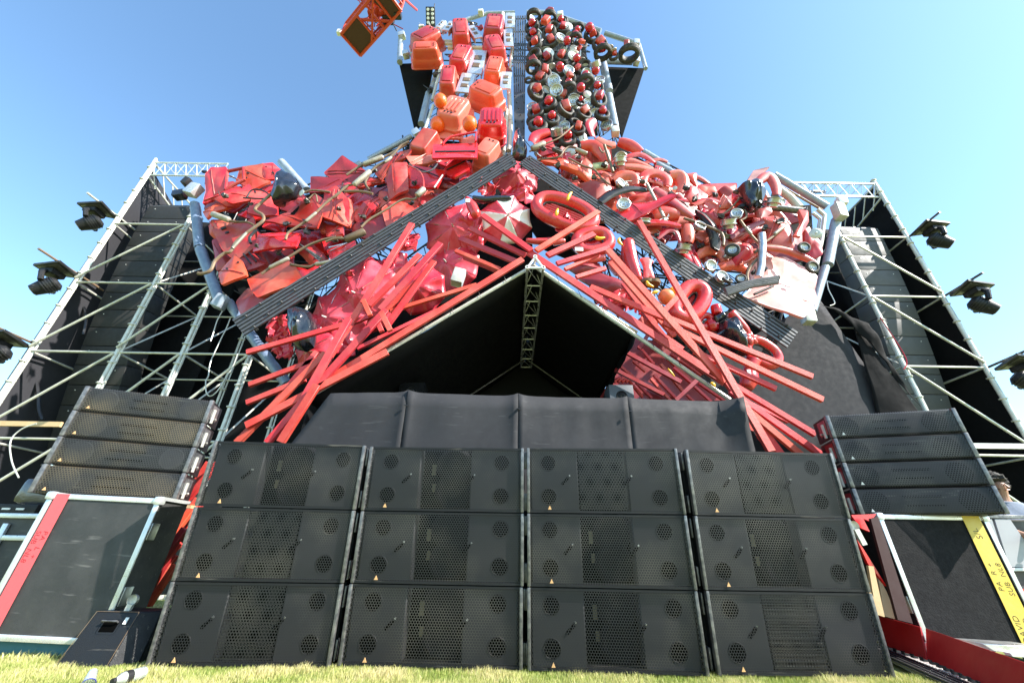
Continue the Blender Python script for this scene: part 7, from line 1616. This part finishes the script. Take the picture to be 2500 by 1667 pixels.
# ---- RED PLANKS
PG = 'red painted planks around the stage roof'
def plank(lab, reg, x0, y0, x1, y1, w, Y0, Y1=None, m=PLANK, th=.055):
    Y1 = Y1 or Y0; a = pt(reg, x0, y0, Y0); b_ = pt(reg, x1, y1, Y1); s_ = mpp(reg, (x0 + x1) / 2, (y0 + y1) / 2, (Y0 + Y1) / 2)
    o = MB().beam(a, b_, w * s_ * .92, th).build('plank', m, bevel=.004); tag(o, lab, 'plank', PG); return o
for a in (
    ('left barge plank running down the roof edge from the apex', 'N', 2070, 238, 690, 1092, 50, 5.35),
    ('left barge plank extension crossing down to the lower left', 'N', 1130, 880, 145, 1395, 56, 5.25),
    ('long plank reaching highest over the left slats', 'N', 1300, -10, 960, 545, 48, 5.5), 
    ('plank continuing below the highest left one', 'N', 965, 530, 690, 970, 50, 5.6),
    ('plank ending left of the tall umbrella, second highest on the left', 'N', 1500, 125, 1080, 590, 52, 5.4),
    ('plank ending beside it, slightly lower and further left', 'N', 1355, 205, 1000, 560, 48, 5.45),
    ('plank with chipped end behind the second highest left one', 'N', 1455, 250, 1130, 690, 46, 5.55),
    ('short broad plank below the chipped one', 'N', 1370, 365, 1000, 700, 44, 5.6),
    ('plank pointing left at the height of the wrapped lamp', 'N', 150, 885, 830, 690, 40, 5.5),
    ('plank continuing that line to the right behind the crossing', 'N', 780, 720, 1200, 560, 36, 5.65),
    ('second plank pointing left, below the wrapped lamp', 'N', 165, 1110, 640, 935, 40, 5.5),
    ('third plank pointing left, below the second', 'N', 148, 1235, 560, 1070, 42, 5.45),
    ('long plank rising steeply through the left crossing, uppermost', 'N', 1120, 590, 590, 1170, 56, 5.25),
    ('big front plank from the left crossing down to the subwoofers', 'N', 860, 650, 545, 1215, 56, 5.2),
    ('lower part of the big front plank above the left subwoofers', 'N', 640, 1110, 385, 1510, 62, 5.1),
    ('plank beside the big front one ending at the subwoofers', 'N', 560, 1200, 290, 1515, 50, 5.2),
    ('plank from the crossing to the lower left corner, outermost', 'N', 700, 890, 80, 1515, 52, 5.3),
    ('plank under the outermost one at the lower left', 'N', 640, 880, 330, 1260, 44, 5.5),
    ('thin plank along the roof edge left of the small silver lamp', 'N', 1750, 415, 1150, 600, 32, 5.6),
    ('thin plank below it on the left roof edge', 'N', 1480, 590, 920, 860, 30, 5.6),
    ('short dark end block standing at the left crossing', 'N', 1085, 605, 1150, 735, 40, 5.1),
    ('short red end block above the dark one at the left crossing', 'N', 960, 520, 1010, 630, 34, 5.2),
    ('small dark block behind the dark end block', 'N', 1050, 650, 1090, 740, 36, 5.5),
    ('fan plank above the apex, uppermost on the left', 'D', 1480, 885, 1950, 1225, 60, 5.5, 5.3), 
    ('fan plank second from the top on the left', 'D', 1355, 1010, 1890, 1270, 56, 5.6, 5.4),
    ('fan plank third from the top on the left, in shade', 'D', 1265, 1108, 1800, 1330, 62, 5.7, 5.45), 
    ('fan plank lowest on the left', 'D', 1222, 1225, 1650, 1405, 44, 5.65, 5.5),
    ('short backing plank beside the lowest left fan plank', 'D', 1300, 1290, 1640, 1430, 30, 5.75, 5.6),
    ('right barge plank running down the roof edge from the apex', 'O', 228, 290, 1420, 1080, 50, 5.35), 
    ('fan plank highest on the right, crossing the dinghy', 'E', 735, 755, 205, 1090, 52, 5.5, 5.3),
    ('fan plank second on the right below the dinghy', 'E', 700, 945, 300, 1130, 56, 5.6, 5.4), 
    ('fan plank third on the right meeting the steep one', 'E', 830, 1062, 380, 1200, 46, 5.6, 5.45),
    ('fan plank fourth on the right with angled end', 'E', 730, 1125, 450, 1248, 36, 5.65, 5.5), 
    ('fan plank lowest on the right', 'E', 795, 1238, 545, 1315, 42, 5.6, 5.5),
    ('steep plank from the fan end running down right', 'O', 705, 275, 1420, 1080, 46, 5.2, 5.1), 
    ('very long steep plank reaching over the right slats', 'O', 895, 100, 1700, 1500, 44, 5.35, 4.9),
    ('steep plank parallel behind the fan end one', 'O', 720, 350, 1110, 800, 36, 5.7, 5.5), 
    ('short red strut behind the right fan', 'O', 800, 480, 1060, 820, 36, 5.8, 5.6),
    ('plank below the roof edge heading right from the apex side', 'O', 600, 500, 1130, 720, 42, 5.6, 5.4),
    ('highest plank of those pointing right over the wall cloth', 'O', 1080, 690, 1950, 1045, 38, 5.4),
    ('second highest plank pointing right over the wall cloth', 'O', 1040, 715, 2012, 1185, 40, 5.3), 
    ('short third plank pointing right over the wall cloth', 'O', 1230, 890, 1728, 1118, 36, 5.35),
    ('fourth plank pointing right with white sunlit face', 'O', 1330, 1010, 1966, 1395, 38, 5.2), 
    ('fifth plank pointing right to the right loudspeakers', 'O', 1450, 1130, 2040, 1545, 42, 5.1),
    ('sixth plank descending right of the stage front', 'O', 1500, 1200, 1880, 1520, 42, 5.1), 
    ('plank descending close to the stage front right end', 'O', 1380, 1010, 1760, 1520, 48, 5.15),
    ('inner plank descending beside the stage front', 'O', 1520, 1290, 1710, 1520, 40, 5.25), 
    ('short grey red plank between the descending ones', 'O', 1520, 1180, 1800, 1320, 20, 5.4),
    ('shaded plank crossing under the right fan', 'O', 960, 740, 1130, 560, 34, 5.9), 
    ('dark red crosspiece below the right fan', 'O', 960, 740, 1160, 880, 40, 5.9),
    ('lower leaning plank below the right barge', 'O', 900, 690, 1300, 1020, 40, 5.7)):
    plank(*a)
# planks seen under the right eave, behind the stage opening
for i, a in enumerate(((680, 430, 860, 640, 40), (555, 595, 740, 750, 34), (350, 650, 620, 870, 44), (955, 640, 1300, 1060, 50), (815, 850, 1100, 1170, 44), (855, 790, 1210, 1170, 46), (1050, 555, 1420, 900, 44),
                   (1105, 495, 1540, 800, 44), (1140, 690, 1420, 930, 40), (1440, 960, 1680, 1180, 44), (1500, 910, 1900, 1180, 50), (1330, 1080, 1430, 1180, 36), (730, 320, 980, 480, 34), (480, 480, 880, 700, 40), (600, 900, 830, 1130, 40), (420, 780, 700, 1120, 40))):
    plank('back plank seen under the right eave, %s from the left end' % ordinal(i + 1) if i < 20 else '', 'Q', *a, 6.9 + .12 * (i % 4), m=PLANK)
for a in (('dark plank in shade crossing the back planks, upper', 'Q', 480, 480, 1250, 900, 70, 6.6), ('dark plank in shade crossing the back planks, lower', 'Q', 300, 720, 1000, 1080, 60, 6.5), ('dark diagonal plank added as a shadow crossing the back planks', 'Q', 1500, 850, 1170, 1160, 60, 6.5),
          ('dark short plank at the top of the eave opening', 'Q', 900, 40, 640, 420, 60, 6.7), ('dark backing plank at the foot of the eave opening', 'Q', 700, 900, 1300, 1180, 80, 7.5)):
    plank(*a, m=REDD)  # dark red puts roof shade and a crossing shadow into the colour
b = MB().prism([pt('Q', x, y, 7.7) for x, y in ((560, 250), (1000, 330), (1900, 1160), (60, 1160), (240, 860))], (0, .05, 0)).build('backing_board', REDD); tag(b, 'board painted dark for the shade at the back of the eave opening', 'board')  # colour darkened for the shading between the planks
# red planks between the left case and the subwoofers, reaching the grass
for lab, x0, y0, x1, y1, w, Y, m in (
    ('red plank beside the left subwoofers, upper left', 1700, 20, 1200, 640, 70, 4.9, PLANK), ('orange red plank beside the left subwoofers', 1600, 110, 1130, 720, 60, 4.8, ORNG),
    ('maroon plank beside the left subwoofers', 1520, 300, 1120, 830, 60, 4.7, REDD), ('shaded plank beside the left subwoofers', 1480, 420, 1140, 800, 40, 4.85, PLANK),
    ('bright orange red plank end standing on the grass', 1440, 600, 1215, 935, 50, 4.75, ORNG), ('red plank high beside the small left loudspeakers', 1720, -240, 1500, 100, 60, 5.0, PLANK), ('second red plank high beside the small left loudspeakers', 1800, -250, 1540, 60, 50, 4.9, PLANK)):
    plank(lab, 'I', x0, y0, x1, y1, w, Y, m=m)
for lab, x0, y0, x1, y1, w, Y, m in (('wide red plank leaning behind the left subwoofers, highest of the leaning ones', 1640, 60, 1300, 560, 90, 5.1, PLANK), ('dark maroon plank under the leaning red ones', 1500, 330, 1150, 900, 80, 5.0, REDD),
    ('crimson plank between maroon and orange ones beside the subwoofers', 1560, 200, 1180, 700, 60, 5.0, REDB), ('shaded red plank lowest beside the grass patch', 1440, 520, 1200, 860, 50, 5.05, PLANK)):
    plank(lab, 'I', x0, y0, x1, y1, w, Y, m=m)
tag(MB().prism([pt('I', x, y, 5.4) for x, y in ((1250, 60), (1800, -60), (1800, 700), (1420, 840), (1040, 860))], (0, .05, 0)).build('backing_board', BLK), 'black board closing the gap behind the leaning red planks', 'board')
o = MB().prism([pt('I', x, y, 4.6) for x, y in ((1470, 130), (1500, 105), (1570, 110), (1560, 135))], (0, .06, 0)).build('wood_block', WOOD); tag(o, 'small pale wood block beside the top of the left case', 'wood block')

# ================================================================== BOOM LIFT BASKET
ZB = 23.0
p1, p2, p3 = atz(833, 84, ZB), atz(880, 137, ZB), atz(979, 26, ZB); p4 = p1 + p3 - p2
r = thing('lift_basket', 'orange boom lift basket hanging in the sky above the figure', 'lift basket', p2)
cen = (p1 + p3) / 2; up = Vector((0, 0, 1))
def bt(a, b_, rad=.05, n='basket_rail', m=BOOMO): return MB().tube([a, b_], rad, 8).build(n, m, r)
C4 = [p1, p2, p3, p4]
for i in range(4):
    a, b_ = C4[i], C4[(i + 1) % 4]; bt(a, b_, .07, 'floor_rail'); bt(a + up * 1.1, b_ + up * 1.1, .05); bt(a + up * .55, b_ + up * .55, .035); bt(a, a + up * 1.1, .05, 'post'); m_ = (a + b_) / 2; bt(m_, m_ + up * 1.1, .035, 'post')
e1 = (p2 - p1); e2 = (p3 - p2)
MB().prism([p1 + e2 * .02, p2 + e2 * .02, p2 + e2 * .44, p1 + e2 * .36], (0, 0, .03)).build('deck_plate', DECKM, r)
MB().prism([p1 + e2 * .74, p2 + e2 * .80, p2 + e2 * .98, p1 + e2 * .98], (0, 0, .03)).build('deck_plate', DECKM, r)
for t in (.4, .62, .8): bt(p1 + e2 * t, p2 + e2 * t, .06, 'cross_beam')
bt(p1 + e2 * .3 + up * .1, p2 + e2 * .75 + up * .1, .07, 'cross_beam'); bt(p2 + e2 * .3, p1 + e2 * .8, .06, 'cross_beam')
k_ = p1 + e1 * .5 + e2 * .66
for d in (Vector((.2, 0, .5)), Vector((-.3, .2, .6)), Vector((.4, .3, .4)), Vector((0, -.3, .7))): MB().rbox(k_ + d, (.5, .4, .5), .06).build('control_box', BOOMO if d.x < .3 else BLK, r)
MB().tube([k_ + up * .3, k_ + Vector((-1.0, -.2, 1.6)), k_ + Vector((-3.0, -.8, 3.2))], [.2, .26, .26], 10).build('boom_arm', BOOMO, r)
MB().tube([k_ + Vector((.2, 0, .2)), k_ + Vector((-.5, -.6, 1.6)), k_ + Vector((-1.6, -1.8, 3.0))], [.12, .14, .14], 10).build('jib', BOOMO, r)
for j in range(26):
    a = k_ + Vector((rw.uniform(-.8, .8), rw.uniform(-.6, .8), rw.uniform(.05, .8))); MB().tube(smoothpath([a, a + Vector((rw.uniform(-.5, .5), rw.uniform(-.5, .5), rw.uniform(.1, .6))), a + Vector((rw.uniform(-.9, .9), rw.uniform(-.6, .6), rw.uniform(0, 1)))], 4), rw.choice((.025, .04)), 6).build('hose', rw.choice((BLK, BOOMO, REDD)), r)
bt(p3 + up * 1.1, p3 + Vector((.1, 1.2, 3.0)), .06, 'rail_arm'); MB().rbox(p1 + Vector((-.12, 0, .15)), (.2, .2, .3), .03).build('work_lamp', WHITE, r)
MB().rbox(p3 + Vector((.08, .0, .1)) - e2 * .12, (.35, .3, .3), .05).build('clamp_box', BLK, r)

# labels must be unique among top-level things: anything still called x was never placed
for k_, p_ in protos.items():
    pass
